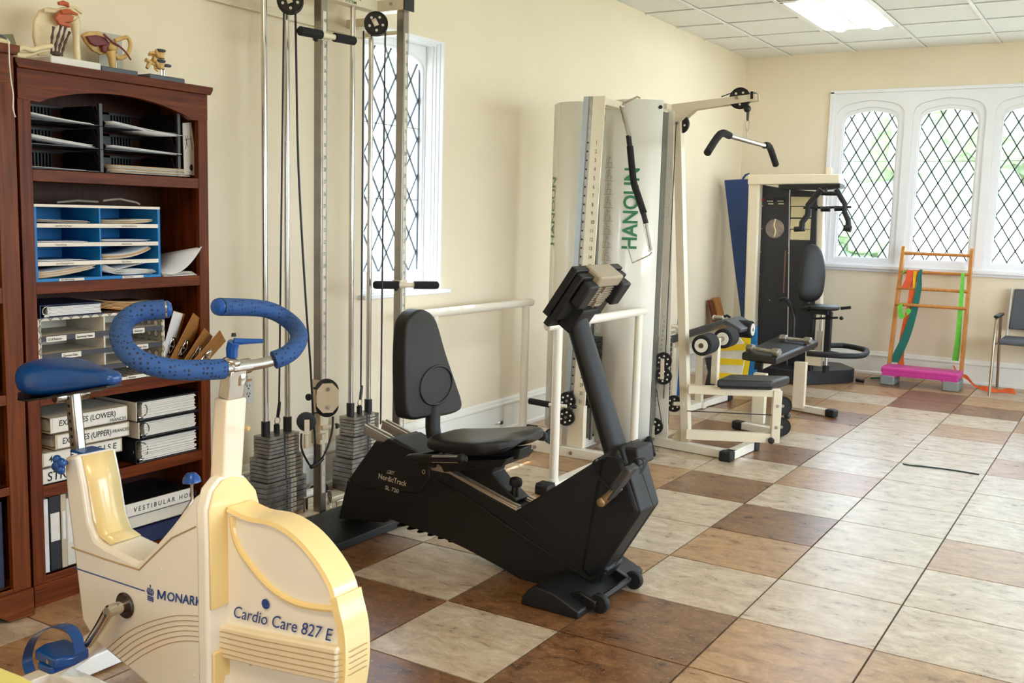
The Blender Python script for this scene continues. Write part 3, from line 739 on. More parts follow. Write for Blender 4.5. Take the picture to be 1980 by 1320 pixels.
# ---- top compartment: black letter trays and papers
BLK = mat('black_tray', '#141214', 0.4)
def sheet(name, y0, y1, x0, x1, z, curl, m, loc_label=None, n=10, thick=0.0012, curl_end=1, parent=None, amp=0.004, fz=None):
    rows = []
    for k in range(n+1):
        s = k/n; y = y0 + (y1-y0)*s
        zz = z + (fz(s) if fz else 0)
        rows.append([(x0, y, zz + amp*math.sin(5*s)), (x1, y, zz)])
    return B().grid(rows).done(name, m, parent, solid=thick, loc=None if parent else (x1, (y0+y1)/2, z))
def tray_stack(y0, y1, zb, label, n=3, dz=0.079, mirror=False):
    t_ = thing('letter_tray_stack', (-3.2, (y0+y1)/2, zb), label, 'letter tray', 'stacked letter trays')
    for k in range(n):
        z = zb + 0.003 + k*dz
        p = B().box(-3.325, -3.105, y0, y1, z, z+0.003).done('tray', BLK, t_)
        for y in (y0, y1-0.004):
            B().py([(-3.325, z), (-3.105, z), (-3.10, z+0.012), (-3.13, z+0.03), (-3.15, z+dz-0.008), (-3.325, z+dz-0.008)], y, y+0.004).done('tray_side', BLK, p)
        for q in range(8):
            yy = y1 - 0.05 - q*0.013 - 0.006
            B().box(-3.325, -3.318, yy, yy+0.006, z+0.006, z+dz-0.014).done('slot_bar', BLK, p)
        B().box(-3.322, -3.314, y0, y1, z+dz-0.016, z+dz-0.008).box(-3.322, -3.314, y0, y1-0.15, z, z+dz-0.008).done('tray_back', BLK, p)
        B().box(-3.112, -3.100, y1-0.012, y1, z, z+dz-0.002).done('post', mat('tray_post', '#2c2a2c', 0.35), p)
    return t_
tray_stack(1.99, 2.265, 1.479, 'black letter trays, left stack in the top compartment')
tray_stack(2.275, 2.60, 1.479, 'black letter trays, right stack in the top compartment')
PW = mat('white_paper', '#dcd9d6', 0.8, vary=0.02)
def paper(label, y0, y1, z, fz=None, m=None, n=1, x1=-3.10, cat='paper', name='paper', group='papers in the letter trays', dx=0.2):
    t_ = thing(name, (x1-0.1, (y0+y1)/2, z), label, cat, group)
    for k in range(n):
        rnd = random.Random(int(y0*1000)+k)
        sheet('sheet', y0+rnd.uniform(0, 0.012), y1-rnd.uniform(0, 0.02), x1-dx, x1-rnd.uniform(0, 0.01), z+0.002+k*0.0035, 0, m if not isinstance(m, list) else m[k % len(m)], parent=t_, fz=fz, amp=0.0)
    return t_
paper('white sheets in the top left black tray', 1.99, 2.235, 1.641, lambda s: 0.017*(1-s)**1.5, PW, 2)
paper('white sheets in the middle left black tray', 1.99, 2.235, 1.564, lambda s: 0.020*(1-s)**1.2, PW, 3)
paper('single white sheet in the bottom left black tray', 1.99, 2.2, 1.4825, lambda s: 0.004*(1-s), PW, 1)
paper('white sheet curling over the front of the top right black tray', 2.29, 2.60, 1.641, lambda s: 0.014*(1-s)**2 - (0.012*s), PW, 2, x1=-3.085)
paper('white sheets in the middle right black tray', 2.29, 2.60, 1.564, lambda s: 0.008*(1-s)-0.004*s, PW, 2, x1=-3.09)
paper('thick fanned pile of mixed papers under the right black trays', 2.285, 2.63, 1.4825, None, [PAPER, KRAFT, PW], 8, x1=-3.075, cat='papers', name='paper_pile')
t_ = thing('leaflet', (-3.17, 2.635, 1.479), 'pale leaflet with a dark drawing standing at the right of the trays', 'leaflet')
B().px([(2.645, 1.686), (2.687, 1.692), (2.701, 1.588), (2.704, 1.49), (2.649, 1.495)], -3.142, -3.139).done('sheet', PAPER, t_)
b = B()
for (a, c) in (([(-3.138, 2.653, 1.64), (-3.138, 2.669, 1.598)]), ([(-3.138, 2.665, 1.641), (-3.138, 2.657, 1.589)]), ([(-3.138, 2.655, 1.624), (-3.138, 2.68, 1.63)]), ([(-3.138, 2.68, 1.642), (-3.138, 2.689, 1.588)])): b.tube([a, c], 0.0009, 5)
b.blob((-3.138, 2.683, 1.52), 0.001, 0.008, 0.014, 2)
b.done('drawing', INK, t_)

# ---- blue cardboard organiser
BLUEC = mat('blue_card', '#0d6fae', 0.55, vary=0.05)
CARDW = mat('white_card_edge', '#ddd3c4', 0.6)
def organiser(label, y0, y1, z0, z1, rows, m_side, m_in, m_edge, x0=-3.325, x1=-3.10, lip=0.014, m_top=None, pad=0.010, m_lip=None):
    t_ = thing('paper_organiser', ((x0+x1)/2, (y0+y1)/2, z0), label, 'organiser')
    ym = (y0+y1)/2
    for a, b_ in ((y0, y0+pad), (y1-pad, y1)): B().box(x0, x1, a, b_, z0, z1).done('side', m_side, t_)
    B().box(x0, x1-0.004, ym-0.003, ym+0.003, z0, z1).done('divider', m_in, t_)
    B().box(x0, x0+0.003, y0, y1, z0, z1).done('back', m_in, t_)
    B().box(x0, x1+0.001, y0, y1, z1-0.009, z1).done('top', m_top or m_edge, t_)
    B().box(x0, x1+0.001, y0, y1, z0, z0+0.010).done('bottom', m_side, t_)
    dz = (z1-z0-0.004)/rows
    for k in range(1, rows):
        z = z0 + k*dz
        s = B().box(x0, x1-0.002, y0+pad, y1-pad, z, z+0.003).done('shelf', m_in, t_)
        B().box(x1-0.003, x1+0.001, y0+pad, y1-pad, z-lip+0.004, z+0.004).done('shelf_lip', m_lip or m_edge, s)
    return t_
bo = organiser('bright blue cardboard organiser with white shelf strips, second compartment', 1.995, 2.500, 1.107, 1.366, 4, BLUEC, BLUEC, CARDW)
h_ = 0.0065
L = []
dz = (0.259-0.004)/4
LAB1 = [['Upper Body Lifting Program', 'Lower Body Lifting Exercises'], ['Postural Exercises', 'Shoulder Exercises'], ['General Stretching Exercises', 'Balance Exercises']]
for r_, row in enumerate(LAB1):
    z = 1.107 + (3-r_)*dz - 0.006
    for c_, tx in enumerate(row): L.append((tx, (-3.098, 2.07 + c_*0.26, z), (0, 1, 0), (0, 0, 1), h_, 0.62, 0.2))
B().box(-3.0995, -3.097, 2.08, 2.175, 1.1075, 1.1165).done('label', PAPER, bo); B().box(-3.0995, -3.097, 2.33, 2.42, 1.1075, 1.1165).done('label', PAPER, bo)
L += [('Care - General Concepts', (-3.096, 2.085, 1.110), (0, 1, 0), (0, 0, 1), h_, 0.55, 0.2), ('Misc - Flow Sheets', (-3.096, 2.335, 1.110), (0, 1, 0), (0, 0, 1), h_, 0.6, 0.2)]
letters_split(L, INK, bo)
OG = 'papers in the blue organiser'
paper('loose papers in the top left slot of the blue organiser', 2.01, 2.22, 1.302, lambda s: 0.004*(1-s), [PAPER, KRAFT], 3, group=OG, x1=-3.105)
paper('browned papers with curled end in the top right slot of the blue organiser', 2.26, 2.48, 1.302, lambda s: 0.014*max(0, s-0.6), [KRAFT, PAPER], 4, group=OG, x1=-3.105)
paper('flat sheets in the second left slot of the blue organiser', 2.01, 2.22, 1.2384, None, [PW], 1, group=OG, x1=-3.105)
paper('flat sheets in the second right slot of the blue organiser', 2.26, 2.47, 1.2384, lambda s: 0.001, [PW], 2, group=OG, x1=-3.105)
paper('flat sheets in the third left slot of the blue organiser', 2.01, 2.22, 1.1746, None, [PW], 1, group=OG, x1=-3.105)
paper('papers bending upward in the third right slot of the blue organiser', 2.26, 2.47, 1.1746, lambda s: 0.03*s**3, [KRAFT, PW, KRAFT], 5, group=OG, x1=-3.105)
paper('thick bent pile in the bottom left slot of the blue organiser', 2.01, 2.235, 1.118, lambda s: 0.026*s**1.6, [KRAFT, PAPER, KRAFT, PW], 6, group=OG, x1=-3.105)
paper('sagging papers in the bottom right slot of the blue organiser', 2.26, 2.49, 1.118, lambda s: 0.022*(2*s-1)**2*(1-s), [PW, PAPER], 5, group=OG, x1=-3.105)
paper('folded card rising in the bottom right slot of the blue organiser', 2.30, 2.455, 1.136, lambda s: 0.024*s, [PAPER], 1, group=OG, x1=-3.107)
tag(B().tube([(-3.17, 2.31, 1.383), (-3.17, 2.344, 1.388), (-3.17, 2.382, 1.391), (-3.17, 2.412, 1.386), (-3.17, 2.448, 1.381), (-3.17, 2.466, 1.374)], [0.004, 0.010, 0.011, 0.009, 0.007, 0.004], 10, smooth=3).tube([(-3.2, 2.148, 1.373), (-3.2, 2.229, 1.381), (-3.2, 2.312, 1.379)], 0.004, 8).done('folded_cloth', mat('grey_cloth', '#8e8577', 0.9, bump=0.8, bscale=90), loc=(-3.17, 2.36, 1.366)), 'crumpled grey-beige cloth lying on top of the blue organiser', 'cloth')
t_ = thing('loose_papers', (-3.17, 2.58, 1.107), 'large white sheet curling up at the right of the blue organiser', 'papers')
rows = []
for k in range(11):
    s = k/10; rows.append([(-3.30, 2.51+0.10*s, 1.125+0.05*s**2), (-3.06-0.02*s, 2.515+0.165*s, 1.118 + 0.10*s**2.0)])
B().grid(rows).done('sheet', PW, t_, solid=0.0012)
for k in range(4): B().box(-3.28, -3.09-0.004*k, 2.506, 2.662-0.004*k, 1.108+k*0.004, 1.110+k*0.004).done('sheet', PAPER, t_)

# ---- patterned organiser
m = bpy.data.materials.new('circle_pattern_card'); m.use_nodes = True; nt = m.node_tree; bs = nt.nodes['Principled BSDF']
tcn = nt.nodes.new('ShaderNodeTexCoord'); w1 = nt.nodes.new('ShaderNodeTexVoronoi'); w1.inputs['Scale'].default_value = 26; w1.inputs['Randomness'].default_value = 0.0
w1.feature = 'F1'; rr_ = nt.nodes.new('ShaderNodeValToRGB'); rr_.color_ramp.interpolation = 'CONSTANT'
e = rr_.color_ramp.elements; e[0].position = 0; e[0].color = lin('#d8cdb8'); e[1].position = 0.55; e[1].color = lin('#9b917e')
x = e.new(0.48); x.color = lin('#5e564c')
nt.links.new(tcn.outputs['Object'], w1.inputs['Vector']); nt.links.new(w1.outputs['Distance'], rr_.inputs[0]); nt.links.new(rr_.outputs[0], bs.inputs['Base Color'])
PATT = m
CARDIN = mat('greyish_white_card', '#cfc6b5', 0.7)
DARKLIP = mat('charcoal_strip', '#34333a', 0.5)
po_ = organiser('white organiser with a circle pattern and charcoal shelf strips, third compartment', 1.997, 2.513, 0.737, 0.985, 4, PATT, CARDIN, PATT, lip=0.018, pad=0.012, m_lip=DARKLIP)
dz = (0.248-0.004)/4; L = []; b = B()
LAB2 = [(0, 2.025, 'S.S. & Posterior', 0.075), (0, 2.135, 'Sunscreening Trauma', 0.075), (0, 2.37, 'Stenosis', 0.05), (1, 2.08, 'Cervical Disc', 0.075), (1, 2.37, 'Lumbar Disc', 0.065), (2, 2.34, 'Knee', 0.07), (3, 2.35, 'Hip', 0.05)]
for r_, y, tx, wd in LAB2[:6]:
    z = 0.737 + (3-r_)*dz - 0.012
    B().box(-3.0985, -3.0965, y, y+wd, z-0.004, z+0.014).done('label', PAPER, po_); L.append((tx, (-3.0960, y+0.004, z+0.001), (0, 1, 0), (0, 0, 1), 0.008, min(1.0, wd/(len(tx)*0.0062)), 0.15))
B().box(-3.0985, -3.0965, 2.34, 2.42, 0.738, 0.750).done('label', PAPER, po_); L.append(('Humeral', (-3.096, 2.345, 0.741), (0, 1, 0), (0, 0, 1), 0.007, 0.9, 0.15))
letters_split(L, INK, po_, bold=0.02)

# binder lying on the patterned organiser, and folders
NAVY = mat('navy_vinyl', '#1d2648', 0.4)
def binder(name, label, y0, y1, z0, z1, m_cov, m_spine, x0=-3.325, x1=-3.09, spine='front', group=None, label_m=None, text=None, tx_h=0.03, wf=1.0, pages=PAPER, tilt=0.0, letters_extra=None):
    """binder lying flat; spine towards the room or towards the left with its pages showing"""
    t_ = thing(name, ((x0+x1)/2, (y0+y1)/2, z0), label, 'binder', group)
    if spine == 'front':
        B().box(x0, x1, y0, y1, z0, z0+0.003).box(x0, x1, y0, y1, z1-0.003, z1).done('cover', m_cov, t_, bevel=0.001)
        B().box(x1-0.004, x1, y0, y1, z0, z1).done('spine', m_spine, t_, bevel=0.001)
        B().box(x0+0.01, x1-0.03, y0+0.006, y1-0.006, z0+0.006, z1-0.008).done('pages', pages, t_)
        if label_m:
            B().box(x1, x1+0.001, y0+0.008, y1-0.008, z0+0.005, z1-0.005).done('spine_label', label_m, t_)
    else:
        B().box(x0, x1, y0, y1, z0, z0+0.003).box(x0, x1, y0, y1, z1-0.003, z1).done('cover', m_cov, t_, bevel=0.001)
        B().box(x0, x1, y0, y0+0.004, z0, z1).done('spine', m_spine, t_, bevel=0.001)
        n = max(3, int((z1-z0)/0.006)); rnd = random.Random(int(z0*999))
        for k in range(n):
            z = z0+0.005+k*(z1-z0-0.012)/n
            B().box(x0+0.01, x1-0.008-rnd.uniform(0, 0.006), y0+0.035, y1-0.006-rnd.uniform(0, 0.012), z, z+(z1-z0-0.012)/n*0.8).done('page_bundle', pages, t_)
        r = (z1-z0)*0.36; zc = (z0+z1)/2
        ring_ = [(x1-0.012, y0+0.032+r*math.cos(a*PI/6), zc+r*math.sin(a*PI/6)) for a in range(12)]
        B().tube(ring_, 0.0022, 6, closed=True).box(x1-0.02, x1-0.004, y0+0.018, y0+0.035, z0+0.003, z0+0.012).done('ring_clip', CHROME, t_)
    if letters_extra: letters_split([(tx, (x1+0.0012, y, z), (0, 1, 0), v, h, w, 0.1) for tx, y, z, v, h, w in letters_extra], INK, t_, bold=0.02)
    return t_
binder('ring_binder', 'navy ring binder lying open-edge out on top of the patterned organiser', 2.0, 2.25, 0.986, 1.030, NAVY, NAVY, spine='side', pages=PW)
t_ = thing('folder_pile', (-3.2, 2.40, 0.986), 'pile of manila folders on top of the patterned organiser', 'folders')
for k in range(6):
    rows = []
    for q in range(9):
        s = q/8; zz = 0.988 + k*0.0045 + 0.02*(1-s)**2.2 + 0.004*max(0, s-0.7)
        rows.append([(-3.30, 2.235+0.27*s, zz), (-3.092-0.003*k, 2.235+0.004*k+0.262*s, zz)])
    B().grid(rows).done('folder', KRAFT if k % 2 else mat('orange_card', '#cf9a5e', 0.7), t_, solid=0.0018)

# clipboards leaning in the third compartment
BOARD = mat('hardboard', '#96642f', 0.45, vary=0.12, scale=60)
for k, (base, top, wd, lab) in enumerate([((2.535, 0.745), (2.60, 0.965), 0.085, 'leftmost clipboard, holding a white sheet, beside the patterned organiser'), ((2.55, 0.745), (2.665, 0.945), 0.085, 'second clipboard from the left, plain brown, beside the patterned organiser'), ((2.59, 0.745), (2.69, 0.885), 0.08, 'third clipboard, mostly hidden behind the lowest one'), ((2.60, 0.742), (2.735, 0.87), 0.075, 'rightmost clipboard, leaning lowest and poking past the bookcase stile')]):
    t_ = thing('clipboard', (-3.08, base[0], 0.738), lab, 'clipboard', 'clipboards in the bookcase')
    A = Vector((-3.14+0.028*k, base[0], base[1])); T = Vector((-3.12+0.030*k, top[0], top[1])); d = (T-A).normalized()
    sd = Vector((0.35, -d.z, d.y)).normalized(); sd = (sd - d*sd.dot(d)).normalized()
    nrm = d.cross(sd).normalized()
    c = (A+T)/2
    B().obox(c, d*(T-A).length/2, sd*wd/2, nrm*0.0015).done('board', BOARD, t_, bevel=0.001)
    if nrm.x < 0: nrm = -nrm
    if k == 0: B().obox(c+nrm*0.003+sd*0.012, d*(T-A).length*0.49, sd*wd*0.40, nrm*0.0006).done('sheet', PW, t_)
    q = A + d*(T-A).length*0.42
    B().obox(q+nrm*0.006, d*0.035, sd*0.014, nrm*0.002).done('clip', CHROME, t_, bevel=0.001)
    B().tube([q+nrm*0.008-d*0.03, q+nrm*0.02, q+nrm*0.008+d*0.03], 0.002, 6).tube([q+nrm*0.010-sd*0.02, q+nrm*0.014+sd*0.02], 0.005, 8).done('clip_lever', CHROME, t_)

# ---- fourth compartment: binders
EG = 'binders lying in the fourth compartment'
WV = mat('white_vinyl', '#cfc6b4', 0.45)
BEI = mat('beige_vinyl', '#b9a88c', 0.5)
binder('ring_binder', 'white binder lettered EXPENSES (LOWER), top of the left pile', 2.025, 2.332, 0.588, 0.644, WV, WV, group=EG, label_m=PAPER, letters_extra=[('EXPENSES (LOWER)', 2.055, 0.612, (0, 0.0, 1), 0.020, 0.93), ('FRANCES', 2.255, 0.594, (0, 0, 1), 0.011, 1.1)])
binder('ring_binder', 'white binder lettered EXPENSES (UPPER), second in the left pile', 2.04, 2.338, 0.530, 0.584, BEI, BEI, group=EG, label_m=PAPER, letters_extra=[('EXPENSES (UPPER)', 2.065, 0.548, (0, 0, 1), 0.021, 0.82), ('FRANCES', 2.265, 0.552, (0, 0, 1), 0.012, 1.0)], x1=-3.088)
binder('ring_binder', 'beige binder with letters turned on their side, third in the left pile', 1.995, 2.315, 0.474, 0.526, BEI, BEI, group=EG, label_m=PAPER, letters_extra=[('4 ', 2.02, 0.490, (0, 0, 1), 0.022, 1.0), ('E X E R C I S E', 2.10, 0.490, (0, 0, 1), 0.022, 1.0)], x1=-3.10)
binder('ring_binder', 'white binder with large handwriting, bottom of the left pile', 1.99, 2.285, 0.415, 0.470, WV, WV, group=EG, label_m=PAPER, letters_extra=[('STRETCHES', 2.012, 0.425, (0, 0, 1), 0.032, 0.98)], x1=-3.10)
binder('ring_binder', 'black binder with curling cream pages, top of the right pile', 2.37, 2.665, 0.575, 0.650, BLACK, WV, group=EG, spine='side', pages=PAPER, x1=-3.09)
binder('ring_binder', 'white binder full of pages, middle of the right pile', 2.38, 2.665, 0.507, 0.572, BLACK, WV, group=EG, spine='side', pages=PAPER, x1=-3.09)
binder('ring_binder', 'black binder full of pages, bottom of the right pile', 2.365, 2.665, 0.415, 0.503, BLACK, BLACK, group=EG, spine='side', pages=PAPER, x1=-3.09)

# ---- bottom compartment
def upright(label, y0, y1, z1, m, name='upright_binder', x1=-3.105, lab=None):
    t_ = thing(name, (-3.2, (y0+y1)/2, 0.1), label, 'binder', 'binders standing in the bottom compartments')
    B().box(-3.325, x1, y0, y1, 0.101, z1).done('cover', m, t_, bevel=0.002)
    B().box(x1-0.0005, x1+0.001, y0+0.004, y1-0.004, z1-0.16, z1-0.06).done('spine_label', lab or PAPER, t_)
    return t_
upright('thin white binder standing leftmost in the bottom compartment', 1.992, 2.017, 0.362, PW)
upright('black binder with a cream label standing second in the bottom compartment', 2.02, 2.062, 0.366, BLACK)
upright('taupe slim binder standing third in the bottom compartment', 2.065, 2.085, 0.365, BEI)
upright('cream thick binder standing behind the white exercise bike', 2.088, 2.14, 0.345, WV, x1=-3.11)
upright('wide black binder standing in the middle of the bottom compartment', 2.215, 2.295, 0.372, BLACK)
binder('ring_binder', 'white binder lettered VESTIBULAR, top of the low pile', 2.31, 2.62, 0.222, 0.275, BLACK, WV, group='binders lying in the bottom compartment', label_m=PAPER, x1=-3.085, letters_extra=[('V E S T I B U L A R   H O M E', 2.345, 0.238, (0, 0, 1), 0.018, 0.95)])
binder('ring_binder', 'cream binder with a small label, middle of the low pile', 2.325, 2.64, 0.172, 0.219, WV, WV, group='binders lying in the bottom compartment', x1=-3.095)
binder('ring_binder', 'navy binder, bottom of the low pile', 2.31, 2.63, 0.101, 0.168, NAVY, NAVY, group='binders lying in the bottom compartment', x1=-3.09)
# left bookcase contents in view
def lbook(label, y0, y1, z0, z1, m, cat='book'):
    t_ = thing('book', (-3.15, (y0+y1)/2, z0), label, cat, 'books in the left bookcase')
    B().box(-3.28, -3.07, y0, y1, z0+0.001, z1).done('cover', m, t_, bevel=0.002)
    B().box(-3.277, -3.072, y0+0.003, y1-0.003, z1-0.002, z1+0.0005).done('pages', PAPER, t_)
    return t_
lbook('purple book standing in the top of the left bookcase', 1.80, 1.838, 1.51, 1.70, mat('purple_cover', '#4a2a55', 0.5))
lbook('dark green book standing in the middle of the left bookcase', 1.795, 1.836, 0.755, 0.93, mat('green_cover', '#1e4a35', 0.5))
lbook('navy book with a torn white label standing low in the left bookcase', 1.79, 1.832, 0.108, 0.40, mat('navy_cover', '#161d38', 0.5))
lbook('red book standing beside the navy one low in the left bookcase', 1.765, 1.788, 0.108, 0.40, mat('red_cover', '#a52430', 0.5))
lbook('dark grey book in the fourth compartment of the left bookcase', 1.79, 1.83, 0.452, 0.52, mat('grey_cover', '#2b2c33', 0.5))

# wall outlet between the bookcase and the pulley tower
o3 = (-3.352, 3.171, 0.557)
t_ = thing('wall_outlet', o3, 'white wall outlet with a surge label beside the bookcase', 'outlet')
B().box(-3.358, -3.351, o3[1]-0.033, o3[1]+0.033, o3[2]-0.06, o3[2]+0.06).done('plate', PW, t_, bevel=0.002)
b = B()
for dz_ in (-0.022, 0.014):
    b.box(-3.352, -3.3495, o3[1]-0.010, o3[1]-0.007, o3[2]+dz_, o3[2]+dz_+0.012).box(-3.352, -3.3495, o3[1]+0.006, o3[1]+0.009, o3[2]+dz_, o3[2]+dz_+0.010).box(-3.352, -3.3495, o3[1]-0.003, o3[1]+0.003, o3[2]+dz_-0.010, o3[2]+dz_-0.004)
b.done('slot', INK, t_)
B().box(-3.352, -3.3495, o3[1]-0.02, o3[1]+0.02, o3[2]+0.04, o3[2]+0.05).done('sticker', mat('orange_sticker', '#c98a50', 0.6), t_)

# ================================================================== WHITE EXERCISE BIKE (foreground)
def dotted(name, base, dark, scale, thr, rough=0.7):
    m = bpy.data.materials.new(name); m.use_nodes = True; nt = m.node_tree; bs = nt.nodes['Principled BSDF']
    t_ = nt.nodes.new('ShaderNodeTexCoord'); v = nt.nodes.new('ShaderNodeTexVoronoi'); v.inputs['Scale'].default_value = scale; v.inputs['Randomness'].default_value = 0.25
    r = nt.nodes.new('ShaderNodeValToRGB'); e = r.color_ramp.elements; e[0].position = thr; e[0].color = lin(dark); e[1].position = thr+0.05; e[1].color = lin(base)
    nt.links.new(t_.outputs['Object'], v.inputs['Vector']); nt.links.new(v.outputs['Distance'], r.inputs[0]); nt.links.new(r.outputs[0], bs.inputs['Base Color'])
    bs.inputs['Roughness'].default_value = rough
    return m
GRIP = dotted('perforated_blue_grip', '#234c86', '#0d1b3c', 95, 0.27)
bk = thing('exercise_bike', (-2.0, 1.635, 0), 'white and yellowed upright exercise bike with blue saddle and blue curled handlebar', 'exercise bike')
# side body
P = [(-2.352, 0.707), (-2.295, 0.722), (-2.272, 0.643), (-2.253, 0.549), (-2.229, 0.508), (-2.187, 0.496), (-2.067, 0.482), (-2.041, 0.492), (-2.011, 0.521), (-1.933, 0.599), (-1.849, 0.688), (-1.795, 0.723), (-1.758, 0.236), (-1.813, 0.154), (-1.944, 0.136), (-2.152, 0.202), (-2.247, 0.23), (-2.295, 0.272), (-2.31, 0.383), (-2.325, 0.479), (-2.344, 0.603)]
B().py(P, 1.575, 1.695).done('body_shell', BIKEW, bk, bevel=0.011, seg=3)
# yellowed front of the saddle column
Q = [(-2.295, 0.716), (-2.272, 0.643), (-2.253, 0.552), (-2.229, 0.512), (-2.187, 0.5)]
rows = [[(x+0.003, 1.588, z+0.001), (x+0.0035, 1.635, z+0.001), (x+0.003, 1.682, z+0.001)] for x, z in Q]
B().grid(rows).done('front_panel', BIKEY, bk, solid=0.003)
Q = [(-2.325, 0.468), (-2.189, 0.465), (-2.053, 0.465), (-2.011, 0.502), (-1.929, 0.572), (-1.842, 0.617)]
B().tube([(x, 1.5745, z) for x, z in Q], 0.0022, 6).done('seam', mat('brown_groove', '#b79b72', 0.5), bk)
# head: column front with rounded top
hd = [(1.542, 0.6), (1.54, 0.68), (1.556, 0.722), (1.584, 0.744), (1.619, 0.747), (1.66, 0.735), (1.694, 0.698), (1.713, 0.639), (1.717, 0.605)]
yl, yr = hd[0][0], hd[-1][0]
hp = [(yl, 0.06)] + hd + [(yr, 0.06)]
B().px(hp, -1.806, -1.768).done('head_column', BIKEW, bk, bevel=0.009, seg=3)
hp2 = [(yl+0.006, hd[0][1]-0.165)] + [((a-1.63)*0.94+1.63, b-0.004) for a, b in hd] + [(yr-0.006, hd[0][1]-0.165)]
B().px(hp2, -1.768, -1.762).done('head_panel', BIKEY, bk, bevel=0.003)
B().px([(yl+0.01, 0.06), (yl+0.01, 0.33), (yr-0.01, 0.33), (yr-0.01, 0.06)], -1.768, -1.760).done('lower_front_panel', BIKEY, bk, bevel=0.003)
# flywheel cover
fo = [(-1.757, 0.669), (-1.694, 0.658), (-1.618, 0.661), (-1.548, 0.643), (-1.485, 0.602), (-1.44, 0.553), (-1.423, 0.505), (-1.408, 0.458), (-1.403, 0.4), (-1.407, 0.339)]
lastx, lastz = fo[-1]
fo = [(-1.80, fo[0][1])] + fo + [(lastx-0.02, lastz-0.08), (lastx-0.075, lastz-0.15), (lastx-0.16, lastz-0.20), (-1.80, lastz-0.21)]
fo = sp2(fo[1:-1], 4)
F2 = [(-1.80, fo[0][1])] + fo + [(-1.80, fo[-1][1])]
B().py(F2, 1.600, 1.668).done('flywheel_cover', BIKEW, bk, bevel=0.004)
def band(outl, off, y0, y1):
    b = B(); n = len(outl); inn = []; out = []
    for i, (x, z) in enumerate(outl):
        a = outl[max(i-1, 0)]; c = outl[min(i+1, n-1)]; dx, dz = c[0]-a[0], c[1]-a[1]; L_ = math.hypot(dx, dz) or 1
        nx, nz = -dz/L_, dx/L_
        if (x+nx*0.01+1.70)**2 + (z+nz*0.01-0.42)**2 < (x+1.70)**2 + (z-0.42)**2: nx, nz = -nx, -nz
        out.append((x+nx*off, z+nz*off)); inn.append((x-nx*0.004, z-nz*0.004))
    return b.loft([[(inn[i][0], y0, inn[i][1]), (out[i][0], y0+0.004, out[i][1]), (out[i][0]+0.0, (y0+y1)/2, out[i][1]), (out[i][0], y1-0.004, out[i][1]), (inn[i][0], y1, inn[i][1])] for i in range(n)])
band(fo, 0.006, 1.592, 1.676).done('rim', BIKEY, bk)
k0 = len(fo)//2 - 2
band([(x, z) for x, z in fo[k0:]], 0.013, 1.589, 1.679).done('lower_rim', BIKEY, bk)
Q = [(-1.744, 0.653), (-1.739, 0.616), (-1.717, 0.577), (-1.677, 0.544), (-1.623, 0.51), (-1.558, 0.492), (-1.495, 0.492), (-1.422, 0.504)]
B().tube([(x, 1.598, z) for x, z in Q], 0.008, 8, smooth=3).done('curved_ridge', BIKEY, bk)
# grooved belly band
bt = [(-1.825, 0.372), (-1.78, 0.386), (-1.637, 0.399), (-1.405, 0.425)]; bb = [(-1.806, 0.304), (-1.767, 0.308), (-1.638, 0.318), (-1.407, 0.343)]
B().py([(-1.806, bt[0][1]+0.01)] + bt[1:] + list(reversed(bb[1:])) + [(-1.806, bb[0][1])], 1.578, 1.692).done('belly_band', mat('bike_cream', '#ece0c2', 0.24, vary=0.02, coat=0.5), bk, bevel=0.005)
b = B()
for k in range(1, 6):
    s = k/6
    L_ = [Vector((a[0]+(c[0]-a[0])*s, 1.5775, a[1]+(c[1]-a[1])*s)) for a, c in zip(bt, bb)]
    L_[0].x = -1.806; b.tube(L_, 0.0011, 5, smooth=3)
    far = L_[-1]; b.tube([far, far+Vector((0.018, 0.03, 0.001)), far+Vector((0.018, 0.085, 0.001))], 0.0011, 5)
G1 = [(-2.189, 0.222), (-2.112, 0.283), (-2.042, 0.325), (-1.971, 0.358), (-1.906, 0.381), (-1.807, 0.402)]; G2 = [(-2.104, 0.2), (-2.042, 0.245), (-1.975, 0.285), (-1.925, 0.308), (-1.868, 0.326), (-1.803, 0.336)]
for k in range(6):
    s = k/5; b.tube([Vector((a[0]+(c[0]-a[0])*s, 1.5745, a[1]+(c[1]-a[1])*s)) for a, c in zip(G1, G2)], 0.0011, 5, smooth=4)
gq = b.done('groove', mat('brown_groove', '#b79b72', 0.5), bk); gq['kind'] = 'stuff'
Q = [(-2.317, 0.414), (-2.193, 0.414), (-2.034, 0.414)]
B().tube([(x, 1.5745, z) for x, z in Q], 0.0016, 5, smooth=3).done('blue_line', BLUEINK, bk)
# lettering and emblem
ma, mb = [(-1.986, 0.405), (-1.811, 0.425)]
dv = Vector((mb[0]-ma[0], 0, mb[1]-ma[1]))
du_ = dv.normalized(); vu_ = Vector((0.08, 0, 1)); wm = dv.length*0.92
letters([('ONARK', (ma[0]+du_.x*wm*0.225, 1.5735, ma[1]+du_.z*wm*0.225), dv, (0.10, 0, 1), 0.024, -wm*0.775, 0.0)], BLUEINK, bk, bold=0.02)
M0 = Vector((ma[0], 1.5732, ma[1])); b = B()
def mp(a, c): return M0 + du_*wm*0.195*a + vu_*0.024*c
for A_, C_ in (((0.09, 0), (0.09, 1)), ((0.91, 0), (0.91, 1)), ((0.12, 0.97), (0.5, 0.12)), ((0.5, 0.12), (0.88, 0.97))): b.beam(mp(*A_), mp(*C_), 0.0042, 0.0008, up=(0, -1, 0))
b.done('lettering', BLUEINK, bk)
cc = (-2.011, 0.41); b = B()
for k in range(3): b.box(cc[0]-0.011, cc[0]+0.011, 1.5725, 1.5735, cc[1]-0.007-k*0.0045, cc[1]-0.0045-k*0.0045)
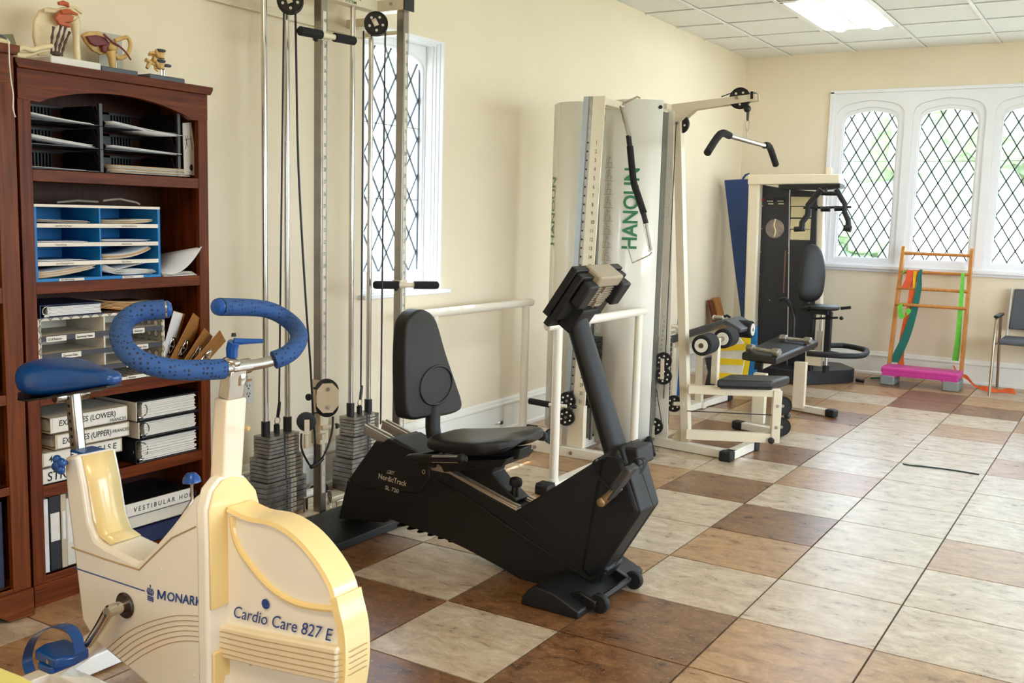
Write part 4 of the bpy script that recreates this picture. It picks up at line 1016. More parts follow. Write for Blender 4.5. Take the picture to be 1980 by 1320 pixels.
for k in range(-2, 3):
    b.tube([(cc[0]+k*0.0035, 1.573, cc[1]-0.001), (cc[0]+k*0.0062, 1.573, cc[1]+0.008), (cc[0]+k*0.0045, 1.573, cc[1]+0.014)], 0.0012, 5)
    b.blob((cc[0]+k*0.0045, 1.573, cc[1]+0.0155), 0.0016, 0.001, 0.0016, 1)
b.px([(1.5728, cc[1]+0.018), (1.5735, cc[1]+0.018), (1.5735, cc[1]+0.026), (1.5728, cc[1]+0.026)], cc[0]-0.0015, cc[0]+0.0015)
eo = b.done('crown_emblem', BLUEINK, bk)
ca_, cb_ = [(-1.744, 0.41), (-1.434, 0.428)]
dv = Vector((cb_[0]-ca_[0], 0, cb_[1]-ca_[1]))
letters([('Cardio Care 827 E', (ca_[0], 1.5955, ca_[1]), dv, (0.0, 0, 1), 0.030, -dv.length, 0.25)], BLUEINK, bk, bold=0.004)
rc = (-1.636, 1.594, 0.466); B().lathe([(0.012, 0), (0.012, 0.001)], (rc[0], 1.5965, rc[2]), (0, -1, 0), 20).done('round_badge', BLUEINK, bk)
for q in [(-2.285, 1.572, 0.406), (-1.97, 1.572, 0.485), (-1.856, 1.572, 0.241)]: B().lathe([(0.005, 0), (0.004, 0.0015), (0, 0.0016)], (q[0], 1.5735, q[2]), (0, -1, 0), 14).done('screw_cap', BIKEW, bk)
q = (-1.68, 1.58, 0.311); B().blob((q[0], 1.592, q[2]), 0.004, 0.004, 0.004, 2).done('screw', CHROME, bk)
# saddle
secs = [(-2.555, 0.03, 0.875, 0.925), (-2.54, 0.075, 0.858, 0.944), (-2.50, 0.105, 0.850, 0.953), (-2.45, 0.110, 0.853, 0.952), (-2.395, 0.094, 0.864, 0.948), (-2.345, 0.064, 0.877, 0.946), (-2.30, 0.043, 0.888, 0.945), (-2.25, 0.033, 0.900, 0.946), (-2.222, 0.026, 0.906, 0.941), (-2.208, 0.012, 0.914, 0.930)]
rings = []
for x, hw_, zb, zt in secs:
    R_ = []
    for k in range(20):
        a = 2*PI*k/20; cy, sy = math.cos(a), math.sin(a)
        yy = 1.64 + hw_*math.copysign(abs(cy)**0.8, cy); zz = (zt+zb)/2 + (zt-zb)/2*math.copysign(abs(sy)**0.7, sy)
        R_.append((x, yy, zz))
    rings.append(R_)
sd = B().loft(rings).done('saddle', BIKEBLUE, bk, sub=1)
b = B()
for x, hw_, zb, zt in secs[1:-1]: pass
b.loft([[(x, 1.64-hw_*0.9, zb+0.001), (x, 1.64+hw_*0.9, zb+0.001), (x, 1.64+hw_*0.9, zb-0.004), (x, 1.64-hw_*0.9, zb-0.004)] for x, hw_, zb, zt in secs[1:-1]])
b.done('saddle_base', BLACK, bk)
B().lathe([(0.013, -0.05), (0.016, -0.045), (0.016, 0.045), (0.013, 0.05)], (-2.405, 1.64, 0.858), (0, 1, 0), 14).done('saddle_clamp', CHROME, bk)
pa, pb = [(-2.394, 1.635, 0.882), (-2.373, 1.635, 0.71)]
sp_ = B().beam(pb, (pa[0], pa[1], pa[2]+0.012), 0.030, 0.034, up=(1, 0, 0)).done('saddle_post', STEEL, bk, bevel=0.006)
A_, B_ = Vector(pb), Vector(pa)
for k in range(7):
    c = A_.lerp(B_, 0.12+0.12*k); B().lathe([(0.005, 0), (0.0045, 0.0006)], (c.x, c.y-0.0155, c.z), (0, -1, 0), 10).done('peg_hole', INK, sp_)
q = (-2.331, 1.6, 0.717); B().box(q[0]-0.03, q[0]+0.028, 1.60, 1.67, q[2]-0.002, q[2]+0.004).done('post_collar', BIKEBLUE, bk, bevel=0.003)
kc = (-2.326, 1.545, 0.698)
kb = B().lathe([(0.006, 0.0), (0.006, 0.02)], (kc[0], 1.550, kc[2]), (-0.2, 1, 0), 10)
for k in range(4):
    a = PI/2*k + 0.5; kb.blob((kc[0]+0.014*math.cos(a), 1.545, kc[2]+0.014*math.sin(a)), 0.013, 0.011, 0.013, 2)
kb.blob((kc[0], 1.542, kc[2]), 0.014, 0.012, 0.014, 2)
kb.done('height_knob', BIKEBLUE, bk)
# steering post
sa, sb = [(-1.794, 1.625, 0.731), (-1.776, 1.625, 0.929)]
B().beam(sa, sb, 0.062, 0.044, up=(1, 0, 0)).done('post_sleeve', mat('bike_sleeve', '#efe3cd', 0.28, vary=0.02), bk, bevel=0.005)
sc_ = (-1.763, 1.625, 0.999)
B().beam(sb, sc_, 0.050, 0.032, up=(1, 0, 0)).done('inner_post', ALU, bk, bevel=0.003)
q = (-1.739, 1.6, 0.864); B().lathe([(0.007, 0), (0.005, 0.006), (0, 0.007)], (q[0]+0.022, 1.62, q[2]), (1, 0, 0), 10).done('post_button', mat('tan_plastic', '#c9a76e', 0.4), bk)
# handlebar
hb = [Vector(v) for v in ((-1.947, 1.579, 1.127), (-1.976, 1.531, 1.122), (-1.976, 1.489, 1.102), (-1.903, 1.423, 1.078), (-1.844, 1.4, 1.05), (-1.805, 1.419, 1.028), (-1.781, 1.486, 1.01), (-1.758, 1.587, 1.003), (-1.764, 1.64, 1.001), (-1.763, 1.735, 1.003), (-1.75, 1.796, 1.022), (-1.821, 1.899, 1.048), (-1.909, 1.947, 1.078), (-1.943, 1.895, 1.108), (-1.912, 1.716, 1.127))]
full = spline(hb, 5)
B().tube(full[34:48], 0.013, 14).done('handlebar_tube', CHROME, bk)
B().tube(full[:36], 0.0235, 18).done('grip', GRIP, bk)
B().tube(full[46:], 0.0225, 18).done('grip', GRIP, bk)
for e_, d_ in ((full[0], full[0]-full[2]), (full[-1], full[-1]-full[-3])):
    d_.normalize(); B().lathe([(0.020, 0), (0.020, 0.004)], e_, d_, 16).done('end_ring', CHROME, bk); B().lathe([(0.021, 0.004), (0.021, 0.008), (0.014, 0.016), (0, 0.018)], e_, d_, 16).done('end_cap', BIKEBLUE, bk)
c = hb[8]
B().blob((c.x-0.005, c.y-0.02, c.z+0.012), 0.026, 0.022, 0.015, 3).lathe([(0.018, -0.03), (0.018, 0.03)], (c.x, c.y, c.z), (0, 1, 0), 14).lathe([(0.016, -0.03), (0.020, -0.012), (0.016, 0)], (c.x, c.y, c.z-0.012), (0, 0, 1), 14).done('stem_clamp', CHROME, bk)
l0 = (-1.77, 1.625, 1.025); l1 = (-1.764, 1.625, 1.062); l2 = (-1.725, 1.68, 1.062)
B().tube([l0, (l0[0], l0[1], l0[2]+0.02), l1], [0.013, 0.014, 0.014], 10).tube([l1, Vector(l1).lerp(Vector(l2), 0.5), l2], [0.009, 0.0065, 0.005], 10).done('clamp_lever', BIKEBLUE, bk, bevel=0.001)
B().lathe([(0.006, 0), (0.005, 0.008)], (l1[0], l1[1], l1[2]+0.012), (0, 0, 1), 8).done('clamp_bolt', INK, bk)
# tension lever on the far side
t0 = (-2.025, 1.72, 0.614); t1 = (-2.026, 1.72, 0.663)
B().tube([(t0[0], t0[1]-0.03, t0[2]-0.03), t0, t1], 0.005, 8).done('tension_rod', CHROME, bk)
B().lathe([(0.0, 0.026), (0.012, 0.024), (0.022, 0.012), (0.024, 0.0), (0.008, -0.004), (0, -0.004)], t1, (-0.1, 0, 1), 16).done('tension_knob', BIKEBLUE, bk)
# crank, pedal, strap
cr = (-2.173, 1.565, 0.344)
A_x, A_z = (-2.11, 0.359)
B().lathe([(0.034, 0), (0.034, 0.003), (0.030, 0.006), (0.0, 0.006)], (A_x, 1.574, A_z), (0, -1, 0), 24).done('hub_recess', mat('dark_chrome', '#5b5452', 0.25, 0.9), bk)
B().lathe([(0.016, 0), (0.016, 0.045), (0.012, 0.05), (0, 0.05)], (A_x, 1.570, A_z), (0, -1, 0), 16).done('axle', CHROME, bk)
pe = (-2.17, 1.48, 0.259)
A_ = Vector((-2.11, 1.525, 0.359))
B().tube([A_+Vector((0.0, 0, 0.0)), A_.lerp(Vector((pe[0], 1.51, pe[2])), 0.4), Vector((pe[0]+0.002, 1.505, pe[2]+0.005))], [0.015, 0.0125, 0.011], 12, smooth=4).done('crank_arm', CHROME, bk)
px_, pz_ = pe[0]-0.0, pe[2]-0.005
B().tube([(pe[0], 1.51, pe[2]), (pe[0]-0.01, 1.40, pe[2]-0.004)], 0.006, 8).done('pedal_axle', CHROME, bk)
pl = [(pe[0]-0.07, 1.49), (pe[0]-0.085, 1.44), (pe[0]-0.07, 1.405), (pe[0]+0.02, 1.40), (pe[0]+0.04, 1.44), (pe[0]+0.03, 1.49)]
B().pz(pl, pe[2]-0.018, pe[2]+0.010).done('pedal', BIKEBLUE, bk, bevel=0.007, seg=3)
B().pz([(a, b-0.004) for a, b in rrect(pe[0]-0.05, pe[0]+0.01, 1.40, 1.47, 0.01)], pe[2]-0.032, pe[2]-0.015).done('pedal_weight', BIKEBLUE, bk, bevel=0.003)
arc = []
st_ = [(-2.325, 1.445, 0.17), (-2.336, 1.445, 0.206), (-2.302, 1.445, 0.267), (-2.23, 1.445, 0.315), (-2.162, 1.445, 0.332), (-2.126, 1.445, 0.315), (-2.115, 1.445, 0.278)]
ar = spline([Vector(v) for v in st_], 5)
B().loft([[(p.x, p.y-0.014, p.z), (p.x, p.y+0.014, p.z), (p.x+0.002, p.y+0.014, p.z+0.003), (p.x+0.002, p.y-0.014, p.z+0.003)] for p in ar]).done('pedal_strap', BIKEBLUE, bk)
# floor frame
B().box(-2.535, -2.485, 1.51, 1.95, 0.006, 0.062).done('rear_stabiliser', BIKEW, bk, bevel=0.004)
B().box(-2.538, -2.482, 1.475, 1.51, 0.0, 0.066).done('end_cap', BIKEW, bk, bevel=0.004)
B().box(-2.538, -2.482, 1.95, 1.975, 0.0, 0.066).done('end_cap', BIKEW, bk, bevel=0.004)
B().beam((-2.51, 1.635, 0.05), (-2.25, 1.635, 0.24), 0.05, 0.05).done('rear_strut', BIKEW, bk, bevel=0.004)
B().beam((-2.50, 1.635, 0.035), (-1.55, 1.635, 0.035), 0.06, 0.05).done('floor_beam', BIKEW, bk, bevel=0.004)
B().box(-1.60, -1.54, 1.45, 1.82, 0.0, 0.06).done('front_stabiliser', BIKEW, bk, bevel=0.004)

# pale yellow padded thing in the bottom left corner
ys = thing('stool', (-1.78, 1.02, 0), 'corner of a pale yellow padded stool at the bottom left of the picture', 'stool')
cq = [(-1.924, 1.088), (-1.862, 1.094), (-1.787, 1.097), (-1.707, 1.091), (-1.662, 1.074)]
B().pz(cq + [(cq[-1][0]-0.05, cq[-1][1]-0.12), (cq[0][0]-0.12, cq[0][1]-0.16), (cq[0][0]-0.09, cq[0][1]-0.02)], 0.41, 0.45).done('seat', mat('pale_yellow_vinyl', '#e2dd86', 0.4), ys, bevel=0.012, seg=3)
for (a, b_) in ((cq[1][0]-0.02, cq[1][1]-0.05), (cq[3][0]-0.03, cq[3][1]-0.05), (cq[0][0]-0.08, cq[0][1]-0.10)):
    B().tube([(a, b_, 0.41), (a, b_, 0.0)], 0.012, 10).done('leg', CHROME, ys)

# ================================================================== BLACK RECUMBENT BIKE
rb = thing('recumbent_bike', (-2.2, 3.23, 0), 'black recumbent exercise bike with padded backrest and tilted console', 'exercise bike')
P = [(-2.606, 0.424), (-2.57, 0.436), (-2.344, 0.359), (-2.223, 0.357), (-2.07, 0.31), (-1.909, 0.263), (-1.49, 0.574), (-1.476, 0.568), (-1.396, 0.35), (-1.528, 0.125), (-1.548, 0.092), (-1.567, 0.052), (-1.608, 0.03), (-1.85, -0.014), (-1.943, 0.016), (-2.136, 0.065), (-2.237, 0.085), (-2.392, 0.1), (-2.539, 0.118), (-2.608, 0.141), (-2.792, 0.073), (-2.698, 0.214), (-2.744, 0.222)]
B().py(P, 3.15, 3.31).done('body_shell', BLACKM, rb, bevel=0.008)
# front shroud corner with a wide rounded nose
Q = [(-1.565, 0.519), (-1.494, 0.573), (-1.4, 0.35), (-1.538, 0.113), (-1.588, 0.063), (-1.632, 0.093)]
B().py([(a+0.002, b) for a, b in Q], 3.143, 3.317).done('nose_shroud', BLACKM, rb, bevel=0.02, seg=4)
Q = [(-1.494, 0.577), (-1.396, 0.35), (-1.567, 0.058)]
nx = [(a+0.012, b+0.001) for a, b in Q]
b = B(); b.tube([(a, 3.23, c) for a, c in nx], 0.0016, 5); b.done('nose_seam', INK, rb)
for q in [(-1.42, 3.173, 0.552), (-1.42, 3.209, 0.498)]: B().lathe([(0.009, 0), (0.009, 0.002)], (-1.455, 3.23, q[2]), (1, 0, 0.2), 14).done('port_hole', INK, rb)
Q = [(-2.393, 0.352), (-2.139, 0.278), (-1.899, 0.179), (-1.586, 0.061), (-1.525, 0.102)]
B().tube([(x, 3.1475, z) for x, z in Q], 0.003, 6).done('side_seam', BLACKM, rb)
Q = [(-1.913, 0.257), (-1.82, 0.204)]
B().tube([(x, 3.1475, z) for x, z in Q], 0.002, 6).done('side_seam', BLACKM, rb)
# rear cover box
P = [(-2.592, 0.435), (-2.543, 0.437), (-2.49, 0.46), (-2.317, 0.407), (-2.31, 0.324), (-2.348, 0.275), (-2.355, 0.253), (-2.656, 0.223), (-2.736, 0.248)]
B().py(P, 3.142, 3.318).done('rear_cover', BLACKM, rb, bevel=0.006)
P = [(-2.517, 0.458), (-2.282, 0.402), (-2.286, 0.37), (-2.495, 0.408), (-2.562, 0.428)]
B().py([(a, b) for a, b in P], 3.135, 3.325).done('rail_shroud', BLACKM, rb, bevel=0.004)
P = [(-2.744, 0.244), (-2.665, 0.231), (-2.363, 0.249), (-2.539, 0.098), (-2.792, 0.067)]
B().py(P, 3.1465, 3.3135).done('rear_leg', BLACKM, rb, bevel=0.005)
# ribbed underside
for k in range(9):
    s = k/8; q0 = Vector((-2.48, 3.23, 0.085)); q1 = Vector((-2.067, 3.23, 0.061)); c = q0.lerp(q1, s)
    B().blob((c.x, 3.23, c.z+0.006), 0.022, 0.075, 0.008, 2).done('rib', BLACKM, rb)
B().py([(-2.980, 0.0), (-2.64, 0.0), (-2.64, 0.034), (-2.66, 0.044), (-2.74, 0.058), (-2.86, 0.062), (-2.95, 0.05), (-2.980, 0.03)], 2.955, 3.505).done('rear_foot', BLACKM, rb, bevel=0.004)
B().py([(-1.752, 0.002), (-1.52, 0.0), (-1.518, 0.026), (-1.56, 0.045), (-1.62, 0.070), (-1.69, 0.078), (-1.725, 0.060), (-1.745, 0.03)], 2.935, 3.465).done('front_foot', BLACKM, rb, bevel=0.005)
B().py([(-1.70, 0.06), (-1.56, 0.05), (-1.52, 0.11), (-1.62, 0.16), (-1.74, 0.14)], 3.165, 3.295).done('foot_bracket', BLACKM, rb, bevel=0.01)
B().tube([(-1.497, 3.03, 0.04), (-1.497, 3.31, 0.04)], 0.012, 10).done('wheel_axle', BLACK, rb)
for y in (3.035, 3.315):
    B().lathe([(0.01, -0.013), (0.030, -0.013), (0.035, -0.008), (0.035, 0.008), (0.030, 0.013), (0.01, 0.013)], (-1.487, y, 0.035), (0, 1, 0), 22).done('transport_wheel', RUBBER, rb)
    B().py([(-1.56, 0.012), (-1.49, 0.022), (-1.487, 0.05), (-1.55, 0.072), (-1.60, 0.05)], y-0.038, y-0.016).done('wheel_fork', BLACK, rb, bevel=0.003)
# aluminium rails
ra = [(-2.635, 3.185, 0.453), (-1.907, 3.185, 0.245)]; 
for y in (3.172, 3.288):
    a = (-2.641, 3.172, 0.455); c = (-1.913, 3.172, 0.251)
    b = B().beam((a[0]-0.02, y, a[2]+0.015), (c[0], y, c[2]), 0.038, 0.030)
    b.beam((a[0]-0.02, y-0.013, a[2]+0.033), (c[0], y-0.013, c[2]+0.018), 0.010, 0.012).beam((a[0]-0.02, y+0.013, a[2]+0.033), (c[0], y+0.013, c[2]+0.018), 0.010, 0.012)
    b.done('rail', ALU, rb, bevel=0.001)
# seat carriage
P = [(-2.261, 0.418), (-1.919, 0.494), (-1.929, 0.452), (-2.021, 0.428), (-2.044, 0.38), (-2.007, 0.345), (-1.928, 0.291), (-1.95, 0.252), (-1.981, 0.247), (-2.053, 0.281), (-2.164, 0.339)]
B().py(P, 3.185, 3.275).done('seat_carriage', BLACKM, rb, bevel=0.004)
k0_ = Vector((-1.953, 3.21, 0.28)); k1_ = Vector((-1.951, 3.21, 0.341))
B().tube([k0_, k1_], [0.018, 0.013], 10).done('carriage_lug', BLACK, rb, bevel=0.002)
b = B().lathe([(0.012, -0.004), (0.024, 0.0), (0.026, 0.016), (0.022, 0.028), (0.010, 0.033), (0, 0.033)], k1_, (0.1, 0, 1), 12); b.done('carriage_knob', RUBBER, rb, bevel=0.002)
# seat pad with a split front edge
rings = []
for i in range(15):
    s = i/14; x = -2.33 + 0.415*s
    hw_ = 0.115 + 0.085*math.sin(min(1, s*1.25)*PI/2) - 0.05*max(0, s-0.78)/0.22
    if i == 0: hw_ = 0.07
    zc_ = 0.470 + 0.052*s - 0.012*math.sin(PI*s)
    th = 0.030 if 0 < i < 14 else 0.014
    R_ = []
    for k in range(28):
        a = 2*PI*k/28; cy, sy = math.cos(a), math.sin(a); yy = hw_*math.copysign(abs(cy)**0.75, cy)
        xx = x - (0.045*max(0, s-0.6)/0.4*math.exp(-(yy/0.045)**2))
        dish = 0.012*(abs(yy)/0.18)**2 if sy > 0 else 0
        R_.append((xx, 3.225+yy, zc_ + th*math.copysign(abs(sy)**0.6, sy) + dish))
    rings.append(R_)
B().loft(rings).done('seat', VINYL, rb, sub=1)
B().py([(-2.254, 0.411), (-1.941, 0.463), (-1.964, 0.429), (-2.228, 0.367)], 3.12, 3.33).done('seat_plate', BLACK, rb, bevel=0.004)
# backrest
P = [(3.038, 0.899), (3.056, 0.962), (3.115, 0.994), (3.182, 0.985), (3.239, 0.94), (3.303, 0.812), (3.381, 0.674), (3.426, 0.591), (3.416, 0.553), (3.323, 0.545), (3.187, 0.556), (3.085, 0.564), (3.048, 0.605), (3.035, 0.759)]
P = sp2(P, 3, True)
B().px(P, -2.425, -2.355).done('backrest', VINYL, rb, bevel=0.022, seg=4)
c = (-2.35, 3.239, 0.682)
rg = [(c[0]-0.004, c[1]+0.108*math.cos(2*PI*k/40), c[2]+0.078*math.sin(2*PI*k/40)) for k in range(40)]
B().tube(rg, 0.0050, 8, closed=True).done('backrest_ring', VINYL, rb)
B().tube([Vector((-2.369, 3.22, 0.565))+Vector((0.0, 0.02, 0.03)), Vector((-2.352, 3.22, 0.487)), Vector((-2.3, 3.22, 0.422))], [0.030, 0.028, 0.032], 12, smooth=4).done('backrest_stem', BLACKM, rb)
# hand grips beside the seat
for y, s_, pa_, pb_ in ((2.985, 1, (797, 887), (897, 886)), (3.44, -1, (1000, 842), (1056, 843))):
    if s_ == 1: a, c = Vector((-2.274, 2.985, 0.442)), Vector((-2.04, 2.985, 0.475))
    else: a, c = Vector((-2.229, 3.44, 0.47)), Vector((-1.963, 3.44, 0.492))
    B().tube([a, a.lerp(c, 0.42)], 0.017, 14).tube([(a.x-0.03, 3.2, a.z-0.03), (a.x-0.03, y+0.02*s_, a.z-0.005), a], 0.014, 10, smooth=3).done('grip_arm', BLACK, rb)
    B().tube([a.lerp(c, 0.40), a.lerp(c, 0.94)], 0.0168, 16).done('grip_sensor', CHROME, rb)
    B().beam(a.lerp(c, 0.38)+Vector((0, -0.016, 0)), a.lerp(c, 0.95)+Vector((0, -0.016, 0)), 0.010, 0.017).done('sensor_strip', BLACK, rb)
    B().tube([a.lerp(c, 0.92), c, c+(c-a).normalized()*0.012], [0.019, 0.020, 0.010], 14).done('grip_end', BLACK, rb)
# mast
ma_, mb_ = Vector((-1.518, 3.23, 0.473)), Vector((-1.738, 3.23, 1.038))
d = (mb_-ma_).normalized(); s1 = Vector((0, 1, 0)); s2 = d.cross(s1)
rings = []
for s in (0, 0.5, 1):
    p = ma_.lerp(mb_, s); w_ = 0.056 - 0.008*s; h_ = 0.042 - 0.004*s
    rings.append([p + s1*math.cos(2*PI*k/20)*w_ + s2*math.sin(2*PI*k/20)*h_ for k in range(20)])
B().loft(rings).done('mast', BLACKM, rb)
B().py([(-1.591, 0.508), (-1.508, 0.566), (-1.428, 0.572), (-1.417, 0.508), (-1.496, 0.477)], 3.165, 3.295).done('mast_collar', BLACKM, rb, bevel=0.008)
# console
U = Vector((0.56, 0, 0.829)); N_ = Vector((0.829, 0, -0.56)); V_ = Vector((0, 1, 0))
c0 = Vector((-1.782, 3.262, 1.031))
def cb(name, m, u0, u1, v0, v1, n0, n1, bev=0.004, parent=rb):
    return B().obox(c0 + U*(u0+u1)/2 + V_*(v0+v1)/2 + N_*(n0+n1)/2, U*(u1-u0)/2, V_*(v1-v0)/2, N_*(n1-n0)/2).done(name, m, parent, bevel=bev)
co = cb('console', BLACKM, 0.0, 0.205, -0.182, 0.182, 0, 0.028)
cb('console_back', BLACKM, 0.006, 0.196, -0.177, 0.177, 0.030, 0.058, parent=co)
cb('console_lip', BLACKM, -0.045, 0.0, -0.145, 0.12, 0.01, 0.035, parent=co)
cb('console_neck', BLACKM, -0.035, 0.07, -0.085, 0.03, 0.035, 0.095, parent=co)
for v0 in (-0.165, 0.095):
    cb('speaker_pod', BLACKM, 0.085, 0.185, v0, v0+0.072, 0.058, 0.100, 0.008, parent=co)
cb('fan_hood', TAUPE, 0.165, 0.212, -0.090, 0.092, 0.004, 0.085, 0.008, parent=co)
for k in range(10):
    cb('fan_slat', TAUPE, 0.072+0.0098*k, 0.0755+0.0098*k, -0.088, 0.090, 0.058, 0.078-0.0012*abs(k-5), 0.0, parent=co)
cb('fan_rib', TAUPE, 0.07, 0.165, -0.002, 0.002, 0.060, 0.083, 0, parent=co)
cb('fan_hub', TAUPE, 0.10, 0.135, -0.012, 0.012, 0.074, 0.082, 0.003, parent=co)
cb('grille_base', TAUPE, 0.062, 0.070, -0.088, 0.088, 0.056, 0.070, 0.001, parent=co)
cb('sticker', mat('pink_sticker', '#d8a78f', 0.6), 0.040, 0.047, -0.035, -0.020, 0.0585, 0.0595, 0, parent=co)
cb('battery_hatch', GREYPL, 0.010, 0.052, 0.0, 0.055, 0.058, 0.060, 0.001, parent=co)
# crank and pedals
cc3 = (-1.518, 3.12, 0.377)
B().lathe([(0.05, 0), (0.046, 0.004), (0.03, 0.006), (0, 0.006)], (cc3[0], 3.150, cc3[2]), (0, -1, 0), 24).done('crank_boss', BLACK, rb)
GOLD = mat('worn_nickel', '#b59d78', 0.3, 0.9)
B().lathe([(0.018, 0), (0.018, 0.03), (0, 0.03)], (cc3[0], 3.148, cc3[2]), (0, -1, 0), 16).done('axle', BLACK, rb)
e3 = (-1.518, 3.08, 0.381); pe3 = (-1.453, 3.06, 0.446)
B().tube([(e3[0], 3.09, e3[2]), (pe3[0], 3.085, pe3[2])], [0.017, 0.014], 12).lathe([(0.017, 0), (0.012, 0.003), (0, 0.003)], (e3[0], 3.075, e3[2]), (0, -1, 0), 14).done('crank_arm', GOLD, rb)
pp = Vector((-1.411, 3.03, 0.5))
d1 = Vector((0.55, 0, 0.83)); d2 = Vector((0.83, 0, -0.55))
B().obox(pp, d1*0.050, Vector((0, 0.036, 0)), d2*0.013).done('pedal', GREYPL, rb, bevel=0.006)
B().obox(pp-d1*0.068+d2*0.008, d1*0.026, Vector((0, 0.030, 0)), d2*0.004).done('pedal_flap', GREYPL, rb, bevel=0.003)
st_ = [(-1.461, 3.04, 0.442), (-1.43, 3.04, 0.507), (-1.39, 3.04, 0.559), (-1.35, 3.04, 0.568), (-1.345, 3.04, 0.544), (-1.357, 3.04, 0.519)]
B().loft([[(p.x, p.y-0.012, p.z), (p.x, p.y+0.012, p.z), (p.x+0.003, p.y+0.012, p.z+0.003), (p.x+0.003, p.y-0.012, p.z+0.003)] for p in spline([Vector(v) for v in st_], 5)]).done('pedal_strap', RUBBER, rb)
st_ = [(-1.506, 3.13, 0.414), (-1.552, 3.13, 0.45), (-1.583, 3.13, 0.483), (-1.571, 3.13, 0.517), (-1.531, 3.13, 0.534), (-1.475, 3.13, 0.532), (-1.448, 3.13, 0.513)]
B().loft([[(p.x, p.y-0.012, p.z), (p.x, p.y+0.006, p.z), (p.x+0.003, p.y+0.006, p.z+0.002), (p.x+0.003, p.y-0.012, p.z+0.002)] for p in spline([Vector(v) for v in st_], 5)]).done('pedal_strap', RUBBER, rb)
# lettering
SILV = mat('silver_print', '#d5c8b4', 0.4)
na, nb = [(-2.571, 0.283), (-2.426, 0.273)]
dv = Vector((nb[0]-na[0], 0, nb[1]-na[1])); L_ = dv.length
letters_split([('NordicTrack', (na[0], 3.1405, na[1]), dv, (0.10, 0, 1), 0.023, -L_, 0), ('SL 720', (na[0]+L_*0.25, 3.1405, na[1]-0.040), dv, (0.1, 0, 1), 0.017, -L_*0.48, 0)], SILV, rb, bold=0.012)
cc = (-2.507, 3.14, 0.318)
b = B()
for s_ in (-1, 1): b.tube([(cc[0]+s_*0.006+0.010*math.cos(2*PI*k/16), 3.1405, cc[2]+0.007*math.sin(2*PI*k/16)) for k in range(16)], 0.0007, 5, closed=True)
b.tube([(cc[0]-0.022, 3.1405, cc[2]-0.008), (cc[0], 3.1405, cc[2]), (cc[0]+0.022, 3.1405, cc[2]+0.006)], 0.0007, 5).done('emblem', SILV, rb)
q = (-2.339, 3.14, 0.347); B().tube([(q[0]+0.006*math.cos(a*PI/6), 3.140, q[2]+0.008*math.sin(a*PI/6)) for a in range(12)], 0.0018, 6, closed=True).done('eyelet', GOLD, rb)

# ================================================================== WALL PULLEY TOWER
pt = thing('pulley_tower', (-3.1, 3.48, 0), 'twin-post cable pulley tower with two chrome weight stacks by the left wall', 'pulley tower')
PX0, PX1 = -3.032, -2.99
posts = ((3.250, 3.289), (3.806, 3.846))
for n, (ya, yb) in enumerate(posts):
    p = B().box(PX0, PX1, ya, yb, 0.0, 2.36 if n else 2.36).done('post', mat('satin_post', '#9b9389', 0.3, 0.9, vary=0.1), pt, bevel=0.003)
    B().box(PX1, PX1+0.001, ya+0.010, yb-0.010, 0.12, 2.20).done('scale_strip', mat('scale_paper', '#d6cfc0', 0.6), p)
    letters([(str(k), (PX1+0.0014, ya+(0.014 if k > 9 else 0.018), 0.145+0.0515*(k-1)), (0, 1, 0), (0, 0, 1), 0.017, 0.62, 0) for k in range(1, 41)], mat('dark_green_ink', '#27453a', 0.5), p, bold=0.0)
# weight stacks
def stack(yc, xc, n_hide=0):
    z = 0.035; hs = []
    lows, mids, ups = 7, 6, 6
    seq = [(0.124, 0.062, 0.0225)]*lows + [(0.108, 0.056, 0.0172)]*mids + [(0.092, 0.048, 0.0158)]*ups
    vals = ['50', '45', '40', '35', '30', '25', '22', '20', '17.5', '15', '12.5', '10', '7.5', '5', '4', '3', '2', '1', '10']
    L = []
    for k, (hy, hx, t_) in enumerate(seq):
        w_ = B().box(xc-hx, xc+hx, yc-hy, yc+hy, z, z+t_-0.0022).done('weight_plate', IRON, pt, bevel=0.0012, seg=1)
        B().lathe([(0.0055, 0), (0.005, 0.001)], (xc+hx-0.0002, yc, z+t_*0.45), (1, 0, 0), 10).done('pin_hole', INK, w_)
        B().box(xc+hx, xc+hx+0.0006, yc+0.026, yc+0.058, z+0.001, z+t_-0.004).done('number_tag', mat('tag_paper', '#c9bfa8', 0.6), w_)
        L.append((vals[k], (xc+hx+0.001, yc+0.031, z+0.003), (0, 1, 0), (0, 0, 1), t_*0.5, 0.9, 0))
        z += t_
    letters(L, INK, pt)
    zt = z
    for y in (yc-0.066, yc+0.066):
        B().tube([(xc, y, zt), (xc, y, 2.50)], 0.0125, 16).done('guide_rod', CHROME, pt)
        B().lathe([(0.019, 0), (0.019, 0.062), (0.014, 0.064)], (xc, y, zt), (0, 0, 1), 18).done('rubber_stop', BLACK, pt)
    B().lathe([(0.0135, 0), (0.0135, 0.036), (0.008, 0.042), (0, 0.042)], (xc, yc, zt), (0, 0, 1), 14).done('stem', BLACK, pt)
    B().tube([(xc, yc+0.004+0.016*math.cos(a*PI/8), zt+0.055+0.018*math.sin(a*PI/8)) for a in range(16)], 0.0022, 6, closed=True).done('ring', CHROME, pt)
    B().tube([(xc, yc+0.006, zt+0.068), (xc, yc+0.012, zt+0.10), (xc, yc+0.018, zt+0.138)], [0.007, 0.008, 0.006], 8).done('cable_end', BLACK, pt)
    B().box(xc-0.05, xc+0.05, yc-0.05, yc+0.05, 0.0, 0.034).done('rubber_buffer', RUBBER, pt, bevel=0.006)
    return zt
zt1 = stack(3.150, -3.155); zt2 = stack(3.705, -3.155)
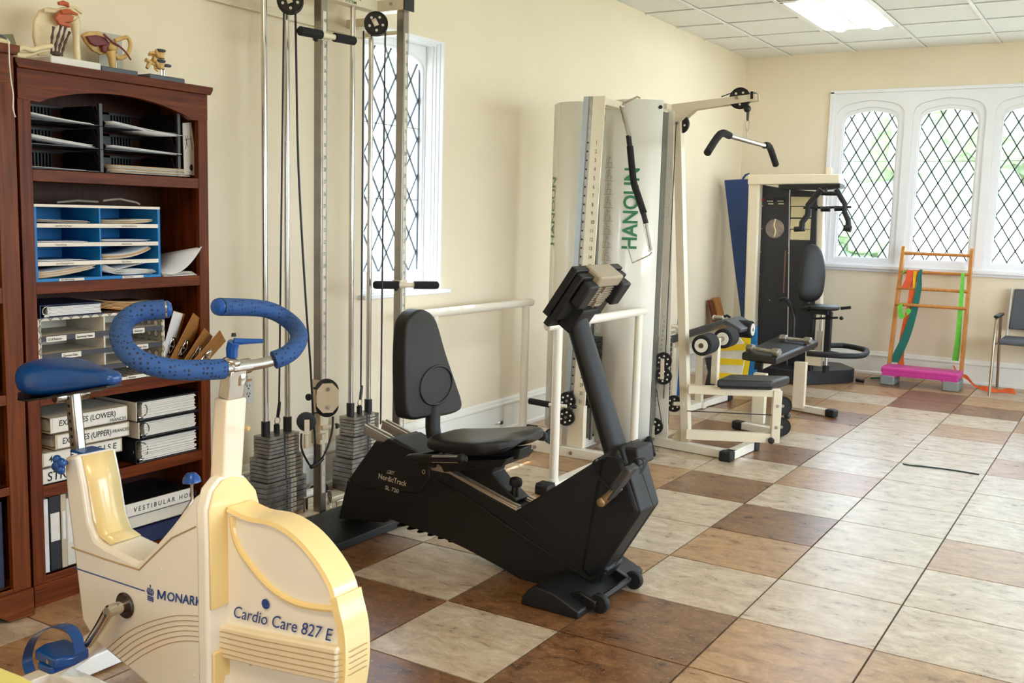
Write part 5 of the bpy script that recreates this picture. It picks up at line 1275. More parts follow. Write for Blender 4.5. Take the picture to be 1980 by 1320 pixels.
# top frame
B().box(-3.19, -3.13, 2.9, 3.80, 2.300, 2.352).done('top_beam', CREAM, pt, bevel=0.004)
B().box(-3.14, -2.975, 3.785, 3.855, 2.300, 2.352).done('top_arm', CREAM, pt, bevel=0.003)
B().box(-3.14, -2.975, 3.235, 3.300, 2.300, 2.352).done('top_arm', CREAM, pt, bevel=0.003)
B().box(-2.976, -2.969, 3.783, 3.857, 2.298, 2.354).done('end_cap', BLACK, pt, bevel=0.001)
B().box(-3.33, -3.13, 3.79, 3.84, 2.24, 2.28).done('wall_bracket', CREAM, pt, bevel=0.002)
B().box(-3.34, -3.13, 3.93, 3.96, 2.22, 2.24).box(-3.34, -3.325, 2.9, 3.97, 2.215, 2.25).done('wall_rail', CREAM, pt, bevel=0.002)
for y, z in ((3.81, 2.33),): B().lathe([(0.008, 0), (0.008, 0.006), (0, 0.007)], (-3.05, 3.785, z), (0, -1, 0), 8).done('bolt', STEEL, pt)
letters_split([('HANOUN', (-3.1295, 3.46, 2.327), (0, 1, 0), (0, 0, 1), 0.022, 1.5, 0), ('PULLEY SYSTEM', (-3.1295, 3.47, 2.306), (0, 1, 0), (0, 0, 1), 0.013, 1.3, 0)], GREENINK, pt, bold=0.03)
def cross_pulley(c, ax, R_=0.055):
    wheel(pt, 'pulley', c, ax, R_, 0.024, BLACK, 5, mat('pale_hole', '#ddd3bf', 0.7))
c1 = (-3.09, 3.17, 2.231); c2 = (-3.068, 3.7, 2.227)
cross_pulley(c1, (0.62, -0.75, 0.1)); cross_pulley(c2, (0.62, -0.75, 0.1), 0.055)
for c in (c1, c2):
    c = Vector(c); B().beam(c+Vector((0.02, -0.020, -0.012)), c+Vector((-0.035, 0.0, 0.055)), 0.022, 0.004, up=(0.62, -0.75, 0)).beam(c+Vector((0.0, 0.025, -0.012)), c+Vector((-0.05, 0.03, 0.055)), 0.022, 0.004, up=(0.62, -0.75, 0)).lathe([(0.010, 0), (0.010, 0.008)], c+Vector((0.012, -0.018, 0)), (0.62, -0.75, 0.1), 6).done('pulley_bracket', CREAM, pt)
# cables
CAB = mat('black_cable', '#151314', 0.5)
a_ = (-3.126, 3.17, 2.207); B().tube([a_, (-3.155, 3.165, zt1+0.13)], 0.0042, 8).done('cable', CAB, pt)
cb_ = [Vector(v) for v in ((-3.03, 3.138, 2.193), (-3, 3.112, 1.97), (-2.97, 3.093, 1.55), (-2.96, 3.122, 1.036), (-2.95, 3.143, 0.727), (-2.94, 3.146, 0.56), (-2.94, 3.162, 0.388), (-2.94, 3.165, 0.319), (-2.94, 3.153, 0.269))]
B().tube(cb_, 0.0046, 8, smooth=4).done('cable', CAB, pt)
a_ = (-3.142, 3.7, 2.2); B().tube([a_, (-3.155, 3.715, zt2+0.13)], 0.0042, 8).done('cable', CAB, pt)
a_ = Vector((-3.013, 3.7, 2.191)); B().tube([a_, Vector((-3.02, 3.706, 1.632)), Vector((-3, 3.679, 0.363))], 0.0042, 8).done('cable', CAB, pt)
# low carriage on the first post
B().box(PX0-0.006, PX1+0.006, posts[0][0]-0.008, posts[0][1]+0.008, (3.214, 0.344)[1], (3.203, 0.631)[1]).done('carriage', CREAM, pt, bevel=0.003)
B().tube([(-2.965, 3.195, 0.602), (-2.965, 3.189, 0.494)], 0.012, 12).done('pivot_tube', CREAM, pt)
for q in ((-2.962, 3.192, 0.608), (-2.962, 3.189, 0.501)): B().lathe([(0.0135, -0.003), (0.0135, 0.003)], q, (0, 0, 1), 12).done('pivot_ring', BLACK, pt)
PC = Vector((-2.93, 3.225, 0.566)); AXP = Vector((0.80, -0.60, 0)).normalized(); TP = Vector((0.60, 0.80, 0))
for dz_ in (0.031, -0.036):
    B().lathe([(0.015, -0.010), (0.046, -0.012), (0.050, -0.010), (0.046, 0), (0.050, 0.010), (0.046, 0.012), (0.015, 0.010)], PC+Vector((0, 0, dz_)), AXP, 28).done('guide_wheel', BLACK, pt)
oc = [(-0.045, 0.030), (-0.020, 0.056), (0.020, 0.056), (0.045, 0.030), (0.045, -0.030), (0.020, -0.056), (-0.020, -0.056), (-0.045, -0.030)]
for s_ in (0.016, -0.020):
    base = PC + AXP*s_
    f0 = [base + TP*a*1.05 + Vector((0, 0, b*1.15)) for a, b in oc]; f1 = [p + AXP*0.004 for p in f0]
    B().loft([f0, f1]).done('cheek_plate', CREAM, pt)
for dz_ in (0.04, -0.04): B().lathe([(0.009, 0), (0.009, 0.005), (0, 0.006)], PC+AXP*0.020+Vector((0, 0, dz_)), AXP, 6).done('bolt', STEEL, pt)
PC2 = Vector((-2.95, 3.119, 0.473))
B().lathe([(0.012, -0.012), (0.036, -0.013), (0.040, -0.012), (0.036, 0), (0.040, 0.012), (0.036, 0.013), (0.012, 0.012)], PC2, AXP, 28).done('swivel_wheel', BLACK, pt)
B().beam(PC2+AXP*0.016+Vector((0, 0, 0.012)), PC2+AXP*0.016+Vector((0, 0, -0.052)), 0.004, 0.022, up=(0.6, 0.8, 0)).tube([PC2+Vector((0, 0.0, -0.055)), PC2+Vector((0.0, 0.0, -0.115))], 0.011, 12).done('swivel_fork', CREAM, pt)
B().box(-3.0, -2.955, 3.225, 3.25, PC2.z-0.10, PC2.z-0.075).done('swivel_arm', CREAM, pt)
B().lathe([(0.008, 0), (0.015, 0.006), (0.015, 0.016), (0, 0.018)], Vector((-2.98, 3.176, 0.569)), (0, -1, 0), 10).done('lock_knob', RUBBER, pt)
q = Vector((-2.98, 3.281, 0.419)); B().tube([q+Vector((0, -0.03, 0)), q+Vector((0.03, 0.02, 0.004))], 0.010, 10).done('side_pin', CREAM, pt); B().blob(q+Vector((0.034, 0.026, 0.005)), 0.013, 0.013, 0.013, 2).done('pin_knob', RUBBER, pt)
lp = [Vector(v) for v in ((-2.93, 3.069, 0.433), (-2.93, 3.069, 0.372), (-2.93, 3.098, 0.315), (-2.93, 3.136, 0.274), (-2.93, 3.181, 0.288), (-2.93, 3.226, 0.336), (-2.93, 3.259, 0.407), (-2.93, 3.265, 0.475))]
B().tube(lp, 0.0046, 8, smooth=4).done('cable', CAB, pt)
B().tube([(-2.925, 3.121, 0.278), (-2.925, 3.149, 0.281), (-2.925, 3.195, 0.302)], 0.009, 8).done('cable_sleeve', BLACK, pt)
# foam handle grips on both posts
def grips(post, zc, dirv, label_c):
    ya, yb = posts[post]; c = Vector(((PX0+PX1)/2+0.02, (ya+yb)/2, zc))
    B().box(PX0-0.005, PX1+0.005, ya-0.006, yb+0.006, zc-0.016, zc+0.022).done('slider', CREAM, pt, bevel=0.002)
    d = Vector(dirv).normalized(); c = c + Vector((0.028, -0.01, 0))
    B().tube([c-d*0.06, c+d*0.06], 0.012, 12).done('handle_core', CREAM, pt)
    for s_ in (-1, 1):
        B().tube([c+d*s_*0.038, c+d*s_*0.152, c+d*s_*0.160], [0.019, 0.019, 0.012], 16).done('foam_grip', FOAM, pt)
    B().blob(c + Vector((-0.03, -0.04, -0.018)), 0.010, 0.012, 0.010, 2).done('lock_knob', RUBBER, pt)
g0 = Vector((-2.96, 3.254, 2.095)); g1 = Vector((-2.96, 3.806, 1.025))
grips(0, g0.z, (0.08, 1, 0.02), '')
grips(1, g1.z, (0.62, 0.75, 0), '')
# floor frame
b = B().box(-3.20, -3.12, 2.95, 3.95, 0.0, 0.03); b.done('floor_rail', CREAM, pt, bevel=0.003)
for (ya, yb) in posts: B().box(-3.22, -2.990, ya-0.012, yb+0.012, 0.0, 0.032).done('floor_foot', CREAM, pt, bevel=0.003)
B().box(-3.05, -3.0, 2.98, 3.8, 0.0, 0.034).done('floor_rail', CREAM, pt, bevel=0.003)
for q in ((-3.05, 3.222, 0.034), (-3.042, 3.369, 0.034)): B().tube([(q[0], q[1], 0.03), (q[0], q[1], 0.10)], 0.0105, 14).done('chrome_pin', CHROME, pt)
hk = (-2.943, 3.309, 0.03)
t_ = thing('carabiner_hook', (hk[0], hk[1], 0.036), 'bent chrome hook lying on the floor frame of the pulley tower', 'hook')
B().tube([(-2.912, 3.175, 0.045), (-2.932, 3.236, 0.045), (-2.958, 3.285, 0.045), (-2.952, 3.319, 0.045), (-3.021, 3.39, 0.045), (-3.021, 3.443, 0.045), (-3.024, 3.472, 0.045)], 0.0035, 8).tube([(-2.942, 3.248, 0.045), (-2.902, 3.24, 0.045), (-2.895, 3.283, 0.045)], 0.0035, 8).done('wire', CHROME, t_)
t_ = thing('foam_roller_bar', (-3.22, 3.45, 0), 'white bar with black foam ends lying on the floor behind the pulley posts', 'bar')
B().tube([(-3.25, 3.36, 0.032), (-3.25, 3.50, 0.032)], 0.02, 14).done('bar', CREAMW, t_)
B().tube([(-3.25, 3.30, 0.032), (-3.25, 3.37, 0.032)], 0.030, 14).done('foam', FOAM, t_); B().tube([(-3.25, 3.49, 0.032), (-3.25, 3.56, 0.032)], 0.030, 14).done('foam', FOAM, t_)

# ================================================================== PARALLEL BARS
pb = thing('parallel_bars', (-2.78, 4.8, 0), 'cream parallel walking bars, two rails on round posts with black rubber feet', 'parallel bars')
for x, tag_ in ((-2.40, 0), (-3.16, 1)):
    y0_, y1_ = 4.20, 5.335
    B().tube([(x, y0_, 0.837), (x, y0_+0.01, 0.840), (x, y1_-0.01, 0.840), (x, y1_, 0.837)], [0.018, 0.0235, 0.0235, 0.021], 18).done('rail', CREAMW, pb)
    for y in (4.315, 5.265):
        B().tube([(x, y, 0.04), (x, y, 0.825)], 0.0235, 18).done('post', CREAMW, pb)
        B().tube([(x, y-0.0, 0.03), (x, y, 0.06)], 0.028, 18).done('post_socket', CREAMW, pb)
    B().box(x-0.030, x+0.030, 4.26, 5.33, 0.010, 0.045).done('floor_beam', CREAMW, pb, bevel=0.004)
    for ya, yb in ((4.19, 4.275), (5.32, 5.40)):
        f = B().box(x-0.038, x+0.038, ya, yb, 0.0, 0.052).done('rubber_foot', RUBBER, pb, bevel=0.010, seg=3)
        for k in range(6): B().box(x-0.034+k*0.0125, x-0.028+k*0.0125, ya+0.006, yb-0.006, 0.050, 0.056).done('rubber_rib', RUBBER, f, bevel=0.001)
ca_, cb_ = Vector((-3.367, 4.966, 0.06)), Vector((-3.353, 5.312, 0.06))
B().tube([ca_, cb_], 0.017, 14).done('chrome_tube', CHROME, pb)
B().tube([ca_.lerp(cb_, 0.93), cb_+(cb_-ca_)*0.01], 0.0185, 14).done('tube_end', BLACK, pb)

# ================================================================== MULTI-GYM
mg = thing('multi_gym', (-2.6, 5.4, 0), 'cream multi-gym with tall curved covers, lat pulldown arm and black seat', 'multi gym')
WP = mat('gym_cover_white', '#ece6d8', 0.22, vary=0.01, coat=0.4)
def cover(name, plan, z0, z1, mm, th=0.006):
    rows = [[(x, y, z0) for x, y in plan], [(x, y, z1) for x, y in plan]]
    return B().grid(rows).done(name, mm, mg, solid=th, angle=50)
# left cover
cover('cover', [(-3.13, 5.52), (-3.115, 5.47), (-3.05, 5.40), (-3.03, 5.375), (-2.99, 5.355), (-2.93, 5.35), (-2.87, 5.36), (-2.84, 5.40)], 0.05, 2.05, WP)
letters([('HANOUN', (-3.045, 5.390, 1.19), (0, 0, 1), (-0.66, 0.75, 0), 0.085, 0.80, 0)], GREENINK, mg, bold=0.02, depth=0.006)
# front right cover
cover('cover', [(-2.76, 5.42), (-2.75, 5.375), (-2.725, 5.355), (-2.66, 5.335), (-2.58, 5.315), (-2.545, 5.31), (-2.52, 5.315), (-2.45, 5.36), (-2.375, 5.42)], 0.02, 2.045, WP)
uA = Vector((0.21, -0.06, 0)).normalized()
hA = Vector((-2.506, 5.318, 1.174))
letters([('HANOUN', (-2.472, 5.338, 1.19), (0, 0, 1), (-0.82, -0.57, 0), 0.088, 0.86, 0)], GREENINK, mg, bold=0.03, depth=0.006)
for (x, y) in ((-2.715, 5.345), (-2.385, 5.405)):
    for z in (2.005, 0.06): B().lathe([(0.011, 0), (0.011, 0.004), (0, 0.007)], (x, y, z), (0.3, -0.95, 0), 12).done('screw', BLACK, mg)
# pictograms of exercises printed on the cover
PICT = mat('pictogram_ink', '#8b857b', 0.6); b = B()
for k in range(9):
    z = 1.66 - k*0.077; x = -2.69; y = 5.3345
    def ln(a, c): b.tube([(x+a[0], y-0.3*a[0], z+a[1]), (x+c[0], y-0.3*c[0], z+c[1])], 0.0009, 4)
    ln((0, 0), (0.075, 0)); ln((0.005, 0), (0.012, 0.062)); ln((0.02, 0.005), (0.02, 0.03)); ln((0.02, 0.03), (0.05, 0.03)); ln((0.05, 0.03), (0.05, 0.0)); ln((0.028, 0.03), (0.03, 0.055)); ln((0.03, 0.05), (0.05, 0.042 if k % 2 else 0.062)); ln((0.05, 0.03), (0.062, 0.012))
    b.tube([(x+0.032+0.006*math.cos(a*PI/3), y-0.012, z+0.062+0.006*math.sin(a*PI/3)) for a in range(6)], 0.0009, 4, closed=True)
o = b.done('pictograms', PICT, mg); o['kind'] = 'stuff'
# weight label column
LBL = ['2.5', '5.0', '7.5', '10.0', '12.5', '15', '17.5', '20', '22.5', '25', '30', '35', '40', '45', '50', '60', '65']
letters([(tx, (-2.725, 5.350, 0.775 - k*0.0345), (0.96, -0.28, 0), (0, 0, 1), 0.017, 1.0, 0) for k, tx in enumerate(LBL)], GREENINK, mg, bold=0.0, depth=0.006)
# slotted height post with numbers (leans slightly)
pb0, pt0 = Vector((-2.735, 5.03, 0.06)), Vector((-2.668, 5.03, 2.03)); 
dz_ = (pt0-pb0)
def leanbox(name, m_, x0, x1, y0, y1, par=mg):
    A = [(pb0.x+x0, pb0.y+y0), (pb0.x+x1, pb0.y+y0), (pb0.x+x1, pb0.y+y1), (pb0.x+x0, pb0.y+y1)]
    return B().loft([[(x, y, pb0.z) for x, y in A], [(x+dz_.x, y, pt0.z) for x, y in A]]).done(name, m_, par)
leanbox('slotted_post', STEEL, 0.0, 0.052, -0.02, 0.03)
lp_ = leanbox('post_edge', mat('bright_steel', '#b9c0c6', 0.25, 0.9), -0.002, 0.030, -0.026, -0.021)
leanbox('number_plate', CREAM, 0.053, 0.128, -0.020, -0.012)
L = []; b = B()
for k in range(1, 33):
    z = 1.78 - (k-1)*0.0485; s = (z-pb0.z)/(pt0.z-pb0.z); x = pb0.x + dz_.x*s
    b.lathe([(0.0055, 0), (0.0055, 0.001)], (x+0.040, 5.009, z), (0, -1, 0), 8)
    L.append((str(k), (x+0.088, 5.009, z-0.01), (1, 0, 0), (0, 0, 1), 0.022, 0.75, 0))
o = b.done('peg_holes', INK, mg); o['kind'] = 'stuff'
letters(L, INK, mg, bold=0.0)
B().box(-2.66, -2.575, 5.02, 5.30, 1.99, 2.03).done('top_bracket', CREAM, mg, bevel=0.004)
wheel(mg, 'pulley', (-2.641, 5.12, 1.93), (1, -0.25, 0), 0.055, 0.022, BLACK, 5)
B().py([(-2.737, 1.904), (-2.713, 1.903), (-2.72, 0.046), (-2.752, 0.042)], 5.25, 5.27).done('guide_channel', mat('brown_channel', '#4a3a30', 0.5), mg)
B().py([(-2.724, 1.905), (-2.694, 1.905), (-2.685, 0.048), (-2.731, 0.041)], 5.27, 5.29).done('grey_channel', mat('grey_channel', '#8c887e', 0.4, 0.3), mg)
B().tube([(-2.696, 5.262, 1.889), (-2.688, 5.262, 0.049)], 0.003, 6).done('cable', CAB, mg)
# black weight stack
for k in range(14):
    B().box(-2.80, -2.645, 5.19, 5.30, 0.255+k*0.030, 0.282+k*0.030).done('weight_plate', BLACK, mg, bevel=0.002)
B().tube([(-2.74, 5.24, 0.06), (-2.74, 5.24, 0.255)], 0.025, 14).done('stack_riser', CREAM, mg)
# low pulleys and knob on the post
wheel(mg, 'pulley', (-2.696, 4.98, 0.328), (0.25, -1, 0), 0.050, 0.022, BLACK, 6); wheel(mg, 'pulley', (-2.699, 4.98, 0.231), (0.25, -1, 0), 0.050, 0.022, BLACK, 6)
B().blob((-2.65, 4.93, 0.293), 0.018, 0.018, 0.018, 2).blob((-2.626, 4.94, 0.306), 0.015, 0.012, 0.013, 2).done('ball_stop', BLACK, mg)
a_, c_ = Vector((-2.929, 4.95, 0.301)), Vector((-2.797, 4.95, 0.296))
B().tube([a_, c_], 0.018, 14).done('foam_grip', FOAM, mg); B().tube([c_, Vector((-2.685, 4.95, 0.3))], 0.011, 12).done('grip_stem', CREAMW, mg)
wheel(mg, 'pulley', (-2.799, 4.99, 0.103), (0.9, -0.5, 0), 0.045, 0.02, BLACK, 0)
# floor frame
B().box(-3.10, -2.445, 4.975, 5.025, 0.0, 0.055).done('floor_beam', CREAMW, mg, bevel=0.003)
B().box(-2.75, -2.70, 5.02, 5.42, 0.0, 0.055).done('floor_beam', CREAMW, mg, bevel=0.003)
B().box(-2.76, -2.60, 5.005, 5.045, 0.055, 0.30).done('lower_plate', CREAM, mg, bevel=0.003)
for x in (-2.90, -2.66): B().lathe([(0.011, 0), (0.011, 0.006), (0, 0.008)], (x, 4.975, 0.028), (0, -1, 0), 10).done('bolt', STEEL, mg)
# --- lat pulldown side
B().box(-2.425, -2.388, 5.46, 5.53, 0.04, 1.985).done('dark_channel', mat('grey_green_channel', '#6f6b61', 0.45, 0.2), mg)
A1 = [(-2.408, 1.998), (-2.369, 1.996), (-2.331, 0.833), (-2.316, 0.049), (-2.41, 0.035), (-2.397, 0.828)]
B().py(A1, 5.56, 5.568).done('label_plate', WP, mg)
b = B()
letters([(t2, ((-2.373, 0.793)[0]-0.0007*k*3, 5.555, (-2.373, 0.787)[1]-k*0.0285), (1, 0, 0), (0, 0, 1), 0.014, 0.7, 0) for k, t2 in enumerate(['5', '10', '15', '20', '25', '30', '35', '40', '45', '50', '60', '70', '80', '90', '100', '110', '120', '130', '140', '150', '160', '170', '180', '190', '200'])], GREENINK, mg)
for k in range(5):
    q = (-2.404, 5.557, 1.744); 
    b.tube([(q[0], 5.556, q[2]-k*0.075), (q[0]+0.03, 5.556, q[2]-k*0.075), (q[0]+0.03, 5.556, q[2]-0.06-k*0.075), (q[0], 5.556, q[2]-0.06-k*0.075)], 0.0007, 4, closed=True)
o = b.done('pictograms', PICT, mg); o['kind'] = 'stuff'
for k in range(18):
    B().box(-2.46, -2.36, 5.60, 5.68, 0.12+k*0.030, 0.147+k*0.030).done('weight_plate', BLACK, mg, bevel=0.002)
for x in (-2.345,): B().tube([(x, 5.545, 0.30), (x, 5.545, 1.93)], 0.0030, 8).done('cable', CAB, mg)
# leaning main post
q0, q1 = (-2.209, 5.6, 0.05), (-2.362, 5.6, 2.03)
B().beam(q0, q1, 0.055, 0.050, up=(1, 0, 0)).done('main_post', CREAM, mg, bevel=0.003)
# top arm, twin flats
for y in (5.572, 5.628):
    P = [(-2.49, 2.04), (-2.398, 2.037), (-1.887, 2.079), (-1.881, 2.042), (-2.251, 2.003), (-2.328, 1.937), (-2.381, 1.962), (-2.386, 2.004), (-2.468, 2.007)]
    B().py(P, y-0.005, y+0.005).done('top_arm', CREAM, mg)
for y in (5.572, 5.628): B().py([(-1.917, 2.092), (-1.902, 2.091), (-1.9, 2.051), (-1.915, 2.049)], y-0.008, y+0.008).done('end_cap', BLACK, mg)
B().py([(-2.49, 2.04), (-2.388, 2.037), (-2.386, 2.004), (-2.488, 2.007)], 5.50, 5.64).done('arm_base', CREAM, mg, bevel=0.003)
wheel(mg, 'pulley', (-1.987, 5.6, 2.06), (0.05, -1, 0), 0.060, 0.022, BLACK, 5)
wheel(mg, 'pulley', (-2.343, 5.6, 1.925), (0.05, -1, 0), 0.055, 0.022, BLACK, 5)
for q in ((-1.994, 5.56, 2.059), (-2.346, 5.56, 1.928)): B().lathe([(0.010, 0), (0.010, 0.006), (0, 0.007)], q, (0, -1, 0), 8).done('bolt', STEEL, mg)
B().tube([(-2.041, 5.6, 2.091), (-2.098, 5.6, 2.073)], 0.003, 6).tube([(-1.943, 5.6, 2.03), (-1.941, 5.6, 1.938)], 0.003, 6).done('cable', CAB, mg)
B().blob((-1.942, 5.6, 2.001), 0.021, 0.021, 0.021, 3).done('ball_stop', BLACK, mg)
for q, nm in (((-2.35, 5.53, 0.532), 0), ((-2.345, 5.53, 0.439), 0), ((-2.3, 5.6, 0.267), 0), ((-2.388, 5.53, 0.127), 0)):
    wheel(mg, 'pulley', q, (0.25, -1, 0), 0.050, 0.022, BLACK, 6)
B().beam(Vector((-2.344, 5.5, 0.548)), Vector((-2.342, 5.5, 0.424)), 0.022, 0.005, up=(0, -1, 0)).done('pulley_link', CREAM, mg)
B().beam(Vector((-2.388, 5.5, 0.138)), Vector((-2.385, 5.5, 0.065)), 0.022, 0.005, up=(0, -1, 0)).done('pulley_link', CREAM, mg)
B().beam(Vector((-2.288, 5.57, 0.273)), Vector((-2.225, 5.57, 0.278)), 0.022, 0.005, up=(0, -1, 0)).done('pulley_link', CREAM, mg)
B().tube([(-2.393, 5.53, 0.377), (-2.345, 5.53, 0.161)], 0.0025, 6).done('cable', CAB, mg)
# floor beam and foot
f0, f1 = Vector((-2.478, 5.582, 0.028)), Vector((-1.876, 5.513, 0.028))
B().beam(f0, f1, 0.055, 0.05).done('floor_beam', CREAMW, mg, bevel=0.003)
g0_, g1_ = Vector((-1.905, 5.49, 0.028)), Vector((-1.883, 5.824, 0.028))
B().beam(g0_, g1_, 0.055, 0.05).done('foot_beam', CREAMW, mg, bevel=0.003)
for A_, C_ in ((g0_, g1_), (g1_, g0_)):
    d = (A_-C_).normalized(); q = A_ - d*0.015
    f = B().beam(q, q+d*0.07, 0.075, 0.060).done('rubber_foot', RUBBER, mg, bevel=0.010, seg=3)
B().py([(-2.3, 0.06), (-2.237, 0.148), (-2.232, 0.053), (-2.299, 0.044)], 5.595, 5.603).done('gusset', CREAM, mg)
# seat and swinging frame
s0, s1 = Vector((-2.172, 5.492, 0.385)), Vector((-1.7, 5.736, 0.385))
B().beam(s0, s1, 0.045, 0.050).done('seat_beam', CREAM, mg, bevel=0.003)
l0, l1 = Vector((-2.16, 5.494, 0.12)), Vector((-1.662, 5.664, 0.12))
l1 = Vector((s1.x, s1.y, 0.115)); l0 = Vector((s0.x, s0.y, 0.115))
B().beam(l0, l1, 0.045, 0.055).done('lower_beam', CREAM, mg, bevel=0.003)
dS = (s1-s0).normalized(); nS = Vector((dS.y, -dS.x, 0))
B().beam(Vector((s1.x, s1.y, 0.40))-dS*0.015, Vector((s1.x, s1.y, 0.09))-dS*0.015, 0.058, 0.050, up=dS).done('front_leg', CREAM, mg, bevel=0.003)
for z in (0.31, 0.185):
    c = Vector((s1.x, s1.y, z)) + dS*0.018; wheel(mg, 'pulley', c, nS, 0.055, 0.022, BLACK, 0)
    B().lathe([(0.009, 0), (0.009, 0.006), (0, 0.007)], Vector((s1.x, s1.y, z))-dS*0.012+nS*0.029, nS, 8).done('bolt', STEEL, mg)
B().lathe([(0.008, 0), (0.019, 0.004), (0.019, 0.014), (0, 0.018)], Vector((s1.x, s1.y, 0.105))-dS*0.04+nS*0.025, nS, 14).done('lock_knob', BLACK, mg)
c = Vector((s1.x, s1.y, 0.25))+dS*0.05; B().blob(c, 0.020, 0.020, 0.020, 3).done('ball_stop', BLACK, mg)
B().tube([c, c+dS*0.06, c+dS*0.09+Vector((0, 0, -0.008)), c+dS*0.06+Vector((0, 0, -0.010))], 0.0035, 6).done('clip', STEEL, mg)
B().tube([Vector((s0.x, s0.y, 0.255)), Vector((s1.x, s1.y, 0.25))], 0.003, 6).done('cable', CAB, mg)
K = [(-2, 5.495), (-1.722, 5.664), (-1.701, 5.929), (-2.009, 5.737)]
B().pz(K, 0.412, 0.462).done('seat_pad', VINYL, mg, bevel=0.014, seg=3)
B().pz([(a*0.9+(K[0][0]+K[2][0])*0.05, b_*0.9+(K[0][1]+K[2][1])*0.05) for a, b_ in K], 0.405, 0.414).done('seat_board', BLACK, mg)
r0 = Vector((-2.132, 5.823, 0.4)); 
B().beam(Vector((r0.x, r0.y, 0.38)), Vector((r0.x, r0.y, 0.66)), 0.045, 0.04, up=(1, 0, 0)).done('roller_post', CREAM, mg, bevel=0.003)
rc = Vector((r0.x, r0.y, 0.665))
rA, rB = Vector((-2.114, 5.521, 0.645)), Vector((-2.148, 6.106, 0.645))
dR = (rB-rA).normalized()
for a_, c_ in ((rA, rA+dR*0.17), (rB-dR*0.17, rB)):
    f = B().tube([a_, c_], 0.062, 24).done('foam_roller', FOAM, mg, bevel=0.012, seg=3)
    for e_, d_ in ((a_, -dR), (c_, dR)):
        B().lathe([(0.040, 0), (0.040, 0.004), (0, 0.004)], e_, d_, 22).done('roller_cap', CREAMW, f); B().lathe([(0.015, 0.004), (0.015, 0.007), (0, 0.007)], e_, d_, 14).done('cap_bolt', mat('rusty_bolt', '#5e4335', 0.6), f)
B().tube([rA, rB], 0.014, 12).done('roller_axle', STEEL, mg)
B().tube([Vector((rc.x-0.09, rc.y-0.01, 0.565)), Vector((rc.x, rc.y, 0.565))], 0.014, 12).done('side_pin', CREAM, mg)
B().blob((rc.x-0.10, rc.y-0.012, 0.565), 0.018, 0.018, 0.018, 2).done('lock_knob', BLACK, mg)

# lat bar hanging on the cable
lb = thing('lat_bar', (-1.95, 5.6, 1.82), 'chrome lat pulldown bar with bent black foam ends hanging from the gym arm', 'lat bar')
LA, LB_ = Vector((-1.938, 5.321, 1.83)), Vector((-1.977, 6.046, 1.83))
B().tube([LA, LB_], 0.0150, 14).done('bar', CHROME, lb)
dL = (LB_-LA).normalized()
B().tube([LA, Vector((-1.930, 5.163, 1.825)), Vector((-1.919, 4.962, 1.715))], 0.0200, 14, smooth=4).done('foam_grip', FOAM, lb)
B().tube([LB_, Vector((-1.984, 6.167, 1.829)), Vector((-1.993, 6.341, 1.732))], 0.0200, 14, smooth=4).done('foam_grip', FOAM, lb)
top_ = Vector((-1.941, 5.6, 1.987)); mid_ = LA.lerp(LB_, 0.47)
B().tube([(mid_.x, mid_.y, mid_.z+0.012), (mid_.x, mid_.y, mid_.z+0.05)], 0.003, 6).tube([(mid_.x+0.010*math.cos(a*PI/6), mid_.y, mid_.z+0.085+0.032*math.sin(a*PI/6)) for a in range(12)], 0.0025, 6, closed=True).done('carabiner', STEEL, lb)
B().tube([(mid_.x, mid_.y, mid_.z+0.11), (mid_.x, mid_.y, mid_.z+0.17)], 0.006, 8).tube([(mid_.x, mid_.y, mid_.z+0.16), top_], 0.003, 6).done('cable_end', mat('olive_sleeve', '#3f4a36', 0.5), lb)

# black curl bar with wire hooks hanging on the front cover
cbx = thing('curl_bar', (-2.4, 5.15, 1.6), 'black foam and chrome curl bar with wire hooks, leaning across the gym cover', 'curl bar')
B().tube([Vector(v) for v in ((-2.423, 5.2, 2.035), (-2.429, 5.18, 2.039), (-2.504, 5.16, 2.003), (-2.504, 5.15, 1.985))], 0.0055, 8).done('wire_hook', STEEL, cbx)
B().tube([(-2.508, 5.15, 1.988), (-2.453, 5.15, 1.82)], 0.0125, 12).lathe([(0.017, -0.004), (0.017, 0.004)], (-2.504, 5.15, 1.985), (0.1, 0, -1), 14).done('chrome_end', CHROME, cbx)
B().tube([Vector(v) for v in ((-2.459, 5.15, 1.826), (-2.447, 5.15, 1.764))], 0.015, 12).done('sleeve', BLACK, cbx)
B().tube([Vector(v) for v in ((-2.447, 5.15, 1.767), (-2.416, 5.15, 1.576), (-2.388, 5.15, 1.503), (-2.346, 5.15, 1.401))], 0.019, 14, smooth=4).done('foam_grip', FOAM, cbx)
B().tube([Vector(v) for v in ((-2.349, 5.15, 1.401), (-2.33, 5.15, 1.344))], 0.015, 12).done('sleeve', BLACK, cbx)
B().tube([(-2.334, 5.15, 1.347), (-2.292, 5.15, 1.191)], 0.0125, 12).lathe([(0.017, -0.004), (0.017, 0.004)], (-2.292, 5.15, 1.194), (0.1, 0, -1), 14).done('chrome_end', CHROME, cbx)
B().tube([Vector(v) for v in ((-2.289, 5.15, 1.186), (-2.296, 5.14, 1.171), (-2.379, 5.1, 1.125), (-2.415, 5.1, 1.219))], 0.0045, 8).done('wire_hook', STEEL, cbx)

# small black foam handle on the floor beside the gym
t_ = thing('grip_strap', (-2.36, 5.38, 0), 'short black foam strap handle standing on the floor by the gym base', 'handle')
B().tube([(-2.373, 5.42, 0.075), (-2.269, 5.252, 0.022)], 0.016, 14).done('foam_grip', FOAM, t_, bevel=0.003)
B().tube([(-2.329, 5.395, 0.02), (-2.32, 5.435, 0.02), (-2.291, 5.375, 0.02), (-2.313, 5.358, 0.02)], 0.0015, 6).done('ring', INK, t_)

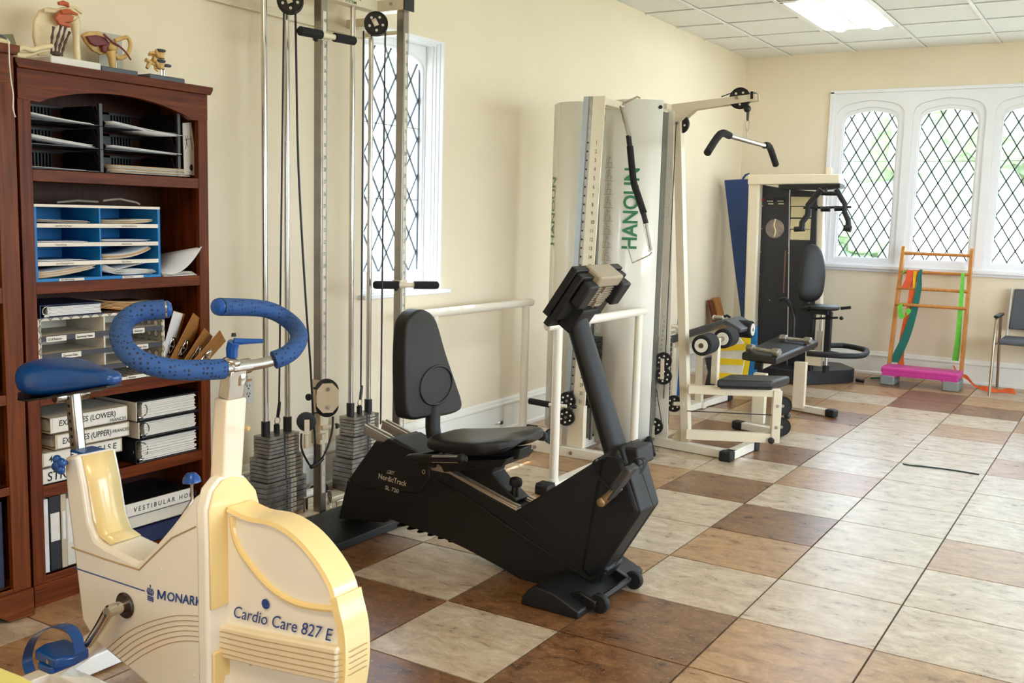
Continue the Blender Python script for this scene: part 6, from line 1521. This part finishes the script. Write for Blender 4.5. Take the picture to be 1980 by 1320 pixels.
# ================================================================== LEG CURL BENCH behind
lc = thing('leg_curl_bench', (-2.5, 6.9, 0), 'grey padded leg curl bench with foam roller behind the multi-gym', 'exercise bench')
GV = mat('grey_vinyl', '#4a4a4c', 0.35, vary=0.05, bump=0.4, bscale=600)
B().py([(-2.849, 0.524), (-2.665, 0.596), (-2.434, 0.684), (-2.425, 0.659), (-2.662, 0.544), (-2.846, 0.467)], 6.75, 7.12).done('pad', GV, lc, bevel=0.008)
B().py([(-2.422, 0.685), (-2.295, 0.626), (-2.305, 0.596), (-2.424, 0.645)], 6.75, 7.10).done('front_pad', GV, lc, bevel=0.008)
a_, c_ = Vector((-2.425, 6.95, 0.607)), Vector((-2.283, 6.95, 0.607))
f = B().tube([a_, c_], 0.062, 22).done('foam_roller', FOAM, lc, bevel=0.010)
B().lathe([(0.044, 0), (0.044, 0.004), (0, 0.004)], c_, (c_-a_), 22).done('roller_cap', CREAMW, f); B().lathe([(0.014, 0.004), (0.014, 0.006), (0, 0.006)], c_, (c_-a_), 12).done('cap_bolt', STEEL, f)
B().beam(Vector((-2.644, 6.9, 0.418)), (Vector((-2.638, 6.9, 0.17))[0], 6.9, 0.04), 0.05, 0.05, up=(1, 0, 0)).done('leg', CREAM, lc, bevel=0.003)
B().beam(Vector(((-2.861, 6.9, 0.32)[0], 6.9, 0.05)), Vector(((-2.868, 6.9, 0.455)[0], 6.9, 0.48)), 0.05, 0.05, up=(1, 0, 0)).done('leg', CREAM, lc, bevel=0.003)
B().beam(Vector((-2.868, 6.9, 0.443)), Vector((-2.495, 6.9, 0.582)), 0.045, 0.045).done('pad_beam', CREAM, lc, bevel=0.003)
h0_, h1_ = Vector((-2.65, 6.718, 0.03)), Vector((-2.583, 7.368, 0.03))
B().beam(h0_, h1_, 0.05, 0.045).done('foot_beam', CREAMW, lc, bevel=0.003)
d = (h1_-h0_).normalized(); B().beam(h1_-d*0.06, h1_+d*0.03, 0.062, 0.055).done('rubber_foot', RUBBER, lc, bevel=0.010, seg=3)
B().beam(Vector(((-2.861, 6.9, 0.32)[0], 6.9, 0.03)), Vector(((-2.638, 6.9, 0.17)[0]+0.05, 6.9, 0.03)), 0.05, 0.045).done('floor_beam', CREAMW, lc, bevel=0.003)
B().tube([(-2.562, 6.93, 0.673), (-2.499, 6.93, 0.674)], 0.018, 12).done('hinge_tube', STEEL, lc)
for q in ((-2.562, 6.93, 0.673), (-2.503, 6.93, 0.673)): B().blob(q, 0.020, 0.016, 0.020, 2).done('hinge_cap', CREAMW, lc)
B().tube([(-2.492, 6.93, 0.685), (-2.469, 6.93, 0.695), (-2.445, 6.93, 0.681)], 0.010, 8).done('clamp', INK, lc)
B().tube([(-2.574, 6.9, 0.387), (-2.545, 6.9, 0.276), (-2.563, 6.9, 0.178)], 0.035, 10).done('black_strut', BLACK, lc)
cw = thing('cable_coil', (-2.864, 6.9, 0.544), 'loose coil of white cord lying on the leg curl bench', 'cord')
b = B(); rnd = random.Random(5)
for k in range(5):
    c = Vector((-2.84, 6.88, 0.555)) + Vector((0.02*k-0.04, 0, 0)); b.tube([c + Vector((0.07*math.cos(a*PI/8), 0.06*math.sin(a*PI/8), 0.03*math.sin(a*PI/8+k)+0.012)) for a in range(16)], 0.004, 6, closed=True)
b.done('cord', CREAMW, cw)
# blue and white stepped board leaning behind
lbd = thing('balance_board', (-2.95, 7.4, 0), 'blue and white board leaning on its edge behind the multi-gym posts', 'board')
B().py([(-3.024, -0.154), (-3.004, 0.669), (-2.963, 0.704), (-2.936, 0.674), (-2.912, -0.14)], 7.3, 7.34).done('board', mat('mid_blue', '#2f63ad', 0.5), lbd, bevel=0.01)
B().py([(-3.034, -0.152), (-2.992, 0.509), (-2.962, 0.512), (-2.981, -0.145)], 7.26, 7.3).done('edge', mat('ivory_strip', '#ddd8c6', 0.5), lbd, bevel=0.004)

# ================================================================== FLAT BENCH with dumbbells
fb = thing('flat_bench', (-2.17, 7.15, 0), 'flat weight bench with black pad on cream T legs, two dumbbells on it', 'exercise bench')
K = [(-2.284, 6.743), (-2.007, 6.653), (-2.055, 7.876), (-2.412, 8.042)]
B().pz(K, 0.410, 0.466).done('pad', VINYL, fb, bevel=0.016, seg=3)
m0 = (Vector((K[0][0], K[0][1], 0))+Vector((K[1][0], K[1][1], 0)))/2; m1 = (Vector((K[2][0], K[2][1], 0))+Vector((K[3][0], K[3][1], 0)))/2; dB = (m1-m0).normalized()
B().beam(m0+dB*0.02+Vector((0, 0, 0.385)), m1-dB*0.03+Vector((0, 0, 0.385)), 0.05, 0.045).done('frame_beam', CREAM, fb, bevel=0.003)
B().beam(m0+dB*0.0+Vector((0, 0, 0.385)), m0+dB*0.03+Vector((0, 0, 0.385)), 0.056, 0.05).done('beam_cap', BLACK, fb, bevel=0.003)
n0 = Vector((-2.085, 6.579, 0)); n1 = Vector((-2.039, 7.373, 0))
for c, xl, xr in ((n0, (-2.167, 6.374), (-1.852, 6.3)), (n1, (-2.176, 7.32), (-1.739, 7.199))):
    a_, c_ = Vector((xl[0], xl[1], 0.03)), Vector((xr[0], xr[1], 0.03)); d = (c_-a_).normalized()
    B().beam(a_, c_, 0.05, 0.045).done('foot_beam', CREAMW, fb, bevel=0.003)
    for e_, s_ in ((a_, -1), (c_, 1)): B().beam(e_-d*s_*0.055, e_+d*s_*0.02, 0.066, 0.055).done('rubber_foot', RUBBER, fb, bevel=0.012, seg=3)
n0q = a0_ = None
for px_pt, nm in (((-2.064, 6.508, 0.05), 0), ((-2.006, 7.247, 0.05), 1)):
    c = Vector(px_pt); top = m0+dB*0.13 if nm == 0 else m1-dB*0.20
    B().beam(Vector((c.x, c.y, 0.03)), Vector((c.x, c.y, 0.37)), 0.085, 0.05, up=(0, 1, 0)).done('leg', CREAM, fb, bevel=0.003)
def dumbbell(label, a, c, z):
    a, c = Vector((a[0], a[1], z)), Vector((c[0], c[1], z)); d = (c-a).normalized()
    t_ = thing('dumbbell', (a+c)/2 - Vector((0, 0, 0.028)), label, 'dumbbell', 'dumbbells on the flat bench')
    DM = mat('chipped_grey_enamel', '#a29b8b', 0.45, 0.3, vary=0.35, scale=60)
    B().tube([a, c], 0.0135, 12).done('handle', DM, t_)
    for e_ in (a, c):
        h = B().lathe([(0.022, -0.030), (0.031, -0.022), (0.031, 0.022), (0.022, 0.030)], e_, d, 6).done('hex_head', mat('worn_iron', '#8d857a', 0.4, 0.5, vary=0.4, scale=50), t_, bevel=0.003, angle=20)
    e_ = a - d*0.030; u_ = Vector((d.y, -d.x, 0))
    return t_
dumbbell('nearer chipped hexagonal dumbbell on the near end of the flat bench', (-2.235, 6.79), (-2.026, 6.697), 0.494)
dumbbell('farther chipped hexagonal dumbbell on the far end of the flat bench', (-2.237, 7.557), (-2.044, 7.527), 0.494)

# ================================================================== SPINE MACHINE in the corner
sm = thing('spine_machine', (-2.5, 8.8, 0), 'tall black and cream rotary back machine with a black seat in the far corner', 'exercise machine')
BP = mat('black_panel', '#232328', 0.45, vary=0.05)
B().pz([(-2.95, 8.62), (-2.66, 8.52), (-2.35, 8.45), (-2.03, 8.86), (-2.02, 8.99), (-2.20, 9.25), (-2.62, 9.25), (-2.86, 8.96), (-2.95, 8.96)], 0.0, 0.12).done('base_platform', BP, sm, bevel=0.006)
B().py([(-2.975, 1.782), (-2.868, 1.783), (-2.839, 0.333), (-2.871, 0.049), (-2.933, 0.043), (-2.943, 0.394)], 8.70, 8.85).done('side_column', CREAM, sm, bevel=0.02, seg=3)
B().py([(-2.975, 1.782), (-2.183, 1.788), (-2.178, 1.706), (-2.862, 1.693), (-2.97, 1.692)], 8.68, 8.85).done('top_beam', CREAM, sm, bevel=0.008)
B().py([(-2.689, 1.693), (-2.168, 1.704), (-2.165, 1.666), (-2.31, 1.652), (-2.687, 1.657)], 8.66, 8.84).done('under_box', BLACK, sm, bevel=0.003)
B().py([(-2.307, 1.839), (-2.264, 1.839), (-2.26, 1.788), (-2.304, 1.788)], 8.72, 8.76).done('top_knob', CREAM, sm, bevel=0.003)
B().py([(-2.884, 1.696), (-2.628, 1.658), (-2.559, 0.072), (-2.85, 0.056)], 8.78, 8.80).done('front_panel', BP, sm, bevel=0.002)
B().py([(-2.619, 1.658), (-2.39, 1.642), (-2.323, 0.097), (-2.545, 0.074)], 8.78, 8.80).done('front_panel', BP, sm, bevel=0.002)
B().py([(-2.395, 1.634), (-2.337, 1.634), (-2.273, 0.214), (-2.335, 0.208)], 8.80, 8.88).done('side_column', CREAM, sm, bevel=0.01)
IV = mat('ivory_label', '#c9bb90', 0.5, vary=0.1)
for q in (([(-2.605, 1.595), (-2.43, 1.593), (-2.425, 1.518), (-2.604, 1.515)]), ([(-2.599, 1.506), (-2.424, 1.509), (-2.423, 1.42), (-2.598, 1.416)]), ([(-2.597, 1.403), (-2.422, 1.407), (-2.421, 1.318), (-2.597, 1.318)]), ([(-2.592, 1.309), (-2.421, 1.314), (-2.42, 1.225), (-2.591, 1.223)])): B().py(q, 8.772, 8.779).done('instruction_card', IV, sm)
dc = (-2.734, 8.775, 1.314)
dial = B().lathe([(0.083, 0), (0.083, 0.003), (0, 0.003)], (dc[0], 8.779, dc[2]), (0, -1, 0), 36).done('dial', mat('dial_print', '#8f7f74', 0.5, vary=0.35, scale=18), sm)
dial.scale = (1, 1, 1)
B().tube([(dc[0]+0.004, 8.774, dc[2]+0.085), (dc[0]-0.008, 8.774, dc[2]+0.03), (dc[0]+0.008, 8.774, dc[2]-0.02), (dc[0]+0.0, 8.774, dc[2]-0.07)], 0.007, 8, smooth=4).done('spine_drawing', mat('pale_yellow', '#d8cf9a', 0.5), dial)
for q in (((-2.781, 8.775, 1.561)), ((-2.689, 8.775, 1.563))):
    c_ = B().box(q[0]-0.036, q[0]+0.030, 8.765, 8.779, q[2]-0.018, q[2]+0.022).done('counter', BLACK, sm, bevel=0.002)
    B().box(q[0]-0.025, q[0]+0.022, 8.776, 8.779, q[2]-0.036, q[2]-0.026).done('counter_label', IV, sm)
    for k in range(5): B().box(q[0]-0.03+0.011*k, q[0]-0.025+0.011*k, 8.763, 8.766, q[2]-0.012, q[2]-0.004).done('digit', CREAMW, c_)
q = (-2.856, 8.775, 1.565); B().box(q[0]-0.008, q[0]+0.008, 8.77, 8.779, q[2]-0.008, q[2]+0.012).done('red_button', mat('red_button', '#b02a22', 0.4), sm)
b = B()
for k in range(36):
    s = k/35; q = Vector((-2.626, 8.775, 1.123)).lerp(Vector((-2.622, 8.775, 0.759)), s); b.box(q.x-0.006, q.x+0.006, 8.774, 8.779, q.z-0.003, q.z+0.003)
o = b.done('scale_marks', mat('pink_marks', '#a8766a', 0.6), sm); o['kind'] = 'stuff'
for q in [(-2.857, 8.775, 1.51), (-2.85, 8.775, 1.31), (-2.848, 8.775, 1.104), (-2.846, 8.775, 0.907), (-2.743, 8.775, 0.682), (-2.602, 8.775, 1.106), (-2.841, 8.775, 0.504)]: B().blob((q[0], 8.777, q[2]), 0.006, 0.004, 0.006, 1).done('screw', STEEL, sm)
# arms
Y_ = 8.50
def arm(name, pts, r, m_=BLACK, **k): return B().tube([Vector(p) for p in pts], r, 12, **k).done(name, m_, sm)
arm('yoke_arm', [(-2.276, 8.5, 1.651), (-2.324, 8.5, 1.591), (-2.375, 8.5, 1.521), (-2.374, 8.5, 1.44), (-2.418, 8.5, 1.374), (-2.418, 8.5, 1.309)], 0.026)
arm('yoke_grip', [(-2.48, 8.5, 1.316), (-2.393, 8.5, 1.323)], 0.022, RUBBER)
arm('yoke_bar', [(-2.322, 8.55, 1.622), (-2.236, 8.55, 1.619), (-2.143, 8.55, 1.62)], 0.018)
arm('yoke_arm', [(-2.154, 8.5, 1.652), (-2.075, 8.5, 1.531), (-2.075, 8.5, 1.467), (-2.042, 8.5, 1.405), (-2.034, 8.5, 1.35)], [0.022, 0.022, 0.018, 0.018, 0.020, 0.024])
arm('yoke_grip', [(-2.061, 8.46, 1.341), (-2.002, 8.46, 1.33)], 0.026, RUBBER)
arm('cross_rod', [(-2.413, 8.5, 1.495), (-2.024, 8.5, 1.511)], 0.010)
for p in ([(-2.318, 8.5, 1.497), (-2.292, 8.5, 1.497)], [(-2.266, 8.5, 1.489), (-2.19, 8.5, 1.491)], [(-2.156, 8.5, 1.495), (-2.089, 8.5, 1.497)]): arm('rod_collar', p, 0.022)
arm('hanger', [(-2.265, 8.6, 1.663), (-2.262, 8.6, 1.62)], 0.012)
# seat
bc = Vector((-2.353, 8.55, 0.954))
rings = []
for k in range(9):
    s = k/8; z = 0.70 + (1.20-0.70)*s; w_ = 0.115*(1 - 0.35*max(0, s-0.55)/0.45); w_ = w_ if 0 < k < 8 else w_*0.55
    cx2 = -2.345 + 0.02*math.sin(PI*s)-0.0*s; th = 0.035 if 0 < k < 8 else 0.02
    n_ = Vector((0.6, -0.8, 0)); t2 = Vector((0.8, 0.6, 0))
    rings.append([Vector((cx2, 8.58, z)) + t2*w_*math.cos(2*PI*q/20) + n_*th*math.sin(2*PI*q/20) for q in range(20)])
B().loft(rings).done('backrest', VINYL, sm, sub=1)
arm('back_stem', [(-2.36, 8.62, 0.62), (-2.37, 8.63, 0.80)], 0.03)
B().lathe([(0.0, 0.0), (0.135, 0.0), (0.155, 0.012), (0.150, 0.035), (0.0, 0.045)], (-2.215, 8.50, 0.655), (0, 0, 1), 32).done('seat', VINYL, sm, bevel=0.006)
arm('seat_lever', [(-2.028, 8.4, 0.683), (-1.95, 8.4, 0.697)], 0.013)
arm('seat_lever', [(-2.344, 8.35, 0.66), (-2.272, 8.35, 0.678)], 0.013)
B().box(-2.29, -2.14, 8.44, 8.56, 0.615, 0.655).done('seat_bracket', BLACK, sm, bevel=0.004)
arm('seat_rod', [(-2.271, 8.48, 0.574), (-2.067, 8.48, 0.598)], 0.009); B().blob((-2.038, 8.48, 0.596), 0.017, 0.017, 0.017, 2).done('rod_knob', BLACK, sm)
B().box(-2.175, -2.125, 8.50, 8.55, 0.26, 0.64).done('seat_post', BLACK, sm, bevel=0.004); arm('post_rod', [(-2.15, 8.525, 0.14), (-2.15, 8.525, 0.28)], 0.016, CHROME)
B().lathe([(0.028, 0), (0.028, 0.06), (0.020, 0.065)], (-2.15, 8.525, 0.12), (0, 0, 1), 16).done('post_boot', RUBBER, sm)
arm('lift_rod', [(-2.225, 8.55, 0.45), (-2.225, 8.55, 0.63)], 0.010, CHROME); B().box(-2.245, -2.205, 8.53, 8.57, 0.30, 0.47).done('lift_cylinder', ALU, sm, bevel=0.003)
B().box(-2.33, -2.19, 8.53, 8.58, 0.17, 0.30).done('lift_block', CREAM, sm, bevel=0.004)
arm('seat_post', [(-2.30, 8.60, 0.12), (-2.30, 8.60, 0.64)], 0.022)
lp = [Vector(v) for v in ((-2.19, 8.061, 0.33), (-2.032, 8.085, 0.33), (-1.901, 8.127, 0.33), (-1.799, 8.259, 0.33), (-1.841, 8.593, 0.33), (-1.938, 8.723, 0.33), (-2.088, 8.81, 0.33), (-2.195, 8.71, 0.33))]
B().tube(lp, 0.023, 12, smooth=4).done('foot_ring', RUBBER, sm)
arm('ring_brace', [(-2.15, 8.52, 0.30), lp[2]], 0.016, RUBBER)
arm('hip_arm', [(-2.587, 8.55, 0.714), (-2.538, 8.55, 0.722), (-2.481, 8.55, 0.659), (-2.452, 8.55, 0.559), (-2.45, 8.55, 0.448), (-2.441, 8.55, 0.224)], 0.022)
arm('plug', [(-2.0, 8.98, 0.02), (-1.93, 8.98, 0.015)], 0.016)

# blue folded mat standing in the corner
t_ = thing('exercise_mat', (-3.2, 9.05, 0), 'tall dark blue folded exercise mat leaning in the far corner', 'exercise mat')
MATB = mat('blue_mat_vinyl', '#1c3f7c', 0.45, vary=0.08, scale=6, bump=0.3, bscale=40)
P = [(-3.306, 1.744), (-3.148, 1.754), (-2.964, 1.755), (-2.859, 0.376), (-2.857, -0.081), (-2.954, -0.092), (-3.049, 0.36), (-3.161, 0.93)]
B().py(P, 9.0, 9.055).done('fold', MATB, t_, bevel=0.008); B().py([(a+0.012, b_-0.006) for a, b_ in P], 9.06, 9.115).done('fold', MATB, t_, bevel=0.008)
B().tube([(-3.129, 9, 1.755), (-3.101, 9, 1.792), (-3.068, 9, 1.801)], 0.010, 6).done('handle', MATB, t_)
# yellow striped board and blue board
t_ = thing('striped_board', (-2.72, 8.3, 0), 'white board with yellow stripes standing on edge behind the benches', 'board')
WB = mat('white_board_paint', '#dcdad0', 0.5, vary=0.08); YEL = mat('yellow_paint', '#f0cd12', 0.45, vary=0.03); BLB = mat('cyan_blue_paint', '#1c77b4', 0.5)
P = [(-3.009, 0.395), (-2.826, 0.41), (-2.764, 0.354), (-2.743, 0.232), (-2.766, 0.074)]
P = P + [(P[-1][0], 0.0), (P[0][0], 0.0)]
B().py(P, 8.20, 8.215).done('board', WB, t_, bevel=0.003)
for ya, yb in ((666, 678), (693, 703), (723, 732)):
    pass
for q in ([(-2.98, 0.312), (-2.753, 0.342), (-2.75, 0.289), (-2.978, 0.263)], [(-2.974, 0.201), (-2.755, 0.209), (-2.756, 0.16), (-2.971, 0.147)], [(-2.967, 0.076), (-2.765, 0.079), (-2.768, 0.039), (-2.964, 0.018)]): B().py(q, 8.196, 8.2).done('stripe', YEL, t_)
P = [(-2.79, 0.414), (-2.717, 0.407), (-2.714, 0.186), (-2.725, 0.074), (-2.78, 0.068)]
B().py(P + [(P[-1][0], 0.0)], 8.225, 8.24).done('yellow_edge', YEL, t_, bevel=0.003)
t_ = thing('blue_board', (-2.66, 8.36, 0), 'narrow bright blue board standing between the striped board and the corner machine', 'board')
P = [(-2.795, 0.48), (-2.705, 0.496), (-2.686, 0.02), (-2.787, 0.009)]
B().py(P, 8.35, 8.37).done('board', BLB, t_, bevel=0.004)
for n, (ya, yb, z, lab) in enumerate(((8.77, 8.87, 0.64, 'left of two short brown wooden boards leaning on the left wall'), (8.90, 9.05, 0.655, 'right of two short brown wooden boards leaning on the left wall'))):
    B_ = B().loft([[(-3.12, ya, 0.0), (-3.12, yb, 0.0), (-3.10, yb, 0.0), (-3.10, ya, 0.0)], [(-3.335, ya+0.03, z), (-3.335, yb+0.03, z), (-3.315, yb+0.03, z), (-3.315, ya+0.03, z)]])
    o = B_.done('wooden_board', BEECH if n else OAK, loc=(-3.12, ya, 0)); tag(o, lab, 'board')

# ================================================================== LADDER, BANDS, STEP, CHAIR
ld = thing('wall_ladder', (-1.52, 9.35, 0), 'light wooden exercise ladder leaning below the far windows', 'ladder')
def lean(z): return 9.30 + 0.20*z/1.2     # leans back to the sill
for pxs, nm in (((-1.785, -1.845), 0), ((-1.205, -1.235), 1)):
    xt = -1.775 if nm == 0 else -1.215; xb = -1.80 if nm == 0 else -1.20
    zt = 1.19
    B().loft([[(xb-0.014, 9.27, 0.0), (xb+0.014, 9.27, 0.0), (xb+0.014, 9.34, 0.0), (xb-0.014, 9.34, 0.0)], [(xt-0.014, 9.44, zt-0.015), (xt+0.014, 9.44, zt-0.015), (xt+0.014, 9.51, zt-0.015), (xt-0.014, 9.51, zt-0.015)], [(xt-0.014, 9.455, zt), (xt+0.014, 9.455, zt), (xt+0.014, 9.495, zt), (xt-0.014, 9.495, zt)]]).done('side_rail', BEECH, ld, bevel=0.003)
for pxa in ([(-1.792, 9.45, 1.128), (-1.264, 9.45, 1.114)], [(-1.784, 9.42, 0.968), (-1.265, 9.42, 0.968)], [(-1.776, 9.39, 0.822), (-1.266, 9.39, 0.817)], [(-1.769, 9.36, 0.677), (-1.258, 9.36, 0.667)]):
    a_, c_ = Vector(pxa[0]), Vector(pxa[1]); B().tube([(-1.785, a_.y, a_.z), (-1.21, a_.y, a_.z)], 0.0145, 12).done('rung', BEECH, ld)
def ribbon(name, label, pts, widths, hexc, dirs=(1, 0, 0), th=0.003):
    pts = spline([Vector(p) for p in pts], 4); n = len(pts); d = Vector(dirs)
    W = [widths[0] + (widths[-1]-widths[0])*i/(n-1) for i in range(n)] if len(widths) == 2 else [widths[min(len(widths)-1, int(i/(n-1)*(len(widths)-1)+0.5))] for i in range(n)]
    o = B().loft([[p-d*w/2, p+d*w/2, p+d*w/2+Vector((0, -th, 0.0)), p-d*w/2+Vector((0, -th, 0.0))] for p, w in zip(pts, W)]).done(name, mat('band_'+hexc, hexc, 0.6, vary=0.12, scale=20), loc=pts[0])
    return tag(o, label, 'resistance band')
ORG_ = '#e8642a'; GRN = '#6fce46'; TEAL = '#1c6f63'
ribbon('resistance_band', 'long dark teal resistance band knotted on the second rung and hanging to the floor', [(-1.599, 9.37, 0.993), (-1.607, 9.37, 0.929), (-1.607, 9.37, 0.815), (-1.638, 9.37, 0.584), (-1.688, 9.37, 0.373), (-1.769, 9.37, 0.156)], [0.025, 0.085], TEAL)
ribbon('resistance_band', 'long orange resistance band hanging beside the teal one', [(-1.639, 9.385, 0.986), (-1.66, 9.385, 0.857), (-1.669, 9.385, 0.673), (-1.699, 9.385, 0.486), (-1.717, 9.385, 0.252), (-1.709, 9.385, 0.137)], [0.05, 0.055], ORG_)
ribbon('resistance_band', 'short knotted orange band end gathered on the second rung', [(-1.68, 9.372, 0.984), (-1.691, 9.372, 0.901), (-1.721, 9.372, 0.826)], [0.07, 0.06], '#e25a34')
ribbon('resistance_band', 'short yellow band end between the orange and teal bands', [(-1.644, 9.368, 0.977), (-1.648, 9.368, 0.904), (-1.647, 9.368, 0.831)], [0.03, 0.015], '#e8b818')
ribbon('resistance_band', 'lime green band looped round the left rail and the orange band', [(-1.74, 9.3, 0.682), (-1.724, 9.3, 0.583), (-1.689, 9.3, 0.576), (-1.658, 9.3, 0.615), (-1.685, 9.3, 0.641)], [0.05, 0.045], GRN, dirs=(0.75, 0, 0.65))
ribbon('resistance_band', 'small lime green band knot at the left end of the second rung', [(-1.755, 9.368, 0.957), (-1.73, 9.368, 0.972), (-1.706, 9.368, 0.996)], [0.03, 0.02], '#63c23c', dirs=(0.5, 0, 0.8))
ribbon('resistance_band', 'long lime green resistance band hanging at the right rail', [(-1.259, 9.37, 0.983), (-1.256, 9.37, 0.837), (-1.256, 9.37, 0.613), (-1.255, 9.37, 0.388), (-1.263, 9.37, 0.22)], [0.025, 0.055], GRN)
b = B(); 
P_ = spline([Vector((v[0], min(v[1], 9.52), v[2])) for v in ((-1.301, 9.893, 0.13), (-1.264, 9.9, 0.09), (-1.191, 9.516, 0.05), (-1.086, 9.336, 0.012), (-0.97, 9.214, 0.006), (-0.876, 9.261, 0.006), (-0.777, 9.249, 0.006))], 4)
o = b.loft([[p+Vector((0.0, 0.02, 0.026+0.012*math.sin(k*0.9))), p+Vector((0.02, -0.045, 0.002)), p+Vector((0.02, -0.045, 0.0)), p+Vector((0.0, 0.022, 0.020+0.012*math.sin(k*0.9)))] for k, p in enumerate(P_)]).done('resistance_band', MATS['band_'+ORG_], loc=P_[0])
tag(o, 'orange resistance band trailing over the floor from the pink step to the chair', 'resistance band')
o = B().tube([(-1.923, 9.22, 0.012), (-1.855, 9.318, 0.012)], 0.008, 6).done('resistance_band', MATS['band_'+TEAL], loc=(-1.918, 9.322, 0)); tag(o, 'short dark green band end on the floor left of the pink step', 'resistance band')
# aerobic step
st = thing('aerobic_step', (-1.5, 9.2, 0), 'pink aerobic step on grey end blocks in front of the ladder', 'aerobic step')
PINK = mat('pink_plastic', '#c8378f', 0.4, vary=0.04, bump=0.3, bscale=300); GRB = mat('grey_block', '#868a86', 0.6, vary=0.04)
sx0, sx1 = -1.80, -1.175; sy0, sy1 = 9.0, 9.25
B().px(rrect(sy0, sy1, 0.105, 0.158, 0.02), sx0, sx1).done('platform', PINK, st, bevel=0.010)
B().py([(sx0+0.01, 0.065), (sx0+0.01, 0.12), (sx1-0.01, 0.12), (sx1-0.01, 0.065), (sx1-0.12, 0.065), (sx1-0.14, 0.085), (sx0+0.14, 0.085), (sx0+0.12, 0.065)], sy0, sy1).done('skirt', PINK, st, bevel=0.004)
for a, c in ((sx0-0.004, sx0+0.115), (sx1-0.125, sx1+0.004)): B().box(a, c, sy0-0.005, sy1+0.005, 0.0, 0.085).done('end_block', GRB, st, bevel=0.010)
# visitor chair
ch = thing('chair', (-0.65, 9.25, 0), 'metal armchair with grey fabric back and pad at the right edge by the far wall', 'chair')
FAB = mat('grey_fabric', '#56575c', 0.85, vary=0.15, scale=120, bump=0.4, bscale=500); NIC = mat('chair_nickel', '#b0a48f', 0.3, 0.9)
for x in (-0.935, -0.36):
    B().tube([(x, 9.0, 0.0), (x-0.0, 9.02, 0.40), (x, 9.04, 0.60), (x, 9.06, 0.635), (x, 9.10, 0.645)], 0.0115, 10).done('leg', NIC, ch)
    B().tube([(x, 9.54, 0.0), (x, 9.40, 0.45), (x, 9.36, 0.63)], 0.0115, 10).done('leg', NIC, ch)
    B().box(x-0.02, x+0.025, 9.03, 9.38, 0.640, 0.662).done('armrest', BLACK, ch, bevel=0.008)
    B().tube([(x, 9.03, 0.42), (x, 9.42, 0.40)], 0.009, 8).done('side_stretcher', NIC, ch)
B().px(rrect(9.02, 9.46, 0.425, 0.465, 0.018), -0.90, -0.40).done('seat', FAB, ch, bevel=0.008)
B().loft([[(-0.875, 9.44, 0.52), (-0.42, 9.44, 0.52), (-0.42, 9.475, 0.52), (-0.875, 9.475, 0.52)], [(-0.865, 9.52, 0.86), (-0.43, 9.52, 0.86), (-0.43, 9.545, 0.86), (-0.865, 9.545, 0.86)]]).done('backrest', FAB, ch, bevel=0.010)
for x in (-0.885, -0.41): B().tube([(x, 9.42, 0.42), (x, 9.46, 0.52), (x, 9.535, 0.865)], 0.010, 8).done('back_upright', mat('pale_frame', '#c9c4b8', 0.4), ch)
# dark cord on the tiles
o = B().tube([(-1.044, 6.035, 0.004), (-1.027, 6.018, 0.004), (-0.897, 6.043, 0.004), (-0.755, 6.049, 0.004), (-0.643, 6.035, 0.004)], 0.004, 6, smooth=3).done('cord', mat('dark_green_cord', '#1c3a3a', 0.5), loc=(-0.844, 6.059, 0))
tag(o, 'thin dark cord lying along a tile joint in the middle of the bright floor', 'cord')
